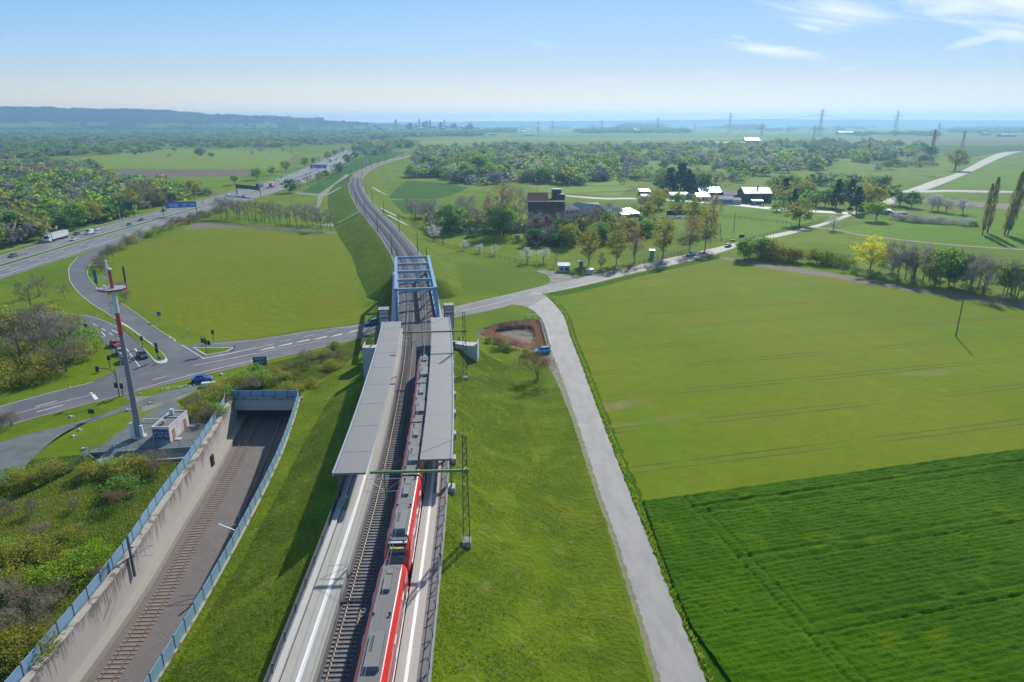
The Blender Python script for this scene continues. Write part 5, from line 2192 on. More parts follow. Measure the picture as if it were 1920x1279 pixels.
KINDS_ = {
    'fresh': dict(t='round', cl=46, per=42, cz=.60, rx=.34, rz=.36, cr=.13, s=.26, leaf='leaf_fresh', look='round fresh green tree'),
    'mid': dict(t='round', cl=50, per=44, cz=.56, rx=.38, rz=.38, cr=.14, s=.27, leaf='leaf_mid', look='full mid green tree'),
    'olive': dict(t='round', cl=46, per=38, cz=.56, rx=.36, rz=.38, cr=.13, s=.25, leaf='leaf_olive', look='olive green leafing tree'),
    'dark': dict(t='round', cl=50, per=44, cz=.52, rx=.40, rz=.42, cr=.14, s=.28, leaf='leaf_dark', look='dark dense tree'),
    'conifer': dict(t='cone', cl=70, per=34, cz=.53, rx=.27, rz=.47, cr=.085, s=.24, leaf='leaf_conifer', look='dark pointed conifer', limbs=6),
    'blossom': dict(t='round', cl=40, per=32, cz=.58, rx=.40, rz=.34, cr=.13, s=.20, leaf='leaf_blossom', look='pale pinkish blossoming tree', limbs=16),
    'white': dict(t='round', cl=34, per=30, cz=.58, rx=.38, rz=.34, cr=.12, s=.20, leaf='leaf_white', look='white blossoming tree', limbs=18),
    'birch': dict(t='round', cl=74, per=30, cz=.57, rx=.25, rz=.42, cr=.085, s=.17, leaf='leaf_birch', bark='bark_pale', look='drooping yellow-green birch', limbs=22),
    'copper': dict(t='round', cl=70, per=24, cz=.57, rx=.27, rz=.42, cr=.085, s=.13, leaf='leaf_copper', bark='bark_pale', look='coppery drooping birch', limbs=26),
    'poplar': dict(t='plume', leaf='leaf_poplar', look='tall narrow poplar', tr=.13),
    'yellow': dict(t='round', cl=56, per=40, cz=.58, rx=.46, rz=.38, cr=.12, s=.20, leaf='leaf_yellow', look='round bright yellow tree', limbs=26),
    'oak': dict(t='round', cl=60, per=34, cz=.58, rx=.58, rz=.36, cr=.13, s=.24, leaf='leaf_olive', look='broad yellow-green oak', limbs=26, tr=.28),
    'bare': dict(t='twig', per=5, cr=.035, s=.75, w=.032, h0=.12, leaf='twig', look='bare brown tree', spread=.72, mix=.12, ml='leaf_olive', ms=.13),
    'baregrey': dict(t='twig', per=5, cr=.035, s=.75, w=.038, leaf='twig_grey', h0=.12, look='bare grey tree', spread=.72, mix=.15, ml='leaf_olive', ms=.15),
    'thin': dict(t='twig', per=3, cr=.03, s=.6, w=.035, leaf='twig', look='slim bare tree', spread=.34, fan=6, h0=.3, tr=.11, mix=.35, ml='leaf_olive', ms=.12),
    'bush': dict(t='dome', cl=40, per=46, cz=.48, rx=.62, rz=.46, cr=.26, s=.33, leaf='leaf_mid', look='dense green bush', stems=7),
    'bushfresh': dict(t='dome', cl=40, per=46, cz=.48, rx=.62, rz=.46, cr=.26, s=.30, leaf='leaf_fresh', look='fresh yellow-green bush', stems=7),
    'busholive': dict(t='dome', cl=40, per=42, cz=.48, rx=.64, rz=.46, cr=.26, s=.30, leaf='leaf_olive', look='olive green bush', stems=9),
    'bushbrown': dict(t='twig', per=7, cr=.09, s=1.2, w=.05, nst=4, spread=1.0, fan=5, h0=.05, tr=.09, leaf='twig', look='bare brown bush', mix=.25, ml='leaf_olive', ms=.2),
    'bushred': dict(t='twig', per=7, cr=.09, s=1.2, w=.05, nst=4, spread=1.0, fan=5, h0=.05, tr=.09, leaf='twig_red', look='bare reddish bush', mix=.15, ml='leaf_olive', ms=.2),
    'bushpale': dict(t='dome', cl=34, per=36, cz=.48, rx=.62, rz=.46, cr=.26, s=.28, leaf='leaf_blossom', look='pale blossoming bush', stems=7),
}
RV = random.Random(11)
ZONE = {}


def plant(kind, x, y, h, group=None, label=None, wide=1.0, name=None, world=None, zone=None, z=0.0):
    """x, y = foot in the picture, h = height in metres"""
    crown, trunk = proto(kind, RV.randrange(3))
    p = P(x, y, 0) if world is None else Vector((world[0], world[1], 0))
    isb = kind.startswith('bush')
    nm = name or ('bush' if isb else ('poplar_tree' if kind == 'poplar' else 'birch_tree' if kind in ('birch', 'copper') else 'conifer_tree' if kind == 'conifer' else 'tree'))
    r = empty(nm, (p.x, p.y, z), RV.uniform(0, 6.28), label, {'bush': 'bush', 'poplar_tree': 'poplar', 'birch_tree': 'birch', 'conifer_tree': 'conifer'}.get(nm, 'tree'), group)
    k = h / 10.0
    r.scale = (k * wide, k * wide * RV.uniform(.9, 1.1), k)
    link('stems' if isb else 'trunk', trunk, r)
    link('foliage' if isb else 'crown', crown, r)
    if zone:
        r['look'] = KINDS_[kind]['look']
        ZONE.setdefault(zone, []).append(r)
    return r


def zone(poly, n, kinds, hr, group, where, sep=4.0, wide=(.9, 1.15), seed=1, edge=None, extra=()):
    """individual trees scattered over a piece of ground; members get labels that count across the picture"""
    rnd = random.Random(seed)
    w_ = PP(poly)
    pl_ = [(p.x, p.y) for p in w_]
    xs = [p[0] for p in pl_]
    ys_ = [p[1] for p in pl_]
    got = []
    tries = 0
    while len(got) < n and tries < 6000:
        tries += 1
        px, py = rnd.uniform(min(xs), max(xs)), rnd.uniform(min(ys_), max(ys_))
        if not inside(np.array([px]), np.array([py]), pl_)[0]:
            continue
        if any((px - a) ** 2 + (py - c) ** 2 < sep * sep for a, c in got):
            continue
        got.append((px, py))
    key = (group, where)
    for px, py in got:
        k = rnd.choice(kinds)
        plant(k, 0, 0, rnd.uniform(*hr), group, wide=rnd.uniform(*wide), world=(px, py), zone=key)
    return key


def rowz(pts, n, kinds, hr, group, where, jit=1.0, wide=(.9, 1.15), seed=1):
    rnd = random.Random(seed)
    w_ = resample(PP(pts), n=n)
    key = (group, where)
    for p in w_:
        plant(rnd.choice(kinds), 0, 0, rnd.uniform(*hr), group, wide=rnd.uniform(*wide), world=(p.x + rnd.uniform(-jit, jit), p.y + rnd.uniform(-jit, jit)), zone=key)


# --- single, well visible trees
plant('poplar', 1842, 440, 26.5, 'poplars beside the right meadow', 'tall narrow poplar, leftmost of the pair group at the right edge', .95)
plant('poplar', 1851, 437, 29.5, 'poplars beside the right meadow', 'tallest of the left poplar pair near the right edge', .95)
plant('poplar', 1883, 441, 33, 'poplars beside the right meadow', 'very tall leaning poplar nearest the right edge of the picture', 1.0).rotation_euler = (0, rad(5), 0)
plant('poplar', 1889, 441, 31, 'poplars beside the right meadow', 'second stem of the rightmost tall poplar', .9).rotation_euler = (0, rad(8), 0)
plant('poplar', 1746, 291, 45, None, 'lone distant poplar rising above the groves near the right pylons', 1.3)
plant('oak', 1790, 320, 27, None, 'broad yellow-green oak beside the bend of the country road', 1.0)
plant('yellow', 1630, 512, 14.5, None, 'round bright yellow tree in the row behind the ploughed strip', 1.0)
plant('white', 813, 452, 9, None, 'white blossoming tree right of the curving embankment', 1.1)
plant('olive', 365, 371, 16, None, 'solitary round tree on the far side of the motorway in a green field', 1.0)
for i, (x, y, h_) in enumerate(((870, 469, 5), (899, 474, 4.5), (928, 478, 5.2), (988, 493, 7), (1019, 493, 7))):
    plant('white', x, y, h_, 'blossoming orchard trees in a row', 'small white blossoming tree, %s from the left in the orchard row' % ordinal(i + 1), 1.1)
plant('thin', 1043, 500, 7, None, 'small bare tree between the white orchard trees and the shed', 1)
for i, (k, x, y, h_, w_) in enumerate((('birch', 1104, 497, 15.5, 1.05), ('copper', 1127, 506, 8, .9), ('birch', 1156, 497, 15.5, .95), ('copper', 1189, 492, 16.5, 1.05), ('birch', 1243, 485, 18, 1.0),
                                       ('copper', 1293, 473, 16.5, 1.1), ('birch', 1322, 468, 19, 1.1), ('birch', 1300, 440, 21, 1.0), ('copper', 1335, 430, 20, .9))):
    plant(k, x, y, h_, 'birches along the country road', '%s, %s from the left along the country road' % (KINDS_[k]['look'], ordinal(i + 1)), w_)
plant('copper', 941, 440, 27, None, 'big copper-tinted tree left of the mill', 1.25)
plant('baregrey', 965, 425, 24, None, 'second copper-tinted tree close to the mill wall', 1.0)
plant('bushred', 1008, 712, 6.2, None, 'bare reddish bush on the slope below the parked blue car', 1.15)
plant('white', 1562, 432, 8.5, None, 'white blossoming shrub beside the bend in the country road', 1.3)
plant('fresh', 1642, 414, 12.5, None, 'round pale green tree beside the country road and allotments', 1.5)
plant('olive', 1498, 423, 16, None, 'fresh olive tree in the paddock left of the country road', 1.3)
for i, (x, y, h_) in enumerate(((58, 577, 9), (74, 555, 7.5), (121, 560, 5))):
    plant('bare', x, y, h_, 'bare trees on the left meadow', 'small bare tree, %s from the left on the meadow beside the motorway' % ordinal(i + 1), 1.2)

for i, (k, x, y, h_) in enumerate((('baregrey', 1003, 446, 15), ('bare', 1028, 449, 14), ('baregrey', 1056, 449, 15), ('bare', 1078, 447, 16), ('baregrey', 1110, 442, 17), ('bare', 1138, 438, 17), ('baregrey', 1163, 430, 14), ('olive', 1212, 420, 15))):
    plant(k, x, y, h_, 'tall trees close to the mill', '%s, %s from the left of the tall trees before the mill' % (KINDS_[k]['look'], ordinal(i + 1)), 1.0)
# --- scrub on the left island, hedges, banks
zone([(-5, 735), (60, 728), (120, 715), (165, 690), (172, 660), (165, 625), (125, 612), (95, 600), (40, 598), (-5, 600)], 26, ['busholive', 'bush', 'busholive', 'bushbrown', 'bush'], (4.5, 7), 'bushes on the left road island', 'in the thicket at the left edge', 4.0, (1.0, 1.3), 3)
for i, (x, y, k, h_) in enumerate(((42, 690, 'bare', 14), (100, 660, 'baregrey', 12), (130, 672, 'baregrey', 11), (75, 640, 'bare', 12), (12, 650, 'olive', 11))):
    plant(k, x, y, h_, 'trees in the thicket at the left edge', '%s, %s of the taller ones in the left thicket' % (KINDS_[k]['look'], ordinal(i + 1)), 1.15)
rowz([(185, 512), (196, 492), (214, 474), (250, 456), (300, 437), (345, 423), (385, 409), (418, 396)], 34, ['busholive', 'bushbrown', 'bushbrown', 'bush', 'bushred'], (3.2, 5.2), 'hedge along the slip road', 'in the slip road hedge', 1.6, (.9, 1.2), 5)
for x, y in ((236, 563), (228, 545)):
    plant('bushbrown', x, y, 3.2, 'dark bushes by the mast', 'low dark bush %s beside the slip road bend' % ('nearer' if y > 550 else 'farther'), 1.3)
rowz([(418, 409), (470, 415), (520, 421), (575, 428), (615, 433)], 22, ['thin', 'thin', 'thin', 'thin', 'baregrey'], (12, 14.5), 'row of slim bare trees', 'in the slim front row', 1.2, (.9, 1.2), 6)
rowz([(430, 404), (500, 409), (560, 417), (612, 424)], 10, ['thin', 'thin', 'baregrey'], (11, 13.5), 'second row of slim bare trees', 'in the back row beyond the round field', 2.0, (.9, 1.2), 7)
zone([(345, 785), (362, 765), (400, 742), (440, 722), (475, 704), (492, 700), (500, 712), (470, 735), (430, 742), (420, 752), (400, 792)], 17, ['busholive', 'busholive', 'bush', 'bushbrown'], (2.4, 3.8), 'bushes on the bank behind the tunnel', 'on the bank behind the tunnel mouth', 2.3, (1.0, 1.4), 8)
zone([(500, 735), (520, 720), (560, 712), (610, 700), (640, 680), (660, 665), (665, 655), (690, 640), (694, 632), (640, 645), (560, 680), (500, 700)], 15, ['busholive', 'bushbrown', 'bushfresh', 'bush'], (1.3, 2.6), 'low bushes between road and station bank', 'between road and station bank', 2.5, (1.1, 1.6), 9)
for i, (x, y, h_, k) in enumerate(((546, 735, 3.0, 'busholive'), (478, 722, 2.5, 'busholive'), (586, 722, 2.0, 'busholive'))):
    plant(k, x, y, h_, 'rounded bushes by the tunnel screen', 'rounded olive bush, %s beside the tunnel screen' % ordinal(i + 1), 1.5)
zone([(905, 640), (930, 652), (960, 660), (1000, 672), (1000, 662), (960, 650), (915, 632)], 10, ['busholive', 'bush', 'bushbrown'], (1.4, 2.4), 'bushes along the pond edge', 'along the brown pond hollow', 1.3, (.9, 1.3), 10)
# near-left scrub
NB = [(40, 915, 3.2, 'busholive'), (95, 893, 3.0, 'busholive'), (20, 905, 2.6, 'bush'), (170, 893, 2.8, 'busholive'), (205, 884, 2.4, 'bush'), (238, 890, 3.6, 'busholive'), (262, 885, 3.0, 'busholive'),
      (296, 884, 3.0, 'bushbrown'), (232, 925, 3.0, 'bush'), (222, 950, 2.4, 'bushred'), (0, 985, 3.2, 'bushbrown'), (60, 1040, 3.0, 'busholive'), (20, 1062, 3.4, 'busholive'),
      (95, 1050, 2.4, 'busholive'), (150, 1075, 3.4, 'bushfresh'), (178, 1050, 2.6, 'bushfresh'), (122, 1095, 3.6, 'bushfresh'), (75, 1110, 3.2, 'bushfresh'), (30, 1105, 3.0, 'busholive'),
      (130, 1015, 2.4, 'busholive'), (80, 1010, 2.2, 'bushbrown'), (10, 1130, 2.8, 'bushbrown'), (50, 1150, 2.8, 'bushbrown'), (100, 1150, 2.4, 'bushbrown'), (20, 1190, 2.6, 'bushbrown'),
      (75, 1190, 2.2, 'bushbrown'), (45, 1225, 3.2, 'busholive'), (15, 1250, 2.8, 'busholive'), (70, 1225, 2.4, 'busholive'), (-10, 1050, 3, 'bush'), (-10, 1220, 3, 'busholive'), (110, 1120, 2.2, 'bushbrown'),
      (190, 1085, 1.6, 'bushbrown'), (-15, 1120, 3, 'bushfresh'), (5, 800, 2.2, 'bushbrown'), (23, 798, 2.4, 'bushbrown'), (140, 955, 1.4, 'bushbrown'), (60, 965, 1.8, 'bushbrown')]
for i, (x, y, h_, k) in enumerate(NB):
    plant(k, x, y, h_ * 1.12, 'scrub left of the trench', zone=('scrub left of the trench', 'in the scrub beside the trench'), wide=1.25)
# --- beyond the motorway
WW = [(-10, 468), (60, 456), (110, 440), (170, 425), (225, 408), (270, 397), (310, 386), (350, 378), (300, 358), (215, 350), (205, 338), (120, 330), (-10, 330)]
zone([(-10, 470), (60, 456), (110, 441), (170, 425), (225, 410), (270, 397), (310, 386), (290, 378), (240, 388), (150, 408), (60, 432), (-10, 440)], 32, ['olive', 'mid', 'bare', 'fresh', 'olive', 'baregrey', 'dark'], (10, 15), 'woodland edge beside the motorway', 'along the woodland edge beside the motorway', 6.5, (1.0, 1.25), 12)
for i, (x, y, k, h_) in enumerate(((262, 393, 'bare', 21), (275, 385, 'bare', 20), (240, 398, 'olive', 15), (290, 388, 'baregrey', 15), (305, 382, 'mid', 10), (330, 378, 'bare', 10))):
    plant(k, x, y, h_, 'large trees near the blue gantry', '%s, %s of the large trees left of the blue gantry' % (KINDS_[k]['look'], ordinal(i + 1)), 1.25)
rowz([(432, 347), (470, 340), (500, 332), (540, 322), (575, 312), (610, 300), (650, 285)], 13, ['olive', 'mid', 'fresh', 'blossom'], (8, 15), 'trees along the far motorway verge', 'along the far verge of the motorway', 5, (1, 1.3), 13)
rowz([(545, 361), (570, 352), (600, 340), (625, 330), (645, 322)], 9, ['dark', 'mid', 'baregrey', 'bare'], (8, 14), 'trees on the near motorway verge', 'on the near verge of the motorway', 3, (1, 1.4), 14)
rowz([(655, 306), (672, 298), (690, 290), (700, 283)], 5, ['dark', 'mid', 'baregrey'], (12, 20), 'farther trees on the near motorway verge', 'where the motorway fades away', 6, (1, 1.4), 15)
zone([(30, 312), (120, 312), (200, 305), (330, 303), (420, 303), (500, 305), (560, 290), (600, 280), (500, 276), (300, 280), (120, 285), (30, 290)], 24, ['dark', 'blossom', 'mid', 'baregrey', 'dark', 'mid'], (8, 15), 'scattered trees on the left meadows', 'scattered over the left meadows', 14, (1.1, 1.7), 16)
# --- right of the railway
zone([(765, 333), (800, 322), (850, 326), (862, 338), (820, 334), (785, 336)], 10, ['blossom', 'dark', 'mid', 'blossom'], (11, 18), 'grove beside the embankment toe', 'in the grove beside the embankment toe', 8, (1.1, 1.5), 17)
zone([(850, 342), (880, 348), (930, 345), (950, 332), (930, 318), (890, 318), (860, 328)], 8, ['dark', 'mid', 'mid'], (12, 20), 'grove round the pale tree', 'around the big pale tree', 9, (1.1, 1.5), 18)
plant('fresh', 900, 333, 27, None, 'large pale yellow-green tree in the grove right of the railway', 1.25)
zone([(810, 305), (840, 290), (900, 285), (960, 282), (1040, 290), (1080, 300), (1000, 310), (900, 315)], 10, ['dark', 'mid', 'blossom', 'baregrey'], (12, 20), 'trees behind the railway groves', 'behind the grove right of the railway', 14, (1.2, 1.8), 19)
zone([(1010, 345), (1060, 350), (1130, 342), (1140, 325), (1100, 308), (1030, 308), (985, 318)], 16, ['fresh', 'blossom', 'mid', 'fresh', 'baregrey'], (12, 19), 'large grove north of the mill', 'in the large grove north of the mill', 9, (1.1, 1.6), 20)
zone([(1140, 312), (1200, 318), (1300, 322), (1380, 318), (1440, 330), (1440, 290), (1300, 285), (1180, 290)], 18, ['mid', 'blossom', 'fresh', 'dark', 'white', 'baregrey'], (9, 18), 'scattered paddock trees', 'among the paddocks north of the stables', 15, (1.1, 1.6), 21)
zone([(1440, 320), (1500, 325), (1500, 300), (1600, 285), (1720, 305), (1750, 300), (1740, 282), (1600, 270), (1470, 278)], 16, ['dark', 'mid', 'baregrey', 'olive', 'blossom'], (12, 22), 'groves below the pylons', 'in the groves below the pylons', 15, (1.2, 1.7), 22)
rowz([(1640, 320), (1700, 312), (1745, 305)], 6, ['dark', 'white', 'mid'], (9, 13), 'dark row left of the oak', 'in the dark row left of the oak', 6, (1.2, 1.7), 23)
# mill grove
zone([(760, 418), (800, 420), (860, 440), (900, 447), (980, 455), (985, 440), (940, 420), (880, 410), (820, 405), (770, 400)], 20, ['baregrey', 'bare', 'thin', 'baregrey', 'mid'], (11, 18), 'bare grove left of the mill', 'in the bare grove left of the mill', 6, (1.0, 1.4), 24)
zone([(985, 470), (1030, 468), (1090, 464), (1150, 456), (1230, 440), (1230, 420), (1180, 420), (1130, 437), (1060, 446), (1000, 448)], 16, ['mid', 'bare', 'olive', 'bare', 'dark', 'busholive'], (7, 13), 'trees in front of the mill', 'in front of the mill buildings', 6, (1.0, 1.4), 25)
zone([(1185, 410), (1230, 425), (1270, 415), (1290, 395), (1240, 388), (1190, 392)], 7, ['olive', 'mid', 'bare'], (9, 15), 'trees right of the bright roof', 'right of the bright mill roof', 6, (1.0, 1.4), 26)
zone([(1225, 366), (1262, 370), (1310, 370), (1330, 364), (1300, 352), (1250, 352)], 9, ['conifer', 'dark', 'dark', 'mid'], (12, 22), 'dark trees among the stables', 'among the white stables', 6, (1.2, 1.7), 27)
zone([(1450, 392), (1480, 392), (1530, 400), (1580, 402), (1640, 398), (1655, 380), (1600, 362), (1520, 358), (1450, 360)], 16, ['conifer', 'conifer', 'dark', 'mid', 'olive'], (12, 21), 'conifer wood beside the stables', 'in the dark wood right of the stables', 7, (1.1, 1.6), 28)
rowz([(1690, 385), (1720, 392), (1760, 396), (1800, 402)], 7, ['mid', 'dark', 'baregrey', 'blossom'], (8, 13), 'trees by the allotments', 'beside the allotments at the country road', 4, (1.1, 1.6), 29)
rowz([(1680, 412), (1730, 418), (1790, 420), (1822, 424)], 13, ['bushpale', 'bush', 'bushpale'], (3, 5.5), 'pale hedge by the allotments', 'in the allotment hedge', 2, (1.2, 1.7), 30)
# the tree belt behind the ploughed strip
rowz([(1400, 486), (1420, 484), (1450, 480)], 5, ['mid', 'busholive', 'mid'], (7, 11), 'leafy clump at the start of the tree belt', 'at the left end of the field belt', 2, (1.1, 1.5), 31)
rowz([(1450, 487), (1500, 491), (1550, 496), (1590, 500)], 12, ['busholive', 'olive', 'bushfresh', 'baregrey'], (5, 9), 'bushy part of the tree belt', 'in the bushy belt', 1.5, (1.1, 1.5), 32)
rowz([(1660, 517), (1680, 520), (1740, 530), (1800, 541), (1860, 552), (1915, 562)], 24, ['bare', 'olive', 'thin', 'mid', 'baregrey'], (9, 15), 'bare part of the tree belt', 'in the bare belt at the right edge', 2.5, (1.0, 1.4), 33)
rowz([(1580, 509), (1700, 528), (1800, 546), (1915, 568)], 18, ['bushbrown', 'bush', 'bushbrown'], (1.6, 3), 'undergrowth of the tree belt', 'under the bare right belt', 1.5, (1.1, 1.5), 34)
for key, objs in ZONE.items():
    for o_ in objs:
        if len((o_['look'] + key[1]).replace('-', ' ').split()) > 9:
            pass
    number_from_left(objs, '{look}, {n} from the left ' + key[1])

# --- woodland that reads as one mass


def low_tree(rs, kind):
    if kind == 'cone':
        _, pts = blob(rs, 16, 7, 5.5, 2.4, 4.6, .8, 'cone')
    else:
        _, pts = blob(rs, 18, 9, 5.2, 4.0, 4.6, 1.7, 'dome')
    pts[:, 2] = np.maximum(pts[:, 2], .3)
    return quads(rs, pts, .74)


leaf_mat('wood_olive', (0.242, 0.283, 0.049), (0.297, 0.297, 0.071))
leaf_mat('wood_fresh', (0.231, 0.360, 0.058), (0.273, 0.389, 0.086))
leaf_mat('wood_pale', (0.347, 0.347, 0.270), (0.309, 0.297, 0.244))


def woods(name, label, areas, seed=5):
    rs = np.random.RandomState(seed)
    mats = ['leaf_dark', 'leaf_mid', 'twig_grey', 'wood_olive', 'wood_pale', 'wood_fresh']
    wts = np.array([.22, .32, .18, .13, .06, .09])
    protos = [low_tree(rs, 'r') for _ in range(6)]
    Vs, Fs, Ms = [], [], []
    base = 0
    for poly, spacing, hr, wide, cover, flat, wt in areas:
        pl_ = [(p.x, p.y) for p in PP(poly)]
        xs = np.array([p[0] for p in pl_])
        ys_ = np.array([p[1] for p in pl_])
        area = (xs.max() - xs.min()) * (ys_.max() - ys_.min())
        n_ = int(area / spacing ** 2)
        X = rs.uniform(xs.min(), xs.max(), n_)
        Y = rs.uniform(ys_.min(), ys_.max(), n_)
        k = inside(X, Y, pl_)
        if cover < 1:
            k &= (.65 * vnoise(X + 5000, Y + 5000, spacing * 3.6, seed + 1) + .35 * vnoise(X + 5000, Y + 5000, spacing * 2.2, seed + 3)) < cover * .9
        X, Y = X[k], Y[k]
        wv = np.array(wt) if wt is not None else wts
        wv = wv / wv.sum()
        for x, y in zip(X, Y):
            V0, F0 = protos[rs.randint(6)]
            h_ = rs.uniform(*hr)
            a = rs.uniform(0, 6.28)
            ca, sa = math.cos(a), math.sin(a)
            wd = wide * rs.uniform(.8, 1.25) * h_ / 10
            V1 = np.empty_like(V0)
            V1[:, 0] = (V0[:, 0] * ca - V0[:, 1] * sa) * wd + x
            V1[:, 1] = (V0[:, 0] * sa + V0[:, 1] * ca) * wd + y
            V1[:, 2] = V0[:, 2] * h_ / 10
            Vs.append(V1)
            Fs.append(F0 + base)
            base += len(V1)
            Ms.append(np.full(len(F0), rs.choice(6, p=wv), dtype=np.int32))
    me = npmesh(name, np.concatenate(Vs), np.concatenate(Fs), mats, 4)
    me.polygons.foreach_set('material_index', np.concatenate(Ms))
    o = link(name, me)
    o['kind'] = 'stuff'
    o['label'] = label
    print(name, len(Ms), 'crowns')
    return o


woods('woodland', 'dense mixed woodland beyond the motorway on the left', [
    (WW, 10.5, (10, 16), 1.25, 1, 0, (.16, .3, .25, .2, 0, .09)),
    ([(-10, 320), (60, 312), (160, 312), (200, 322), (120, 332), (-10, 332)], 13, (9, 13), 1.5, 1, 0, (.3, .1, .5, .1, .05, .0)),
    ([(350, 378), (400, 366), (430, 352), (380, 362), (330, 370)], 11, (5, 8), 1.4, .6, 0, None)], 21)
woods('woodland', 'broad belt of orchards and woodland below the left hills', [
    ([(-60, 300), (160, 292), (260, 286), (400, 278), (560, 276), (690, 268), (690, 247), (-60, 247)], 27, (11, 16), 2.0, .62, 0, (.45, .34, .1, .06, .03, .02)),
    ([(-60, 256), (690, 256), (680, 245.5), (-60, 245.5)], 42, (14, 22), 2.6, .8, 0, (.5, .4, .1, 0, 0, 0)),
    ([(-60, 306), (110, 298), (200, 292), (200, 284), (-60, 284)], 22, (9, 14), 1.7, .55, 0, None)], 22)
woods('woodland', 'hazy woods and hedges on the plain beyond the railway curve', [
    ([(700, 262), (760, 258), (840, 256), (905, 256), (905, 249), (700, 249)], 30, (15, 24), 2.0, .75, 0, (.4, .4, .1, .1, 0, 0)),
    ([(660, 282), (700, 276), (760, 268), (780, 274), (740, 284), (700, 292)], 18, (12, 20), 1.6, .7, 0, (.3, .4, .2, .06, .04, 0)),
    ([(690, 250), (960, 248), (960, 243), (690, 243)], 55, (16, 26), 3.0, .6, 0, (.6, .4, 0, 0, 0, 0)),
    ([(1080, 250.5), (1290, 250), (1290, 245.5), (1080, 246)], 40, (16, 24), 2.4, .9, 0, (.6, .4, 0, 0, 0, 0)),
    ([(960, 246), (1960, 245), (1960, 239), (960, 240)], 95, (16, 28), 4.0, .42, 0, (.6, .4, 0, 0, 0, 0)),
    ([(1165, 243), (1240, 243), (1240, 238), (1165, 238)], 60, (30, 55), 2.2, .9, 0, (.6, .4, 0, 0, 0, 0)),
    ([(1365, 242), (1430, 242), (1430, 238), (1365, 238)], 60, (30, 45), 2.2, .9, 0, (.6, .4, 0, 0, 0, 0)),
    ([(1600, 256), (1760, 256), (1760, 249), (1600, 250)], 34, (12, 20), 2.2, .5, 0, (.6, .4, 0, 0, 0, 0)),
    ([(960, 238.5), (1960, 238.5), (1960, 233.6), (960, 233.6)], 150, (18, 30), 5.5, .45, 0, (.6, .4, 0, 0, 0, 0)),
    ([(1780, 256), (1960, 252), (1960, 241), (1780, 243)], 60, (14, 22), 3, .6, 0, (.6, .4, 0, 0, 0, 0))], 23)
woods('thicket', 'mixed thicket and hedgerows between the groves right of the railway', [
    ([(1100, 304), (1290, 306), (1440, 318), (1440, 274), (1290, 272), (1100, 278)], 15, (5, 18), 1.5, .50, 0, (.12, .27, .16, .14, .12, .19)),
    ([(800, 312), (960, 310), (1110, 312), (1110, 280), (960, 274), (840, 282)], 15, (5, 18), 1.5, .54, 0, (.12, .27, .16, .14, .12, .19)),
    ([(1440, 330), (1520, 322), (1600, 306), (1740, 306), (1730, 276), (1600, 266), (1440, 272)], 16, (6, 20), 1.4, .52, 0, (.25, .27, .2, .1, .06, .12)),
    ([(990, 345), (1080, 349), (1140, 338), (1140, 310), (970, 306)], 10, (10, 17), 1.5, 1, 0, (.2, .3, .2, .1, .1, .1)),
    ([(1630, 320), (1750, 312), (1750, 304), (1630, 312)], 14, (6, 10), 1.5, .6, 0, None),
    ([(1450, 396), (1560, 406), (1650, 398), (1650, 368), (1560, 360), (1450, 364)], 13, (6, 11), 1.3, .6, 0, (.6, .3, .1, 0, 0, 0)),
    ([(985, 466), (1100, 460), (1250, 432), (1230, 420), (1100, 444), (1000, 446)], 6.5, (4, 9), 1.4, .85, 0, (.3, .3, .3, .1, 0, 0)),
    ([(1135, 318), (1200, 323), (1215, 300), (1130, 296)], 15, (9, 16), 1.5, .8, 0, (.1, .3, .15, .1, .15, .2)),
    ([(1215, 298), (1290, 312), (1340, 306), (1330, 288), (1230, 286)], 15, (9, 16), 1.5, .8, 0, (.1, .3, .2, .1, .15, .15)),
    ([(1340, 314), (1440, 334), (1450, 300), (1350, 296)], 15, (9, 15), 1.5, .8, 0, (.15, .3, .2, .1, .15, .1)),
    ([(856, 347), (948, 347), (956, 326), (866, 320)], 11, (9, 16), 1.5, .9, 0, (.3, .3, .1, .1, .1, .1)),
    ([(772, 334), (862, 338), (856, 316), (786, 318)], 11, (8, 15), 1.5, .9, 0, (.25, .25, .2, .05, .2, .05)),
    ([(770, 300), (800, 312), (850, 300), (840, 282), (790, 282)], 14, (10, 16), 1.5, .8, 0, (.3, .25, .25, .05, .1, .05)),
    ([(1440, 352), (1480, 345), (1560, 340), (1620, 345), (1600, 358), (1500, 362), (1445, 362)], 14, (7, 13), 1.4, .6, 0, (.25, .25, .2, .1, .1, .1)),
    ([(1140, 345), (1240, 345), (1440, 352), (1440, 322), (1240, 318), (1140, 320)], 20, (6, 12), 1.5, .42, 0, (.15, .25, .15, .05, .25, .15)),
    ([(765, 425), (860, 442), (980, 456), (980, 436), (860, 412), (780, 402)], 7.5, (4, 9), 1.4, .7, 0, (.2, .3, .4, .1, 0, 0))], 24)


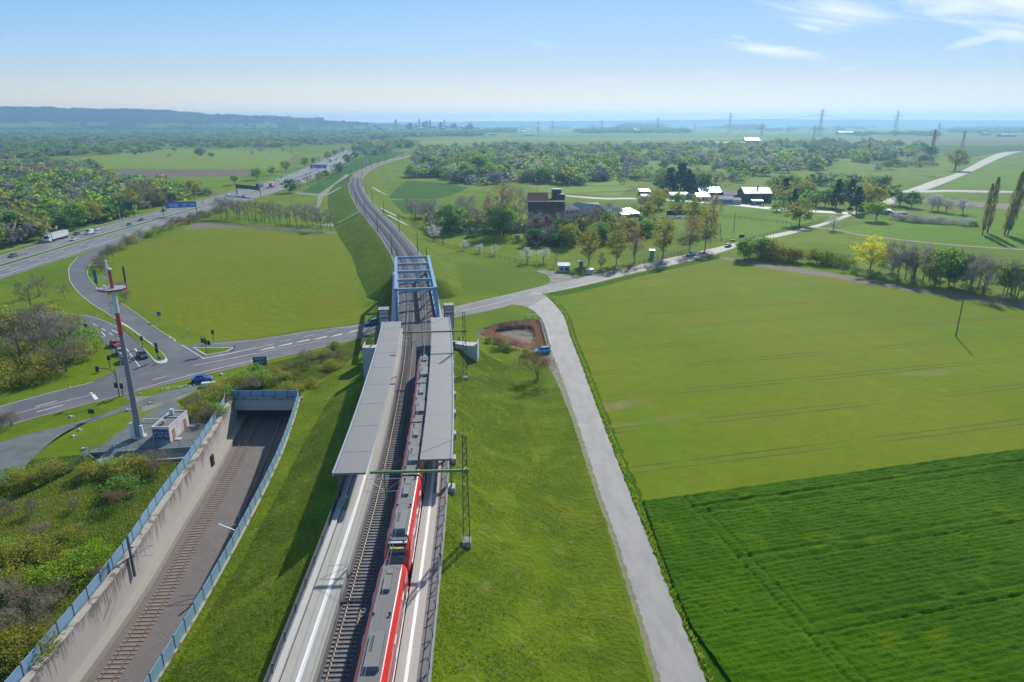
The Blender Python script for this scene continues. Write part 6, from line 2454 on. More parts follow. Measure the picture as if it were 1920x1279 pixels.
# reeds and rough tufts
def tufts(name, label, poly, n_, h_, s_, material, zf=None, seed=3, world=False, wv=.06):
    rs = np.random.RandomState(seed)
    pl_ = poly if world else [(p.x, p.y) for p in PP(poly)]
    xs = [p[0] for p in pl_]
    ys_ = [p[1] for p in pl_]
    X = rs.uniform(min(xs), max(xs), n_ * 4)
    Y = rs.uniform(min(ys_), max(ys_), n_ * 4)
    k = inside(X, Y, pl_)
    X, Y = X[k][:n_], Y[k][:n_]
    Z = zf(X, Y) if zf is not None else np.zeros_like(X)
    C_ = np.stack([X, Y, Z], 1)
    a = units(rs, len(C_))
    a[:, 2] = np.abs(a[:, 2]) + 1.2
    a /= np.linalg.norm(a, axis=1)[:, None]
    L = (h_ * rs.uniform(.5, 1.3, len(C_)))[:, None]
    side = np.cross(a, units(rs, len(C_)))
    side /= np.linalg.norm(side, axis=1)[:, None]
    V_ = np.stack([C_ - side * wv, C_ + side * wv, C_ + a * L + side * wv * .3, C_ + a * L - side * wv * .3], 1).reshape(-1, 3)
    o = link(name, npmesh(name, V_, np.arange(len(C_) * 4).reshape(-1, 4), [material], 4))
    o['kind'] = 'stuff'
    o['label'] = label
    return o


PXY = [(p.x, p.y) for p in PIT]
PBX = [(p.x, p.y) for p in PITB]


def pitz(X, Y):
    return np.where(inside(X, Y, PBX), -9.0, -1.0)


tufts('reeds', 'brown dry reeds filling the pond hollow beside the farm track', PXY, 9000, .9, 1, 'reed', pitz, 4, True, .05)
tufts('rough_grass', 'rough green tufts along the edge of the farm track', [(1026, 553), (1044, 567), (1063, 592), (1078, 636), (1099, 688), (1141, 795), (1184, 905), (1219, 992), (1272, 1128), (1338, 1279), (1328, 1279), (1265, 1131), (1211, 998), (1176, 909), (1133, 795), (1094, 688), (1074, 636), (1059, 592), (1040, 567), (1023, 553)],
      9000, .45, 1, 'leaf_fresh', None, 6, False, .06)
tufts('rough_grass', 'rough uneven grass and brambles left of the railway trench', [(0, 915), (60, 860), (150, 862), (210, 874), (345, 864), (300, 925), (240, 1010), (150, 1130), (40, 1262), (-80, 1400), (-200, 1200), (-200, 1000)],
      9000, .3, 1, 'leaf_mid', None, 7, False, .05)
sheet('scrub_ground', PP([(0, 918), (60, 862), (166, 851), (195, 873), (348, 863), (352, 858), (300, 930), (238, 1024), (147, 1143), (40, 1274), (-80, 1450), (-400, 1300), (-300, 1000)]), .008, 'turf_scrub')
sheet('rough_bank', PP([(374, 733), (430, 708), (480, 688), (560, 668), (640, 648), (690, 628), (700, 640), (690, 660), (668, 664), (640, 690), (560, 738), (430, 740), (420, 746), (396, 790), (354, 782), (334, 752)]), .008, 'turf_scrub')


# short grass clumps standing on the station banks
def bank_tufts(rows_list, n_, h_, material, label, seed, y_lo=35, wv=.035):
    rs = np.random.RandomState(seed)
    C_ = []
    for rows_ in rows_list:
        A_ = np.array([[tuple(p) for p in r] for r in rows_])
        sel = [i for i in range(len(A_) - 1) if A_[i, 0, 1] > y_lo]
        m_ = A_.shape[1]
        cells = [(i, k) for i in sel for k in range(m_ - 1) if k != m_ // 2 - 1]
        ar = np.array([np.linalg.norm(A_[i, k] - A_[i, k + 1]) * 3 for i, k in cells])
        pick = rs.choice(len(cells), size=int(n_ * len(sel) / 40), p=ar / ar.sum())
        u_, v_ = rs.rand(len(pick)), rs.rand(len(pick))
        for j, q in enumerate(pick):
            i, k = cells[q]
            p = (A_[i, k] * (1 - u_[j]) + A_[i, k + 1] * u_[j]) * (1 - v_[j]) + (A_[i + 1, k] * (1 - u_[j]) + A_[i + 1, k + 1] * u_[j]) * v_[j]
            C_.append(p)
    C_ = np.array(C_)
    keep = vnoise(C_[:, 0] + 500, C_[:, 1] + 500, 2.4, seed) + .5 * vnoise(C_[:, 0] + 500, C_[:, 1] + 500, 9, seed + 1) > .62
    C_ = C_[keep]
    a_ = units(rs, len(C_))
    a_[:, 2] = np.abs(a_[:, 2]) + .6
    a_ /= np.linalg.norm(a_, axis=1)[:, None]
    L = (h_ * rs.uniform(.5, 1.4, len(C_)))[:, None]
    side = np.cross(a_, units(rs, len(C_)))
    side /= np.linalg.norm(side, axis=1)[:, None]
    V_ = np.stack([C_ - side * wv, C_ + side * wv, C_ + a_ * L + side * wv * .3, C_ + a_ * L - side * wv * .3], 1).reshape(-1, 3)
    o = link('bank_grass', npmesh('bank_grass', V_, np.arange(len(C_) * 4).reshape(-1, 4), [material], 4))
    tag(o, label, None, None, 'stuff')


leaf_mat('blade_green', (.13, .20, .02), (.19, .24, .03), .4, ns=.12)
leaf_mat('blade_dry', (.30, .29, .12), (.24, .25, .09), .4, ns=.12)
bank_tufts(BANKS, 70000, .24, 'blade_green', 'short green grass clumps on the station banks', 41)
bank_tufts(BANKS, 16000, .28, 'blade_dry', 'dry pale grass clumps on the station banks', 47)
# ------------------------------------------------------------------ sunken ramp and railings beside the mast
rp = empty('sunken_ramp', (RAMP[0].x, RAMP[0].y, 0), 0, 'dark concrete ramp wall and stairs sunk between hut and scrub', 'ramp')
O = rp.location
b = MB()
n = len(RAMP)
RB = [(p.x, p.y) for p in RAMP]
b.wall([RB[1], RB[0]], -2.7, .12, -.3)
b.wall([RB[0], RB[3]], -2.7, .05, -.25)
rel(b, O).build('retaining_wall', 'wall_grey', rp)
b = MB()
b.add([(x, y, -2.6) for x, y in RB], [(3, 2, 1, 0)])
rel(b, O).build('ramp_floor', 'gravel_grey', rp)
b = MB()
b.wall([RB[3], RB[2]], -2.7, .35, .3)
rel(b, O).build('parapet', 'concrete_cool', rp)
b = MB()
for k in range(12):
    t_ = k / 12
    a = Vector(RB[0] + (0,)).lerp(Vector(RB[1] + (0,)), .02 + .2 * t_)
    c = Vector(RB[3] + (0,)).lerp(Vector(RB[2] + (0,)), .02 + .2 * t_)
    m_ = (a + c) / 2
    b.box((m_.x, m_.y, -2.6), (.6, (a - c).length * .95, 2.5 - 2.3 * t_), 0)
rel(b, O).build('steps', 'concrete', rp)


def rail_run(pts, label, hgt=1.1, step=2.0, z=0.0, name='railing', material='blue_panel', mids=2, cat='railing', w_=.06):
    pts = resample(pts, step=step)
    R_ = empty(name, (pts[0].x, pts[0].y, z), 0, label, cat)
    b = MB()
    for k in range(mids + 1):
        zz = hgt * (k + 1) / (mids + 1)
        b.path([(p.x - pts[0].x, p.y - pts[0].y, zz + (p.z)) for p in pts], w_)
    b.build('rail', material, R_)
    b = MB()
    b.box((0, 0, 0), (w_ * 1.3, w_ * 1.3, hgt))
    me = None
    if len(pts) > 100:
        for p in pts:
            b.box((p.x - pts[0].x, p.y - pts[0].y, 0), (w_ * 1.3, w_ * 1.3, hgt))
        tag(b.build('post', material, R_), kind='stuff')
        return R_
    for p in pts:
        q = (p.x - pts[0].x, p.y - pts[0].y, p.z)
        if me is None:
            me = b.build('post', material, R_, q).data
        else:
            link('post', me, R_, q)
    return R_


mat('rail_teal', (.16, .26, .33), rough=.5, metal=.2)
rail_run(PP([(162, 849), (230, 845), (300, 841), (362, 837)]), 'pale blue railing on the wall edge below the graffiti hut', material='rail_teal', z=.1)
rail_run(PP([(225, 871), (280, 867), (346, 862)]), 'lower pale blue railing along the sunken ramp', material='rail_teal', z=.3, hgt=.9)
rail_run(PP([(136, 874), (155, 866), (168, 852)]), 'short railing at the head of the stairs', material='rail_teal')
rail_run(PP([(205, 868), (213, 856), (222, 848)]), 'slanted blue handrail beside the sunken stairs', material='rail_teal', hgt=.8)

# ------------------------------------------------------------------ radio mast
mp = P(262, 819)
TOPZ = Hat(505, mp.x, mp.y)
ms = empty('radio_mast', (mp.x, mp.y, 0), 0, 'tall concrete radio mast with red and white bands and round antenna platform', 'radio mast')
b = MB()
zs = [0, 8, 16, TOPZ * .63]
rr = [.66, .50, .43, .38]
for i in range(3):
    b.tube((0, 0, zs[i]), (0, 0, zs[i + 1]), rr[i], rr[i + 1], 16, cap=(i == 0))
b.build('shaft', 'mast_concrete', ms, smooth=False)
z1, z2, z3, z4 = TOPZ * .63, TOPZ * .755, TOPZ * .875, TOPZ * .90
for za, zb, m_, nm in ((z1, z2, 'mast_red', 'red_band'), (z2, z3, 'mast_white', 'white_band'), (z3, z4, 'mast_red', 'red_band'), (z4, TOPZ, 'mast_red', 'red_band')):
    b = MB()
    b.tube((0, 0, za), (0, 0, zb), .40 if zb <= z4 else .29, .37 if zb <= z4 else .27, 16)
    b.build(nm, m_, ms)
b = MB()
for k in range(60):
    z = .8 + k * (TOPZ - 1) / 60
    r_ = .72 - .34 * min(1, z / TOPZ)
    b.box((-r_ - .22, 0, z), (.5, .05, .05))
    b.box((-r_ - .45, 0, z), (.06, .5, .05))
b.beam((-1.15, 0, .5), (-.85, 0, TOPZ), .05)
b.build('ladder', 'steel_pale', ms)
b = MB()
b.tube((0, 0, z4 - .25), (0, 0, z4 - .12), 2.1, 2.15, 28)
b.build('platform', 'steel_pale', ms)
b = MB()
for k in range(28):
    a0, a1 = k * 6.2832 / 28, (k + 1) * 6.2832 / 28
    b.beam((math.cos(a0) * 2.16, math.sin(a0) * 2.16, z4 - .25), (math.cos(a1) * 2.16, math.sin(a1) * 2.16, z4 - .25), .1, .3)
b.build('rim', 'mast_red', ms)
mat('antenna_blue', (.06, .14, .22), rough=.5)
for (x, y, h_, m_) in ((-2.9, .3, 3.0, 'antenna_blue'), (-2.1, -.6, 3.2, 'antenna_blue'), (2.3, .2, 3.6, 'steel_grey'), (-.7, .55, 4.6, 'mast_white')):
    b = MB()
    b.tube((x, y, z4 - .4), (x, y, z4 + h_ * .35), .06, .06, 6)
    b.box((x, y, z4 + h_ * .25), (.3, .2, h_ * .75), .3)
    b.beam((x * .6, y * .6, z4 - .2), (x, y, z4 - .2), .08)
    b.build('panel_antenna', m_, ms)
for (x, y, z, r_) in ((-2.3, -.9, z4 - .1, .35), (-1.0, -.3, z4 + 1.5, .42), (-.9, -.9, z4 + .3, .3), (.3, -.4, TOPZ + .1, .28)):
    b = MB()
    b.tube((x, y, z), (x + .05, y - .28, z), r_, r_ * .55, 14)
    b.build('dish', 'mast_white', ms)
b = MB()
b.tube((0, 0, TOPZ), (0, 0, TOPZ + .9), .05, .03, 6)
b.box((0, 0, TOPZ), (.7, .5, .15))
b.build('tip', 'mast_white', ms)
b = MB()
b.box((-.75, -.5, 0), (.75, .6, 3.0))
b.box((.7, -.3, 0), (.5, .4, 2.4), .2)
b.build('cable_housing', 'mast_white', ms)
b = MB()
b.tube((0, 0, 0), (0, 0, .25), 1.25, 1.2, 16)
b.build('plinth', 'concrete_pale', ms)

# ------------------------------------------------------------------ graffiti hut
A, B_, C_ = P(288.5, 830), P(320.5, 830), P(347.5, 797.5)
ex = (B_ - A)
wx = ex.length
ey = (C_ - B_)
ly = ey.length
ang = math.atan2(ex.y, ex.x)
hh = Hat(802, A.x, A.y)
hut = empty('equipment_hut', (A.x, A.y, 0), ang, 'white flat-roofed equipment hut with graffiti on its near wall', 'hut')
mat('hut_wall', (.60, .58, .56), rough=.85, var=.12, vs=.9, alt=(.52, .45, .42), alts=.7)
mat('graffiti_ground', (.035, .07, .13), rough=.7, var=.3, vs=2)
mat('graffiti_paint', (.22, .36, .48), rough=.6)
mat('graffiti_pink', (.50, .18, .24), rough=.6)
b = MB()
b.box((wx / 2, ly / 2, 0), (wx, ly, hh - .15))
b.build('wall', 'hut_wall', hut)
rf = MB()
rf.box((wx / 2, ly / 2, hh - .15), (wx - .35, ly - .35, .08))
rfo = rf.build('roof', 'roof_gravel', hut)
b = MB()
for c_, d_ in (((wx / 2, .08, hh - .15), (wx + .1, .2, .3)), ((wx / 2, ly - .08, hh - .15), (wx + .1, .2, .3)), ((.08, ly / 2, hh - .152), (.2, ly + .1, .31)), ((wx - .08, ly / 2, hh - .152), (.2, ly + .1, .31)), ((wx / 2, ly * .62, hh - .151), (wx - .2, .15, .27))):
    b.box(c_, d_)
b.build('roof_edge', 'wall_white', rfo)
b = MB()
b.box((wx * .42, ly * .27, hh - .07), (.5, .5, .6))
b.build('roof_vent', 'roof_tan', rfo)
b = MB()
b.box((wx * .30, ly * .8, hh - .07), (.7, .6, 1.1))
b.build('roof_vent', 'wall_white', rfo)
b = MB()
b.box((wx / 2, -.02, .1), (wx - .25, .05, hh - .45))
gp = b.build('mural', 'graffiti_ground', hut)
b = MB()


def stroke(pts, w_=.14, z=-.06):
    for a_, c_ in zip(pts, pts[1:]):
        b.beam((a_[0], z, a_[1]), (c_[0], z, c_[1]), w_, .03, up=(0, 1, 0))


u_ = (wx - .6) / 4
H1 = hh * .36
for i, L_ in enumerate(('C', 'A', 'F', 'A')):
    x = .35 + i * u_
    w1 = u_ * .78
    if L_ == 'C':
        stroke([(x + w1, H1 + .75), (x + .1, H1 + .8), (x, H1 + .4), (x + .1, H1 + .05), (x + w1, H1 + .1)])
    elif L_ == 'A':
        stroke([(x, H1), (x + w1 * .45, H1 + .85), (x + w1, H1)])
        stroke([(x + w1 * .2, H1 + .3), (x + w1 * .8, H1 + .32)])
    else:
        stroke([(x + .05, H1), (x + .05, H1 + .8), (x + w1, H1 + .82)])
        stroke([(x + .05, H1 + .42), (x + w1 * .8, H1 + .42)])
rg = random.Random(5)
for k in range(9):
    x = .3 + k * (wx - .6) / 9
    stroke([(x, .25), (x + .22, .55 + rg.uniform(0, .25)), (x + .3, .3), (x + .12, .5)], .1)
    stroke([(x, hh - 1.0), (x + .2, hh - .75 + rg.uniform(-.1, .1)), (x + .3, hh - 1.0)], .07)
b.build('graffiti_letters', 'graffiti_paint', gp)
b = MB()
b.box((wx - .1, -.03, .1), (.22, .06, hh - .5))
b.build('pink_stripe', 'graffiti_pink', gp)
for yy_, nm in ((ly * .2, 'door'), (ly * .8, 'door')):
    b = MB()
    b.box((wx + .02, yy_, .05), (.06, .95, 2.0))
    b.build('door', 'rust_door', hut)
for yy_ in (ly * .18, ly * .92):
    b = MB()
    b.box((wx + .7, yy_, 0), (1.1, .8, .18))
    b.build('step', 'concrete_pale', hut)
q = P(262, 800)
b = MB()
b.beam((0, 0, .6), (5.2, .35, .6), .12, .12)
b.box((.1, 0, 0), (.1, .1, .6))
b.box((5.0, .3, 0), (.1, .1, .6))
tag(b.build('cable_duct', 'white', None, P(268, 791)), 'white cable duct running from the mast to the hut', 'cable duct')
q = P(365, 778)
b = MB()
b.tube((0, 0, 0), (0, 0, .7), .12, .12, 8)
b.tube((0, 0, .7), (0, 0, .95), .2, .14, 8)
tag(b.build('vent_pipe', 'wall_white', None, q), 'small white vent pipe beside the hut yard', 'vent pipe')

# ------------------------------------------------------------------ vehicles
LOFT = {
    'car': [(-2.15, .62, .60, .62, .62), (-2.1, .80, .78, .72, .80), (-1.75, .86, .86, .92, .95), (-1.55, .87, .88, .94, 1.05), (-1.15, .88, .88, .95, 1.40), (-.4, .89, .89, .94, 1.47), (.3, .89, .89, .93, 1.43),
            (.95, .88, .88, .93, .98), (1.35, .87, .86, .90, .91), (1.85, .84, .80, .78, .78), (2.1, .72, .66, .60, .60)],
}


def car_body(b, est=False, mi_body=0, mi_glass=1, hgt=1.0, glass=True):
    st = [(-2.15, .74, .50, .66), (-2.05, .84, .62, .86), (-1.5, .88, .66, .93), (-.6, .89, .66, .95), (.4, .89, .66, .93), (1.0, .88, .64, .91), (1.6, .85, .58, .80), (2.0, .76, .5, .66), (2.12, .62, .45, .55)]
    ring = []
    for y, hw, zc, zt in st:
        ring.append([(-hw * .92, y, .22), (-hw, y, .42), (-hw, y, zc), (-hw * .9, y, zt), (hw * .9, y, zt), (hw, y, zc), (hw, y, .42), (hw * .92, y, .22)])
    n = 8
    vs = [p for r in ring for p in r]
    fs = [(i * n + k, (i + 1) * n + k, (i + 1) * n + (k + 1) % n, i * n + (k + 1) % n) for i in range(len(ring) - 1) for k in range(n)]
    fs += [tuple(range(n)), tuple((len(ring) - 1) * n + k for k in reversed(range(n)))]
    b.add([(x, y, z * hgt if z > .4 else z) for x, y, z in vs], fs, mi_body)


def cabin(b, mi=0, est=False, hgt=1.0):
    yb = -1.95 if est else -1.65
    yt = -1.7 if est else -1.05
    zb, zt = .90 * hgt, 1.42 * hgt
    v = [(-.80, yb, zb), (.80, yb, zb), (.80, 1.05, zb), (-.80, 1.05, zb), (-.63, yt, zt), (.63, yt, zt), (.63, .25, zt), (-.63, .25, zt)]
    b.add(v, [(3, 2, 1, 0), (4, 5, 6, 7), (0, 1, 5, 4), (1, 2, 6, 5), (2, 3, 7, 6), (3, 0, 4, 7)], mi)


def roofp(b, mi=0, est=False, hgt=1.0):
    yt = -1.72 if est else -1.08
    zt = 1.42 * hgt
    v = [(-.65, yt, zt), (.65, yt, zt), (.65, .27, zt), (-.65, .27, zt), (-.56, yt + .12, zt + .06), (.56, yt + .12, zt + .06), (.56, .1, zt + .06), (-.56, .1, zt + .06)]
    b.add(v, [(3, 2, 1, 0), (4, 5, 6, 7), (0, 1, 5, 4), (1, 2, 6, 5), (2, 3, 7, 6), (3, 0, 4, 7)], mi)
    for sx in (-1, 1):   # pillars
        for (y0_, y1_) in ((1.0, .22), (-.35, -.35), ((-1.9 if est else -1.6), yt + .03)):
            b.beam((sx * .80, y0_, .92 * hgt), (sx * .645, y1_, zt), .07, .05, mi)


CARP = {}


def near_car(colour, est=False, hgt=1.0, lit=False):
    r = empty('car', (0, 0, 0))
    b = MB()
    car_body(b, est, 0, 1, hgt)
    bo = b.build('body', 'car_' + colour, r, smooth=False)
    b = MB()
    cabin(b, 0, est, hgt)
    b.build('windows', 'glass_dark', r)
    b = MB()
    roofp(b, 0, est, hgt)
    b.build('roof', 'car_' + colour, r)
    for sx in (-1, 1):
        for y in (-1.32, 1.32):
            b = MB()
            b.tube((sx * .74, y, .31), (sx * .92, y, .31), .32, .32, 16)
            w__ = b.build('wheel', 'tyre', r)
            b = MB()
            b.tube((sx * .90, y, .31), (sx * .935, y, .31), .19, .17, 12)
            b.build('rim', 'rim', w__)
        b = MB()
        b.box((sx * .58, 2.0, .55 * hgt), (.32, .2, .13))
        b.build('headlight', 'lamp_clear', r)
        b = MB()
        b.box((sx * .66, -2.1, .62 * hgt), (.22, .12, .16))
        b.build('tail_light', 'lamp_red_lit' if lit else 'lamp_red', r)
        b = MB()
        b.box((sx * .95, .78, .92 * hgt), (.2, .12, .13))
        b.build('mirror', 'car_' + colour, r)
    return r


def far_mesh(kind, colour):
    key = (kind, colour)
    if key in CARP:
        return CARP[key]
    b = MB()
    if kind == 'car':
        car_body(b, mi_body=0)
        cabin(b, 1)
        roofp(b, 0)
        for sx in (-1, 1):
            for y in (-1.32, 1.32):
                b.tube((sx * .74, y, .31), (sx * .92, y, .31), .32, .32, 10, 2)
    elif kind == 'van':
        ring = []
        for y, hw, zt in ((-2.7, .92, 2.15), (-2.6, .97, 2.3), (1.2, .97, 2.3), (1.75, .95, 1.55), (2.45, .9, 1.1), (2.65, .8, .7)):
            ring.append([(-hw, y, .3), (-hw, y, zt * .8), (-hw * .88, y, zt), (hw * .88, y, zt), (hw, y, zt * .8), (hw, y, .3)])
        b.add([p for r in ring for p in r], [(i * 6 + k, (i + 1) * 6 + k, (i + 1) * 6 + (k + 1) % 6, i * 6 + (k + 1) % 6) for i in range(5) for k in range(6)] + [tuple(range(6)), tuple(30 + k for k in reversed(range(6)))], 0)
        b.add([(-.8, 1.30, 2.2), (.8, 1.30, 2.2), (.84, 1.80, 1.56), (-.84, 1.80, 1.56)], [(0, 3, 2, 1)], 1)
        for sx in (-1, 1):
            b.box((sx * .97, 1.0, 1.35), (.04, .9, .6), 0, 1)
            for y in (-1.7, 1.6):
                b.tube((sx * .78, y, .36), (sx * .99, y, .36), .36, .36, 10, 2)
    me_ = D.meshes.new(kind)
    me_.from_pydata(b.v, [], b.f)
    for m_ in ('car_' + colour, 'glass_dark', 'tyre'):
        me_.materials.append(MAT[m_])
    me_.polygons.foreach_set('material_index', b.m)
    CARP[key] = me_
    return me_


def road_dir(x, y):
    best = min(range(len(MC) - 1), key=lambda i: abs(MC[i].y - y))
    d = MC[best + 1] - MC[best]
    return math.atan2(-d.x, d.y)


def lorry(colour, cabcol, L=13.6, box_h=2.7):
    r = empty('lorry', (0, 0, 0))
    b = MB()
    b.box((0, -1.5, 1.15), (2.5, L, box_h))
    b.build('trailer', 'car_' + colour, r)
    b = MB()
    yf = -1.5 + L / 2 + 1.7
    b.box((0, yf, .6), (2.45, 2.2, 2.9), 0, 0, .94)
    cb_ = b.build('cab', 'car_' + cabcol, r)
    b = MB()
    b.box((0, yf + 1.06, 1.9), (2.2, .1, 1.0))
    for sx in (-1, 1):
        b.box((sx * 1.18, yf + .4, 2.0), (.08, .9, .7))
    b.build('windscreen', 'glass_dark', cb_)
    for y in (yf + .2, yf - 3.2, -L / 2 + .2, -L / 2 + 1.5, -L / 2 + 2.8):
        for sx in (-1, 1):
            b = MB()
            b.tube((sx * .85, y, .5), (sx * 1.22, y, .5), .5, .5, 12)
            b.build('wheel', 'tyre', r)
    b = MB()
    b.box((0, -1.5, .75), (2.2, L - 1, .4))
    b.build('chassis', 'dark', r)
    return r


MWCARS = [  # x, y in the picture, colour, kind, direction (+1 driving away)
    (24, 481.5, 'grey', 'car', -1), (138, 450, 'white', 'car', -1), (144, 440, 'grey', 'car', -1), (168, 438, 'white', 'van', -1), (181, 431, 'white', 'car', -1), (176, 442, 'silver', 'car', -1),
    (242, 423, 'blue', 'car', -1), (265, 413.5, 'brown', 'car', -1), (307, 396, 'darkblue', 'car', -1), (382, 380.5, 'white', 'car', -1), (405, 376.5, 'white', 'car', -1), (426, 365.5, 'white', 'car', -1), (446, 361, 'white', 'car', -1),
    (355, 407.5, 'black', 'car', 1), (381, 399, 'white', 'car', 1), (457, 370, 'darkblue', 'car', 1), (488, 357.5, 'white', 'car', 1), (504, 353, 'sky', 'car', 1),
    (536, 343, 'white', 'car', 1), (551, 339, 'white', 'car', 1), (515, 338, 'silver', 'car', -1), (522, 339.5, 'white', 'car', -1), (528, 333, 'darkblue', 'car', -1), (539, 330, 'white', 'car', -1),
    (557, 324, 'white', 'car', -1), (579, 318.5, 'silver', 'car', -1), (612, 311.5, 'brown', 'car', 1), (620, 312, 'grey', 'car', 1), (626, 308, 'white', 'car', 1), (630, 300, 'black', 'car', -1),
    (650, 303.5, 'white', 'car', 1), (646, 288.5, 'white', 'car', -1), (645, 293, 'white', 'car', -1), (656, 284, 'grey', 'car', -1), (664, 284, 'brown', 'car', -1), (685, 275.5, 'white', 'car', -1),
    (661, 296, 'blue', 'car', 1), (596, 320, 'white', 'car', 1), (586, 316, 'silver', 'car', -1), (692, 272, 'white', 'car', 1), (606, 309, 'white', 'car', -1), (632, 296, 'silver', 'car', -1), (640, 300, 'white', 'car', 1), (652, 288, 'red', 'car', -1), (668, 281, 'white', 'car', -1),
    (676, 278, 'white', 'car', -1), (674, 283.5, 'grey', 'car', 1), (682, 278, 'white', 'car', 1), (696, 269, 'silver', 'car', -1), (655, 298, 'white', 'car', 1), (574, 328, 'grey', 'car', 1), (469, 354, 'silver', 'car', -1)]
lst = []
for x, y, c_, k_, dr in MWCARS:
    p = P(x, y + .6)
    o = link('van' if k_ == 'van' else 'car', far_mesh(k_, c_), None, (p.x, p.y, .045), road_dir(p.x, p.y) + (math.pi if dr < 0 else 0))
    tag(o, None, k_, 'cars on the motorway')
    lst.append((o, c_, k_, dr))
for dr, wh in ((-1, 'far lanes'), (1, 'near lanes')):
    sub = sorted([t_ for t_ in lst if t_[3] == dr], key=lambda t_: Q(t_[0].location)[0])
    for i, (o, c_, k_, _) in enumerate(sub):
        nm_ = {'darkblue': 'dark blue', 'sky': 'light blue'}.get(c_, c_)
        o['label'] = '%s %s, %s from the left in the motorway %s' % (nm_, k_, ordinal(i + 1), wh)
for (x, y, c_, cc, L, dr, lb) in ((107, 450, 'white', 'white', 13.6, -1, 'long white articulated lorry by the woodland on the motorway'),
                                  (487, 352, 'darkblue', 'darkblue', 11, -1, 'dark lorry under the black motorway gantry'),
                                  (511, 351, 'red', 'red', 8, 1, 'red lorry on the leaving lanes of the motorway'),
                                  (620, 302.5, 'white', 'silver', 13.6, -1, 'white lorry beyond the second blue gantry'),
                                  (638, 309, 'black', 'teal', 13.6, 1, 'dark lorry beyond the second blue gantry'),
                                  (706, 266, 'white', 'white', 13.6, -1, 'small white lorry where the motorway fades away')):
    r = lorry(c_, cc, L)
    p = P(x, y)
    r.location = (p.x, p.y, .045)
    r.rotation_euler = (0, 0, road_dir(p.x, p.y) + (math.pi if dr < 0 else 0))
    tag(r, lb, 'lorry', 'lorries on the motorway')


def place_car(x, y, x2, y2, colour, label, est=False, hgt=1.0, lit=False, z=.06, sc=1.0):
    """centre at (x, y), nose towards (x2, y2) in the picture"""
    r = near_car(colour, est, hgt, lit)
    p, q = P(x, y), P(x2, y2)
    d = q - p
    r.location = (p.x, p.y, z)
    r.rotation_euler = (0, 0, math.atan2(-d.x, d.y))
    r.scale = (sc, sc, sc)
    tag(r, label, 'car')
    return r


place_car(217, 649, 245, 668, 'red', 'red hatchback with lit rear lamp in the queue at the junction', lit=True)
place_car(228, 664, 252, 682, 'silver', 'pale car half hidden behind the radio mast')
place_car(235, 679, 258, 697, 'grey', 'dark car at the front of the queue behind the mast')
place_car(267, 670, 300, 692, 'teal', 'dark teal car waiting beside the traffic island')
place_car(380, 715, 420, 711, 'blue', 'bright blue car parked on the gravel beside the main road', hgt=1.05)
place_car(697, 609, 650, 618, 'steelblue', 'blue-grey car passing under the railway bridge', est=True, hgt=1.1)
place_car(1016, 662, 990, 664, 'sky', 'light blue estate car parked beside the brown pond hollow', est=True, hgt=1.08)
place_car(1296, 479, 1250, 488, 'white', 'white car driving on the country road past the birches')
place_car(1365, 463, 1400, 455, 'silver', 'silver car on the country road by the farm turning')
place_car(1654, 383, 1700, 362, 'sky', 'pale blue car on the country road by the allotments')
place_car(1914, 284, 1900, 288, 'white', 'white car far up the country road at the right edge')
for i, (x, y, c_) in enumerate(((1505, 386, 'silver'), (1518, 388, 'black'), (1428, 387, 'white'), (1412, 385, 'blue'))):
    p = P(x, y)
    tag(link('car', far_mesh('car', c_), None, (p.x, p.y, .06), 1.2), '%s car parked in the farm yard right of the stables' % c_, 'car', 'cars parked at the stables')

# concrete block beside the blue car and the pale rubble
b = MB()
b.box((0, 0, 0), (3.2, 1.2, .9), 0, 0, .85)
tag(b.build('road_block', 'car_white', None, P(391, 724), rad(12)), 'pale cover lying in front of the blue parked car', 'block')
rg = random.Random(8)
b = MB()
c0 = P(333, 727)
for k in range(46):
    t_ = rg.uniform(-1, 1)
    x, y = t_ * 3.4, t_ * 1.3 + rg.uniform(-.6, .6)
    s_ = rg.uniform(.12, .4)
    b.box((x, y, -.02), (s_, s_ * rg.uniform(.6, 1.2), s_ * .7), rg.uniform(0, 3), 0, .7)
tag(b.build('rubble', 'concrete_pale', None, c0), 'pale rubble heaped on a grassy strip by the track', 'rubble', None, 'stuff')
for i, (x, y, s_) in enumerate(((132, 782, .7), (262, 739, .6), (138, 819, .8), (149, 807, .7), (240, 770, .8), (157, 843, .8), (282, 757, .7), (415, 703, .8))):
    b = MB()
    b.box((0, 0, -.05), (s_, s_ * .7, s_ * .5), i * .7, 0, .65)
    b.box((s_ * .6, .2, -.05), (s_ * .5, s_ * .5, s_ * .3), i * .4, 0, .6)
    tag(b.build('stone', 'concrete_pale', None, P(x, y)), 'pale stone, %s from the left on the grass near the junction' % ordinal([132, 138, 149, 157, 240, 262, 282, 415].index(x) + 1), 'stone', 'stones by the junction')

# ------------------------------------------------------------------ signs, signals, gantries


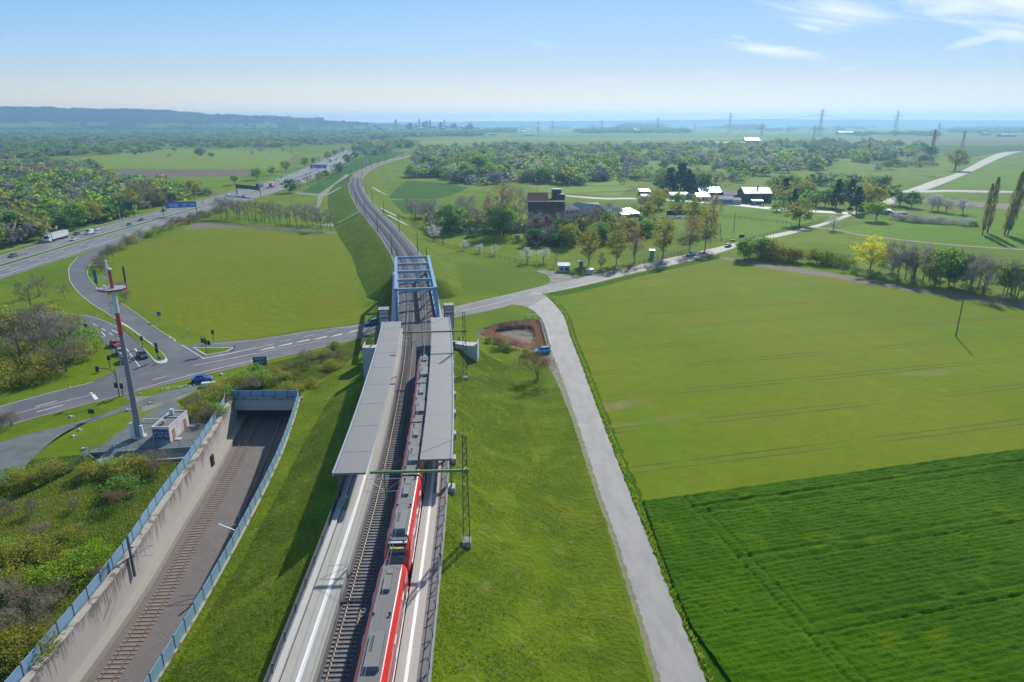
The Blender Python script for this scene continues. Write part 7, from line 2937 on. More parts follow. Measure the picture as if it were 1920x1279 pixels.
def gantry(pa, pb, z0, z1, xs_, label, back=False):
    a, c = P(*pa), P(*pb)
    d = c - a
    L = d.length
    G_ = empty('sign_gantry', (a.x, a.y, 0), math.atan2(d.y, d.x), label, 'gantry')
    for x in (0, L):
        b = MB()
        b.box((x, 0, 0), (.4, .4, z1))
        b.build('post', 'steel_grey', G_)
    b = MB()
    b.box((L / 2, 0, z1 - .9), (L, .35, .35))
    b.box((L / 2, 0, z0 + .2), (L, .35, .35))
    b.build('beam', 'steel_grey', G_)
    for x0, x1 in xs_:
        b = MB()
        b.box(((x0 + x1) / 2 * L, -.3, z0), ((x1 - x0) * L - .15, .12, z1 - z0))
        s_ = b.build('sign_panel', 'sign_back' if back else 'sign_blue', G_)
        if not back:
            b = MB()
            for k in range(3):
                b.box(((x0 + x1) / 2 * L, -.38, z0 + .7 + k * (z1 - z0 - 1.2) / 3), ((x1 - x0) * L * .6, .04, .28))
            b.build('lettering', 'white', s_)
    return G_


gantry((307, 406.5), (369.5, 403.5), 5.0, 8.6, ((.10, .58), (.58, .79), (.79, 1.02)), 'large blue gantry sign over the leaving lanes of the motorway')
gantry((444, 365), (489, 370), 5.2, 8.2, ((.02, .98),), 'black-backed gantry sign over the coming lanes', True)
gantry((583, 325), (612, 325), 5.5, 9.5, ((.0, .5), (.5, 1.0)), 'second blue gantry sign farther along the motorway')
gantry((671, 288.5), (687, 288), 6, 11, ((.0, .5), (.5, 1.0)), 'third blue gantry sign near the end of the motorway')
gantry((235, 409), (252, 407), 5.5, 9.0, ((.0, 1.0),), 'dark sign back among the trees left of the blue gantry', True)


def sign(x, y, w_, h_, z, material, label, post=.08, posts=1, rz=0.0, frame=False, cat='sign', name='road_sign', disc=False):
    p = P(x, y)
    S = empty(name, (p.x, p.y, 0), rz, label, cat)
    for k in range(posts):
        b = MB()
        px = 0 if posts == 1 else -w_ * .35 + k * w_ * .7 / (posts - 1)
        b.tube((px, 0, 0), (px, 0, z + h_), post / 2, post / 2, 8)
        b.build('post', 'steel_grey', S)
    b = MB()
    if disc:
        b.tube((0, -.08, z + h_ / 2), (0, -.03, z + h_ / 2), w_ / 2, w_ / 2, 20)
    else:
        b.box((0, -.08, z), (w_, .05, h_))
    o = b.build('sign_face', material, S)
    return S


sign(300, 602, 1.2, 1.2, 1.6, 'sign_blue', 'small square blue sign at the edge of the round field')
sign(301, 680, .8, .8, .8, 'sign_blue', 'round blue arrow sign on the traffic island', disc=True)
S = sign(67, 600, 3.4, 1.8, 1.7, 'sign_back', 'large dark direction sign seen from behind in the thicket', posts=2, rz=.2)
sign(163, 622, 1.2, 1.1, 1.2, 'sign_back', 'dark square sign back beside the side road')
sign(174, 786, 1.2, .9, 1.2, 'sign_back', 'small dark sign on a post beside the gravel track')
sign(355, 627, .7, .7, 1.2, 'white', 'small round white sign at the field edge near the junction', disc=True)
S = sign(489, 690, 3.0, 2.2, .6, 'sign_back', 'dark information board with blue panels beside the main road', posts=2, rz=.25)
b = MB()
for k, (z, h_) in enumerate(((2.1, .5), (1.6, .2), (1.25, .2))):
    b.box((0, -.13, z), (2.3, .04, h_))
b.build('panel', 'blue_panel', S)
sign(1390, 452, 2.6, 1.5, 1.6, 'sign_back', 'dark sign board on two posts by the country road turning', posts=2)
b = MB()
b.box((0, 0, 0), (2.4, .4, .9))
tag(b.build('road_barrier', 'car_yellow', None, P(1374, 452.5)), 'yellow barrier in the meadow gate by the country road', 'barrier')
DEL = [(181, 594), (119, 585), (252, 592), (295, 612), (350, 638), (423, 637), (132, 727), (620, 617), (46, 586), (125, 603), (440, 655), (1584, 0), (232, 600), (866, 569), (1028, 534), (1019, 553)]
DEL = [d for d in DEL if d[1] > 0]
DEL.sort()
me = None
for i, (x, y) in enumerate(DEL):
    p = P(x, y)
    D_ = empty('delineator_post', (p.x, p.y, 0), 0, 'white roadside marker post, %s from the left' % ordinal(i + 1), 'marker post', 'white marker posts along the roads')
    if me is None:
        b = MB()
        b.box((0, 0, 0), (.14, .1, 1.0), 0, 0, .8)
        m1 = b.build('post', 'white', D_).data
        b = MB()
        b.box((0, 0, .7), (.15, .11, .18))
        me = b.build('band', 'black', D_).data
    else:
        link('post', m1, D_)
        link('band', me, D_)


def signal(x, y, h_, heads, label, arm=None, rz=0.0):
    p = P(x, y)
    S = empty('traffic_signal', (p.x, p.y, 0), rz, label, 'traffic signal', 'traffic signals at the junction')
    b = MB()
    b.tube((0, 0, 0), (0, 0, h_), .1, .07, 8)
    if arm:
        pts = [(0, 0, h_ * .75), (arm * .12, 0, h_ * .93), (arm * .4, 0, h_), (arm, 0, h_ + .1)]
        for a_, c_ in zip(pts, pts[1:]):
            b.tube(a_, c_, .08, .07, 7)
    b.build('pole', 'mast_green', S)
    for dx, z in heads:
        b = MB()
        b.box((dx, -.18, z), (.38, .28, 1.0))
        b.box((dx, -.02, z - .1), (.7, .04, 1.2))
        hd = b.build('signal_head', 'sign_back', S)
        for k, m_ in enumerate(('dark', 'dark', 'lamp_red')):
            b = MB()
            b.tube((dx, -.36, z + .18 + k * .3), (dx, -.33, z + .18 + k * .3), .1, .1, 10)
            b.build('lens', m_, hd)
    return S


signal(224, 743, 6.2, ((-3.6, 5.6), (-.35, 2.0)), 'curved traffic signal mast beside the near side of the main road', arm=-3.9)
signal(231, 742, 2.6, ((0, 1.7),), 'small pedestrian signal right of the curved mast')
signal(207, 690, 3.0, ((0, 2.0),), 'traffic signal at the left corner of the junction')
signal(268, 652, 3.0, ((0, 2.0),), 'traffic signal at the rear of the traffic island')
signal(297, 676, 4.2, ((0, 2.1), (0, 3.4)), 'double-headed traffic signal near the island tip')
signal(388, 663, 4.4, ((0, 2.6), (-.75, 2.9), (.8, 2.3)), 'cluster of traffic signals on the small triangular island', arm=-1.2)
signal(401, 641, 3.2, ((0, 2.2),), 'traffic signal beyond the triangular island')
sign(440, 655.5, .3, .7, .4, 'sign_back', 'low dark bollard at the tip of the triangular island', cat='bollard', name='bollard')

# lamp standards beside the motorway
for i, (x, y, h_) in enumerate(((226, 413, 9), (52, 380, 17), (30, 376, 17))):
    p = P(x, y)
    L_ = empty('camera_pole', (p.x, p.y, 0), 0, 'tall pale pole, %s from the left beyond the motorway' % ordinal({226: 3, 52: 2, 30: 1}[x]), 'pole', 'poles beyond the motorway')
    b = MB()
    b.tube((0, 0, 0), (0, 0, h_), .2, .12, 8)
    b.build('pole', 'white', L_)
    b = MB()
    b.box((0, 0, h_), (.8, .4, .3))
    b.build('head', 'steel_grey', L_)

# utility poles


def upole(x, y, ytop, label, cross=1.6, name='utility_pole'):
    p = P(x, y)
    h_ = Hat(ytop, p.x, p.y)
    U_ = empty(name, (p.x, p.y, 0), 0, label, 'utility pole')
    b = MB()
    b.tube((0, 0, 0), (0, 0, h_), .17, .12, 8)
    b.build('pole', 'wood_post', U_)
    b = MB()
    b.beam((-cross / 2, 0, h_ - .35), (cross / 2, 0, h_ - .35), .14)
    for k in (-.8, 0, .8):
        b.tube((k * cross / 2, 0, h_ - .3), (k * cross / 2, 0, h_ + .05), .06, .06, 6)
    b.build('crossarm', 'steel_grey', U_)
    return U_


upole(1792, 631, 560, 'lone wooden utility pole standing in the right field')
upole(831, 461, 432, 'dark pole at the orchard fence right of the embankment')
upole(1007, 362, 333, 'wooden pole in the paddock behind the mill')
upole(1163, 345, 328, 'thin pole in the paddock left of the dark trees')
upole(1376, 431, 400, 'thin pole in the meadow below the stables')
upole(1250, 0 + 340, 322, 'thin pole among the paddocks north of the stables')

# ------------------------------------------------------------------ fences of the paddocks


def paddock(pts, label, hgt=1.3, step=3.2):
    rail_run(PP(pts), label, hgt=hgt, step=step, name='paddock_fence', material='wood_post', mids=1, cat='fence', w_=.11)


paddock([(812, 452), (845, 464), (900, 477), (960, 490), (1040, 503), (1075, 514)], 'wooden rail fence below the white blossoming orchard')
paddock([(1088, 515), (1140, 507), (1195, 496), (1260, 480), (1290, 471)], 'wooden rail fence beside the country road under the birches')
paddock([(1330, 405), (1400, 411), (1470, 419), (1500, 424)], 'double rail fence across the green meadow below the stables')
paddock([(1340, 453), (1400, 452), (1440, 440), (1500, 427), (1545, 414)], 'rail fence along the far side of the country road')
paddock([(1075, 366), (1130, 362), (1180, 360), (1210, 352)], 'rail fence of the paddock behind the mill', step=5)
paddock([(1140, 323), (1200, 326), (1300, 331), (1400, 340)], 'long fence line across the northern paddocks', step=7)
paddock([(1350, 352), (1380, 345), (1400, 336)], 'slanting fence line up the northern paddock', step=6)
paddock([(1700, 330), (1740, 332), (1770, 334)], 'dark fence left of the country road bend', step=6)
paddock([(1010, 345), (1100, 350), (1190, 352)], 'fence line below the large grove', step=7)
paddock([(1350, 420), (1353, 452)], 'short fence at the edge of the stable meadow', step=4)
# horses grazing (tiny in the picture)
mat('horse_brown', (.06, .035, .025), rough=.8)


def horse(x, y, a, label):
    r = empty('horse', P(x, y), a, label, 'horse', 'grazing horses')
    b = MB()
    rings = []
    for yy0, w0, z0, z1 in ((-.95, .12, 1.15, 1.35), (-.85, .26, .85, 1.45), (-.3, .30, .75, 1.42), (.35, .28, .78, 1.45), (.75, .18, .95, 1.5), (1.05, .12, .95, 1.25), (1.3, .10, .55, .85), (1.45, .09, .2, .5), (1.55, .05, .1, .3)):
        rings.append([(-w0, yy0, (z0 + z1) / 2), (-w0 * .6, yy0, z1), (w0 * .6, yy0, z1), (w0, yy0, (z0 + z1) / 2), (w0 * .5, yy0, z0), (-w0 * .5, yy0, z0)])
    b.add([p for q in rings for p in q], [(i * 6 + k, (i + 1) * 6 + k, (i + 1) * 6 + (k + 1) % 6, i * 6 + (k + 1) % 6) for i in range(8) for k in range(6)] + [tuple(range(6)), tuple(48 + k for k in range(6))])
    for sx in (-.17, .17):
        b.tube((sx, .55, .9), (sx, .6, .45), .1, .06, 6)
        b.tube((sx, .6, .47), (sx, .6, 0), .06, .07, 6)
        b.tube((sx, -.7, .95), (sx, -.62, .6), .13, .08, 6)
        b.tube((sx, -.62, .62), (sx, -.8, .45), .08, .06, 6)
        b.tube((sx, -.8, .47), (sx, -.74, 0), .06, .07, 6)
    b.tube((0, -.95, 1.3), (0, -1.1, .7), .06, .03, 5)
    b.build('body', 'horse_brown', r)


for i, (x, y) in enumerate(((963, 342), (983, 345), (989, 346))):
    horse(x, y, 1.2 + i, 'dark grazing horse, %s from the left in the paddock north of the mill' % ordinal(i + 1))

# pond railing, sheds
rail_run([p for p in smooth_line(PP([(985, 596), (1000, 595), (1012, 598), (1020, 610), (1027, 630), (1032, 652)]), 3)], 'pale curved pipe railing round the pond hollow', material='steel_pale', mids=0, hgt=.9, step=2.2, w_=.12)


def house(x0, x1, y, depth, h_, rise, wallm, roofm, label, cat='house', name='house', rz=None, roof='gable', over=.4, windows=0, y2=None, group=None, ridge='x', chimney=False, sky=None, dist_scale=1.0):
    """front corners at picture (x0, y) and (x1, y2): walls, roof and windows of one building"""
    a, c = P(x0, y), P(x1, y if y2 is None else y2)
    d = c - a
    L = d.length
    B = empty(name, (a.x, a.y, 0), math.atan2(d.y, d.x), label, cat, group)
    b = MB()
    b.box((L / 2, depth / 2, 0), (L, depth, h_))
    if roof == 'gable':
        if ridge == 'x':
            for x in (0.002, L - .002):
                b.add([(x, 0, h_), (x, depth, h_), (x, depth / 2, h_ + rise * .98)], [(0, 1, 2)])
        else:
            for yy0 in (0.002, depth - .002):
                b.add([(0, yy0, h_), (L, yy0, h_), (L / 2, yy0, h_ + rise * .98)], [(0, 1, 2)])
    b.build('wall', wallm, B)
    b = MB()
    o_ = over
    t_ = .12
    if roof == 'flat':
        b.box((L / 2, depth / 2, h_ + .003), (L + o_ * 2, depth + o_ * 2, .25))
    elif roof == 'shed':
        v = [(-o_, -o_, h_), (L + o_, -o_, h_), (L + o_, depth + o_, h_ + rise), (-o_, depth + o_, h_ + rise)]
        b.add(v + [(x, y_, z + .15) for x, y_, z in v], [(3, 2, 1, 0), (4, 5, 6, 7), (0, 1, 5, 4), (1, 2, 6, 5), (2, 3, 7, 6), (3, 0, 4, 7)])
    elif roof == 'hip':
        k = min(L, depth) / 2
        r0, r1 = ((k, depth / 2), (L - k, depth / 2)) if L >= depth else ((L / 2, k), (L / 2, depth - k))
        v = [(-o_, -o_, h_), (L + o_, -o_, h_), (L + o_, depth + o_, h_), (-o_, depth + o_, h_), (r0[0], r0[1], h_ + rise), (r1[0], r1[1], h_ + rise)]
        if L >= depth:
            b.add(v, [(0, 1, 5, 4), (1, 2, 5), (2, 3, 4, 5), (3, 0, 4), (3, 2, 1, 0)])
        else:
            b.add(v, [(0, 1, 4), (1, 2, 5, 4), (2, 3, 5), (3, 0, 4, 5), (3, 2, 1, 0)])
    else:
        if ridge == 'x':
            sl = rise / (depth / 2)
            for sg in (0, 1):
                y_e, y_r = (-o_, depth / 2) if sg == 0 else (depth + o_, depth / 2)
                v = [(-o_, y_e, h_ - sl * o_), (L + o_, y_e, h_ - sl * o_), (L + o_, y_r, h_ + rise), (-o_, y_r, h_ + rise)]
                v2 = [(x, y_, z + t_) for x, y_, z in v]
                f = [(3, 2, 1, 0), (4, 5, 6, 7), (0, 1, 5, 4), (1, 2, 6, 5), (3, 0, 4, 7)]
                b.add(v + v2, f if sg == 0 else [tuple(reversed(q)) for q in f])
        else:
            sl = rise / (L / 2)
            for sg in (0, 1):
                x_e, x_r = (-o_, L / 2) if sg == 0 else (L + o_, L / 2)
                v = [(x_e, -o_, h_ - sl * o_), (x_e, depth + o_, h_ - sl * o_), (x_r, depth + o_, h_ + rise), (x_r, -o_, h_ + rise)]
                v2 = [(x, y_, z + t_) for x, y_, z in v]
                f = [(0, 1, 2, 3), (7, 6, 5, 4), (4, 5, 1, 0), (5, 6, 2, 1), (7, 4, 0, 3)]
                b.add(v + v2, f if sg == 0 else [tuple(reversed(q)) for q in f])
    rf_ = b.build('roof', roofm, B)
    if chimney:
        b = MB()
        b.box((L * .6, depth / 2, h_ + rise * .6), (.8, .8, rise * .4 + 1.2))
        b.build('chimney', 'wall_brown', rf_)
    if windows:
        rows_n, cols_n = windows
        for r_ in range(rows_n):
            for c_ in range(cols_n):
                x = L * (c_ + .7) / (cols_n + .4)
                z = h_ * (r_ + .3) / rows_n
                b = MB()
                b.box((x, -.03, z), (min(1.1, L / cols_n * .5), .08, min(1.4, h_ / rows_n * .45)))
                b.build('window', 'glass_dark', B)
    return B


# sheds at the junction
house(1047.5, 1068, 510, 2.6, 2.3, .7, 'wall_white', 'roof_sheet', 'small white hut beside the lay-by', 'hut', 'hut', roof='shed', windows=(1, 2))
house(1100, 1111, 514, 1.4, 1.6, .3, 'wall_white', 'roof_sheet', 'white kiosk on the verge under the birches', 'kiosk', 'kiosk', roof='shed')
house(1086, 1093, 503, 1.3, 2.6, .3, 'wall_grey', 'roof_sheet', 'narrow grey transformer box behind the rail fence', 'cabinet', 'cabinet', roof='shed')
house(1219, 1226, 485, 1.5, 3.4, .2, 'rail_teal', 'roof_sheet', 'pale green utility kiosk between the birches', 'kiosk', 'kiosk', roof='shed')

# ------------------------------------------------------------------ the mill
mat('wall_mill', (.135, .070, .052), rough=.9, alt=(.06, .064, .072), alts=.12, altr=(.45, .55), var=.2, vs=.8)


def hpx(x, y, ytop):
    p = P(x, y)
    return Hat(ytop, p.x, p.y)


house(991, 1058, 427, 17, hpx(1000, 427, 379), 0, 'wall_mill', 'wall_brown', 'tall dark slate-clad mill block left of the white house', 'mill', 'mill_building', roof='flat', over=.1, windows=(3, 4))
B = house(990.5, 1026, 426, 15.5, hpx(1000, 426, 379.5), hpx(1000, 426, 364) - hpx(1000, 426, 379.5), 'wall_slate', 'roof_tile_dark', 'dark red steep-roofed part of the mill', 'mill', 'mill_building', ridge='x')
B.location.y -= .25
p0 = P(1033, 424)
tw = empty('mill_tower', (p0.x + 1.2, p0.y + 7, 0), .1, 'brick stair tower with flat white roof above the mill', 'tower')
hT = Hat(356, p0.x, p0.y + 7)
b = MB()
b.box((2.4, 2.4, 0), (4.8, 4.8, hT))
b.build('wall', 'wall_brick', tw)
b = MB()
b.box((2.4, 2.4, hT + .003), (5.4, 5.4, .4))
b.build('roof', 'roof_white', tw)
b = MB()
for k in range(3):
    b.box((1.0 + k * 1.4, -.03, hT - 2.4), (.7, .08, 1.2))
b.build('window', 'glass_dark', tw)
hT2 = Hat(365, p0.x, p0.y + 5)
t2 = empty('mill_tower', (p0.x + 2.6, p0.y + 3.4, 0), .1, 'lower dark tower with white roof beside the brick one', 'tower')
b = MB()
b.box((2.6, 1.8, 0), (5.2, 3.4, hT2))
b.build('wall', 'wall_slate', t2)
b = MB()
b.box((3.7, 1.8, hT2 + .003), (3.4, 3.9, .35))
b.build('roof', 'roof_white', t2)
house(1058.5, 1085, 425, 8, hpx(1070, 425, 394), hpx(1070, 425, 383) - hpx(1070, 425, 394), 'wall_white', 'roof_tan', 'white mill house with tan hipped roof', 'house', 'house', roof='hip', windows=(3, 4), y2=423)
house(1085, 1101, 418, 8, hpx(1090, 418, 394), 2.2, 'wall_white', 'roof_tan', 'white wing with tan roof right of the mill house', 'house', 'house', roof='hip', windows=(2, 3), chimney=True)
house(1094, 1122, 411, 12, hpx(1100, 411, 391), 2.6, 'wall_grey', 'roof_white', 'barn with bright white roof behind the mill house', 'barn', 'barn')
b_ = house(1102, 1134, 424, 15, hpx(1110, 424, 402), hpx(1118, 424, 386) - hpx(1110, 424, 402), 'wall_brown', 'solar', 'large barn with solar panels covering its roof', 'barn', 'barn', ridge='y', y2=418)
house(1134, 1168, 416, 11, hpx(1150, 416, 402), hpx(1150, 416, 389) - hpx(1150, 416, 402), 'wall_white', 'solar', 'white building with grey solar roof right of the barn', 'house', 'house', windows=(2, 6), y2=412)
g1 = house(1168, 1184, 414, 10, hpx(1170, 414, 403), 2.4, 'wall_grey', 'roof_glare', 'shed whose metal roof glares in the sun', 'shed', 'shed', roof='shed')
g2 = house(1186, 1203, 410, 9, hpx(1190, 410, 401), 2.1, 'wall_grey', 'roof_glare', 'second glaring metal-roofed shed at the end of the mill', 'shed', 'shed', roof='shed')
for g_ in (g1, g2):   # these two roofs are angled to mirror the sun towards the camera
    q_ = Vector((-g_.location.x, -g_.location.y, CAMH - 8)).normalized() + SUN
    q_.normalize()
    g_.rotation_euler = (0, 0, math.atan2(-q_.x, q_.y) + math.pi)
house(1017, 1082, 441, 6, hpx(1030, 441, 433), 1.9, 'wall_brown', 'roof_tile_red', 'long low shed with weathered red tile roof in front of the mill', 'shed', 'shed', windows=(1, 9))
house(1118, 1140, 440, 6, hpx(1120, 440, 432), 2.2, 'wall_brown', 'roof_tile_red', 'low red-tiled shed below the solar barn', 'shed', 'shed')
house(1093, 1108, 426, 5, hpx(1100, 426, 414), 1.8, 'wall_slate', 'roof_tile_red', 'small dark lean-to with red roof beside the mill house', 'shed', 'shed', roof='shed')
# stables on the right
house(1200, 1219, 365.5, 9, hpx(1205, 365, 359), 1.4, 'wall_slate', 'roof_sheet', 'dark barn at the left end of the stables', 'barn', 'barn', roof='shed')
house(1204, 1217, 374, 7, hpx(1210, 374, 368), .8, 'wall_white', 'roof_white', 'small white shed by the farm lane', 'shed', 'shed', roof='shed')
house(1258, 1294, 373, 6, 3.0, 1.2, 'wall_brown', 'roof_white', 'long low stable with thin white roof edge', 'stable', 'stable', roof='shed', windows=(1, 9))
house(1307, 1330, 377, 14, 3.2, 1.8, 'wall_white', 'roof_white', 'white open-fronted stable in the middle of the yard', 'stable', 'stable', windows=(1, 3))
house(1312, 1352, 371, 20, 4.2, 3.0, 'wall_slate', 'roof_white', 'large stable hall with pale low-pitched roof', 'stable', 'stable')
house(1337, 1373, 382, 7, 3.4, 2.0, 'wall_white', 'roof_sheet', 'long white stable with dark blue-grey roof', 'stable', 'stable', windows=(1, 9), y2=383)
house(1374, 1389, 383.5, 7, 3.0, 1.4, 'wall_white', 'roof_tan', 'small pale shed right of the white stable', 'shed', 'shed')
house(1358, 1400, 374, 12, 3.2, 2.2, 'wall_slate', 'wall_slate', 'low dark blue-roofed building behind the white stable', 'building', 'building')
house(1395, 1446, 380, 17, hpx(1410, 380, 363), hpx(1410, 380, 353) - hpx(1410, 380, 363), 'wall_slate', 'roof_white', 'large dark house with broad white roof at the right of the stables', 'house', 'house', windows=(2, 8), chimney=True)
house(1412, 1430, 384, 4, 2.6, .4, 'wall_brown', 'roof_white', 'white-roofed carport before the large dark house', 'carport', 'carport', roof='shed')
house(1660, 1672, 403, 4, 2.6, .6, 'wall_slate', 'roof_white', 'allotment hut with white roof beside the country road', 'hut', 'hut', roof='shed')
house(1676, 1700, 407, 4, 2.4, .5, 'wall_brown', 'wall_slate', 'dark low allotment shed beside the white-roofed hut', 'hut', 'hut', roof='shed')
b_ = P(1262, 409)
b = MB()
for k in range(26):
    b.box((rg.uniform(-9, 11), rg.uniform(-2, 2), 0), (rg.uniform(.6, 2.2), rg.uniform(.6, 1.4), rg.uniform(.4, 1.3)), rg.uniform(0, 3), 0, .8)
tag(b.build('building_material', 'wall_white', None, (b_.x, b_.y, 0)), 'heap of pale building material right of the glaring sheds', 'heap', None, 'stuff')
p = P(1245, 405)
b = MB()
b.box((0, 0, 0), (22, 1.2, 2.6), .15)
tag(b.build('hedge_wall', 'wall_brown', None, (p.x + 14, p.y + 8, 0)), 'long dark wall in the meadow right of the mill', 'wall')
# buildings farther out
FB = [(1343, 1398, 276, 30, 9, 3, 'wall_white', 'roof_tan', 'long pale hall with tan roof beyond the paddocks'), (1398, 1424, 272, 30, 12, 5, 'wall_white', 'roof_sheet', 'white gabled hall beyond the paddocks'),
      (1012, 1031, 290, 12, 4, 1.5, 'wall_slate', 'roof_white', 'pale blue-roofed shed among the groves'), (1573, 1602, 252, 40, 8, 6, 'wall_slate', 'roof_white', 'long white-roofed barn on the plain'),
      (1683, 1696, 252.5, 30, 4, 3, 'wall_slate', 'roof_white', 'small white-roofed barn on the plain'), (1843, 1857, 254, 25, 9, 5, 'wall_white', 'roof_white', 'white farmhouse among trees at the right edge'),
      (1878, 1906, 256.5, 30, 7, 4, 'wall_grey', 'roof_tan', 'low grey barn at the right edge of the plain'), (917, 932, 253.5, 30, 7, 2, 'wall_grey', 'roof_white', 'flat white-roofed hall beyond the pale field'),
      (983, 992, 254, 25, 5, 3, 'wall_slate', 'roof_tan', 'small dark barn near the black mast'), (992, 1002, 254.5, 25, 6, 3, 'wall_white', 'roof_sheet', 'small white barn near the black mast'),
      (1190, 1202, 249.5, 40, 14, 4, 'wall_slate', 'roof_white', 'pale-roofed hall before the distant wood')]
for x0, x1, y, dp, h_, rs_, wm, rm, lb in FB:
    house(x0, x1, y, dp, h_, rs_, wm, rm, lb, 'building', 'farm_building')

# ------------------------------------------------------------------ hills, distant town
CR = [(-140, 199), (0, 200), (60, 200.5), (110, 202), (160, 204), (240, 204), (300, 206.5), (370, 211), (400, 215.5), (450, 216), (500, 217.5), (560, 221), (600, 223.5), (640, 227), (700, 231.5), (760, 234.5), (860, 238), (960, 243)]
leafc = ((.030, .062, .030), (.055, .085, .035))
mat('hill_forest', (.018, .042, .045), rough=1, alt=(.035, .062, .040), alts=.006, altr=(.4, .6), var=.35, vs=.03, var2=.2, vs2=.004, bump=1, bs=.03, bd=20, spec=.0)
mat('hill_field', (.10, .19, .06), rough=1, alt=(.06, .12, .045), alts=.003, altr=(.5, .55), var=.1, vs=.01, spec=.0)


def hill_h(ximg, yw):
    """height of the left ridge at picture column ximg and depth yw"""
    yc = float(np.interp(ximg, [c[0] for c in CR], [c[1] for c in CR]))
    DC = 4900.0
    crest = max(0.0, Hat(yc, 0, DC))
    t_ = (yw - 3900) / (DC - 3900)
    if t_ <= 0:
        return 0.0
    if t_ >= 1:
        return crest * max(0.0, 1 - (yw - DC) / 2600)
    return crest * (t_ ** 1.35 * (1.25 - .25 * t_))


def build_hill():
    b = MB()
    NX, NY = 260, 40
    rs = np.random.RandomState(4)
    vs = []
    for j in range(NY):
        yw = 3850 + (7200 - 3850) * (j / (NY - 1)) ** 1.3
        for i in range(NX):
            xi = -160 + 1130 * i / (NX - 1)
            u, _v = dirUV(xi, 229.5)
            h_ = hill_h(xi, yw)
            vs.append((u * yw, yw, -.5 + h_))
    V_ = np.array(vs)
    bump = (vnoise(V_[:, 0] + 9000, V_[:, 1], 90, 3) - .3) * 14 + (vnoise(V_[:, 0] + 9000, V_[:, 1], 35, 8) - .5) * 9
    V_[:, 2] += np.where(V_[:, 2] > 14, bump * np.clip(V_[:, 2] / 60, 0, 1), 0)
    fs, ms_ = [], []
    for j in range(NY - 1):
        for i in range(NX - 1):
            q = (j * NX + i, j * NX + i + 1, (j + 1) * NX + i + 1, (j + 1) * NX + i)
            fs.append(q)
            p = V_[q[0]]
            px, py = Q(p)
            fld = (232 < py < 241 and px < 150) or (231 < py < 237 and 160 < px < 200) or (233 < py < 240 and 255 < px < 520) or (236 < py < 243 and 560 < px < 820)
            ms_.append(1 if fld else 0)
    me_ = npmesh('hills', V_, np.array(fs), ['hill_forest', 'hill_field'], 4)
    me_.polygons.foreach_set('material_index', ms_)
    struct(link('hills', me_))
    # faint ridges on the far horizon
    for nm, yy0, col, pts in (('distant_hills', 11200, 'hill_forest', [(-400, 229), (400, 228), (700, 229.2), (830, 228.2), (960, 227.4), (1100, 226.8), (1300, 224.6), (1440, 223.8), (1600, 224.5), (1750, 225.3), (1920, 226.4), (2300, 226)]),):
        vs, fs = [], []
        xs_ = np.linspace(-400, 2300, 180)
        for i, xi in enumerate(xs_):
            u, _v = dirUV(xi, 229.5)
            yc = float(np.interp(xi, [c[0] for c in pts], [c[1] for c in pts])) + .5 * math.sin(i * .7) * .3
            for k, (yd, f) in enumerate(((yy0 - 500, 0), (yy0 - 250, .6), (yy0, 1.0), (yy0 + 900, .9))):
                vs.append((u * yd, yd, max(0, Hat(yc, 0, yy0)) * f - (.5 if k == 0 else 0)))
        for i in range(len(xs_) - 1):
            for k in range(3):
                a = i * 4 + k
                fs.append((a, a + 4, a + 5, a + 1))
        b = MB()
        b.add(vs, fs)
        struct(b.build(nm, col))


build_hill()


def ground_z(ximg, yw):
    return hill_h(ximg, yw) if yw > 3900 and ximg < 960 else 0.0


rt = random.Random(31)
townm = {}


def small_house(ximg, yw, w_, d_, h_, r_, wall_i, roof_i):
    u, _ = dirUV(ximg, 229.5)
    key = (round(w_ / 4), round(h_ / 3), wall_i, roof_i)
    if key not in townm:
        b = MB()
        L, Dp, H_ = w_, d_, h_
        b.box((0, 0, -3), (L, Dp, H_ + 3), 0, 0)
        b.add([(-L / 2, -Dp / 2, H_), (L / 2, -Dp / 2, H_), (L / 2, 0, H_ + r_), (-L / 2, 0, H_ + r_), (L / 2, Dp / 2, H_), (-L / 2, Dp / 2, H_)], [(0, 1, 2, 3), (3, 2, 4, 5), (0, 3, 5), (1, 4, 2)], 1)
        me_ = D.meshes.new('house')
        me_.from_pydata(b.v, [], b.f)
        me_.materials.append(MAT[('distant_wall', 'wall_white', 'wall_grey')[wall_i]])
        me_.materials.append(MAT[('distant_roof', 'roof_sheet')[roof_i]])
        me_.polygons.foreach_set('material_index', b.m)
        townm[key] = me_
    o = link('house', townm[key], None, (u * yw, yw, ground_z(ximg, yw)), rt.uniform(-.5, .5))
    return o


hs = []
for k in range(60):
    xi = rt.choice((rt.uniform(400, 700), rt.uniform(480, 860), rt.uniform(330, 480)))
    yw = rt.uniform(4250, 4880)
    hs.append(small_house(xi, yw, rt.choice((14, 18, 24)), 12, rt.choice((6, 8, 10)), 5, rt.choice((0, 0, 2)), 0))
for k in range(46):
    xi = rt.uniform(700, 905)
    yw = rt.uniform(3300, 4700)
    hs.append(small_house(xi, yw, rt.choice((20, 30, 40)), 20, rt.choice((8, 12, 18)), 4, rt.choice((0, 0, 2)), 1))
for k in range(26):
    xi = rt.choice((rt.uniform(1180, 1210), rt.uniform(1365, 1480), rt.uniform(960, 1010), rt.uniform(1840, 1900)))
    yw = rt.uniform(3800, 5600)
    hs.append(small_house(xi, yw, rt.choice((20, 30)), 16, rt.choice((8, 13)), 5, 1, rt.randrange(2)))
for o in hs:
    tag(o, 'hazy pale house of the distant town along the horizon', 'house', 'houses of the distant town')
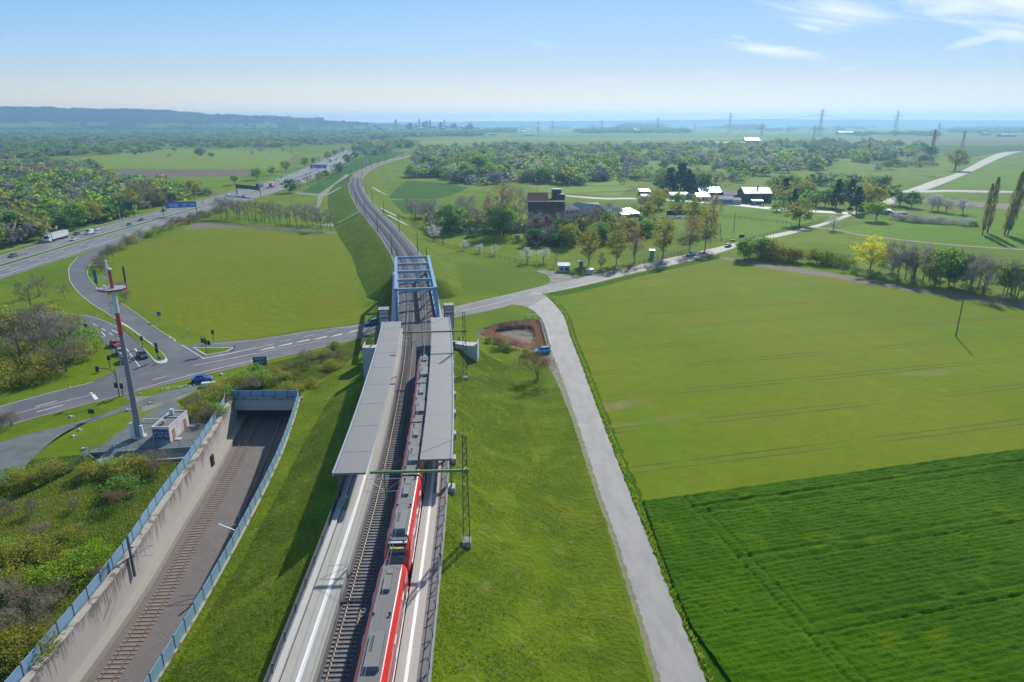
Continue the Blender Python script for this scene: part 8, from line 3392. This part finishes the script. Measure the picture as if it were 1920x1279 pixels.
# church on the ridge
u, _ = dirUV(595, 229.5)
zc_ = hill_h(595, 4750)
ch = empty('church', (u * 4750, 4750, zc_ - 2), 0, 'hazy church with pointed spire on the left ridge', 'church')
htop = Hat(216.5, 0, 4750) - zc_
b = MB()
b.box((0, 0, 0), (16, 16, htop * .5))
b.build('tower', 'wall_slate', ch)
b = MB()
b.add([(-9, -9, htop * .5), (9, -9, htop * .5), (9, 9, htop * .5), (-9, 9, htop * .5), (0, 0, htop)], [(0, 1, 4), (1, 2, 4), (2, 3, 4), (3, 0, 4)])
b.build('spire', 'wall_slate', ch)
b = MB()
b.box((26, 0, 0), (36, 18, 14))
b.add([(8, -9, 14), (44, -9, 14), (44, 0, 24), (8, 0, 24), (44, 9, 14), (8, 9, 14)], [(0, 1, 2, 3), (3, 2, 4, 5)])
b.build('nave', 'distant_wall', ch)
# factory blocks and chimneys on the horizon
for i, (xi, wpx, yt, yw) in enumerate(((800, 5, 226, 4600), (806, 3, 224.5, 4600), (768, 10, 231, 4300), (742, 3, 224, 4500), (786, 2.5, 222, 4600), (826, 6, 229, 4300), (833, 2.5, 224, 4500), (795, 8, 228, 4400), (850, 12, 232, 4100), (880, 14, 233, 4000))):
    u, _ = dirUV(xi, 229.5)
    h_ = Hat(yt, 0, yw) - ground_z(xi, yw)
    b = MB()
    w_ = wpx / F * yw
    b.box((0, 0, 0), (w_, 20, h_ * .8))
    b.box((w_ * .1, 0, h_ * .8), (w_ * .6, 14, h_ * .2))
    tag(b.build('factory_block', ('distant_wall', 'wall_slate')[i % 2], None, (u * yw, yw, ground_z(xi, yw))), 'blue-hazy factory block, %s from the left on the horizon' % ordinal(sorted([800, 806, 768, 742, 786, 826, 833, 795, 850, 880]).index(xi) + 1), 'factory', 'factory blocks on the horizon')
# crane beside the motorway end
p = P(682, 256)
u_c = p
cr_ = empty('mobile_crane', (p.x, p.y, 0), 0, 'red mobile crane with leaning boom beyond the motorway', 'crane')
h_ = Hat(230, p.x, p.y)
b = MB()
b.beam((0, 0, 3), (9 / F * p.y, 0, h_), 1.6, 1.6)
b.build('boom', 'mast_red', cr_)
b = MB()
b.box((0, 0, 0), (12, 4, 4))
b.box((-3, 0, 4), (4, 4, 3))
b.build('carrier', 'sign_back', cr_)


# ------------------------------------------------------------------ pylons and power lines
def pylon(ximg, ybase, ytop, label, arms=3, scale_arm=1.0):
    p = P(ximg, ybase)
    h_ = Hat(ytop, p.x, p.y)
    T = empty('pylon', (p.x, p.y, 0), .25, label, 'pylon', 'electricity pylons')
    b = MB()
    w0, w1 = h_ * .075, h_ * .012
    th = max(.45, h_ * .007)
    for sx in (-1, 1):
        for sy in (-1, 1):
            b.beam((sx * w0, sy * w0, 0), (sx * w1, sy * w1, h_), th)
    n = 9
    for k in range(n):
        za, zb = h_ * k / n, h_ * (k + 1) / n
        wa, wb = w0 + (w1 - w0) * k / n, w0 + (w1 - w0) * (k + 1) / n
        for sy in (-1, 1):
            b.beam((-wa, sy * wa, za), (wb, sy * wb, zb), th * .55)
            b.beam((wa, sy * wa, za), (-wb, sy * wb, zb), th * .55)
    b.build('lattice', 'steel_grey', T)
    for k, (f, l) in enumerate(((.66, .20), (.78, .26), (.90, .16))[:arms]):
        b = MB()
        L = h_ * l * scale_arm
        b.beam((-L, 0, h_ * f), (L, 0, h_ * f), th * .9)
        b.beam((-L, 0, h_ * f), (0, 0, h_ * f + h_ * .05), th * .6)
        b.beam((L, 0, h_ * f), (0, 0, h_ * f + h_ * .05), th * .6)
        b.build('cross_arm', 'steel_grey', T)
    return T, h_


PY = [(1112, 249, 233), (1128, 250, 222.5), (1232, 250, 220), (1301, 250.5, 232), (1367, 251, 211.5), (1427, 257, 231.5), (1525, 263, 235), (1536, 256, 204.5), (1677, 256, 207.5), (1803, 281, 245.5), (1757, 262, 231), (1036, 249, 224.5), (882, 247, 227), (807, 247, 226)]
tops = {}
for i, (x, y, yt) in enumerate(sorted(PY)):
    T, h_ = pylon(x, y, yt, 'hazy lattice pylon, %s from the left along the horizon' % ordinal(i + 1))
    tops[x] = (T.location.copy(), h_)
for a, c in ((1367, 1536), (1536, 1677), (1232, 1367)):
    pa, ha = tops[a]
    pc, hc = tops[c]
    wl = empty('power_line', pa, 0, 'faint power line sagging between the pylons %s' % {1367: 'left of centre right', 1536: 'at the far right', 1232: 'above the dark woods'}[a], 'power line')
    b = MB()
    for s_ in (-1, 1):
        pts = []
        for k in range(13):
            t_ = k / 12
            q = pa.lerp(pc, t_) - pa
            z = ha * .8 * (1 - t_) + hc * .8 * t_ - 60 * t_ * (1 - t_)
            pts.append((q.x, q.y + s_ * 14, z))
        b.path(pts, .35)
    b.build('cable', 'steel_grey', wl)
# black mast on the plain
p = P(1009, 256)
bm = empty('signal_mast', (p.x, p.y, 0), 0, 'slim black mast with small cross-arms on the plain behind the railway', 'mast')
h_ = Hat(229, p.x, p.y)
b = MB()
b.tube((0, 0, 0), (0, 0, h_), 1.1, .8, 6)
b.build('pole', 'black', bm)
b = MB()
b.box((0, 0, h_ * .86), (9, 2, 2.2))
b.box((0, 0, h_ * .93), (5, 2, 1.6))
b.build('cross_arm', 'black', bm)
# long low bridge far beyond the motorway
p0, p1 = P(705, 0 + 258.5), P(760, 257)

# ------------------------------------------------------------------ haze
hb = MB()
hb.box((0, 7000, -8.5), (25000, 16400, 203))
hz = D.materials.new('haze')
hz.use_nodes = True
hz.node_tree.nodes.clear()
t = NT(hz.node_tree)
pv = t.n('ShaderNodeVolumePrincipled', i_Color=(.33, .57, .86, 1), i_Density=1.5e-4, i_Anisotropy=.35)
t.n('ShaderNodeOutputMaterial', i_Volume=pv.outputs[0])
MAT['haze'] = hz
o = hb.build('haze', 'haze')
o['kind'] = 'stuff'
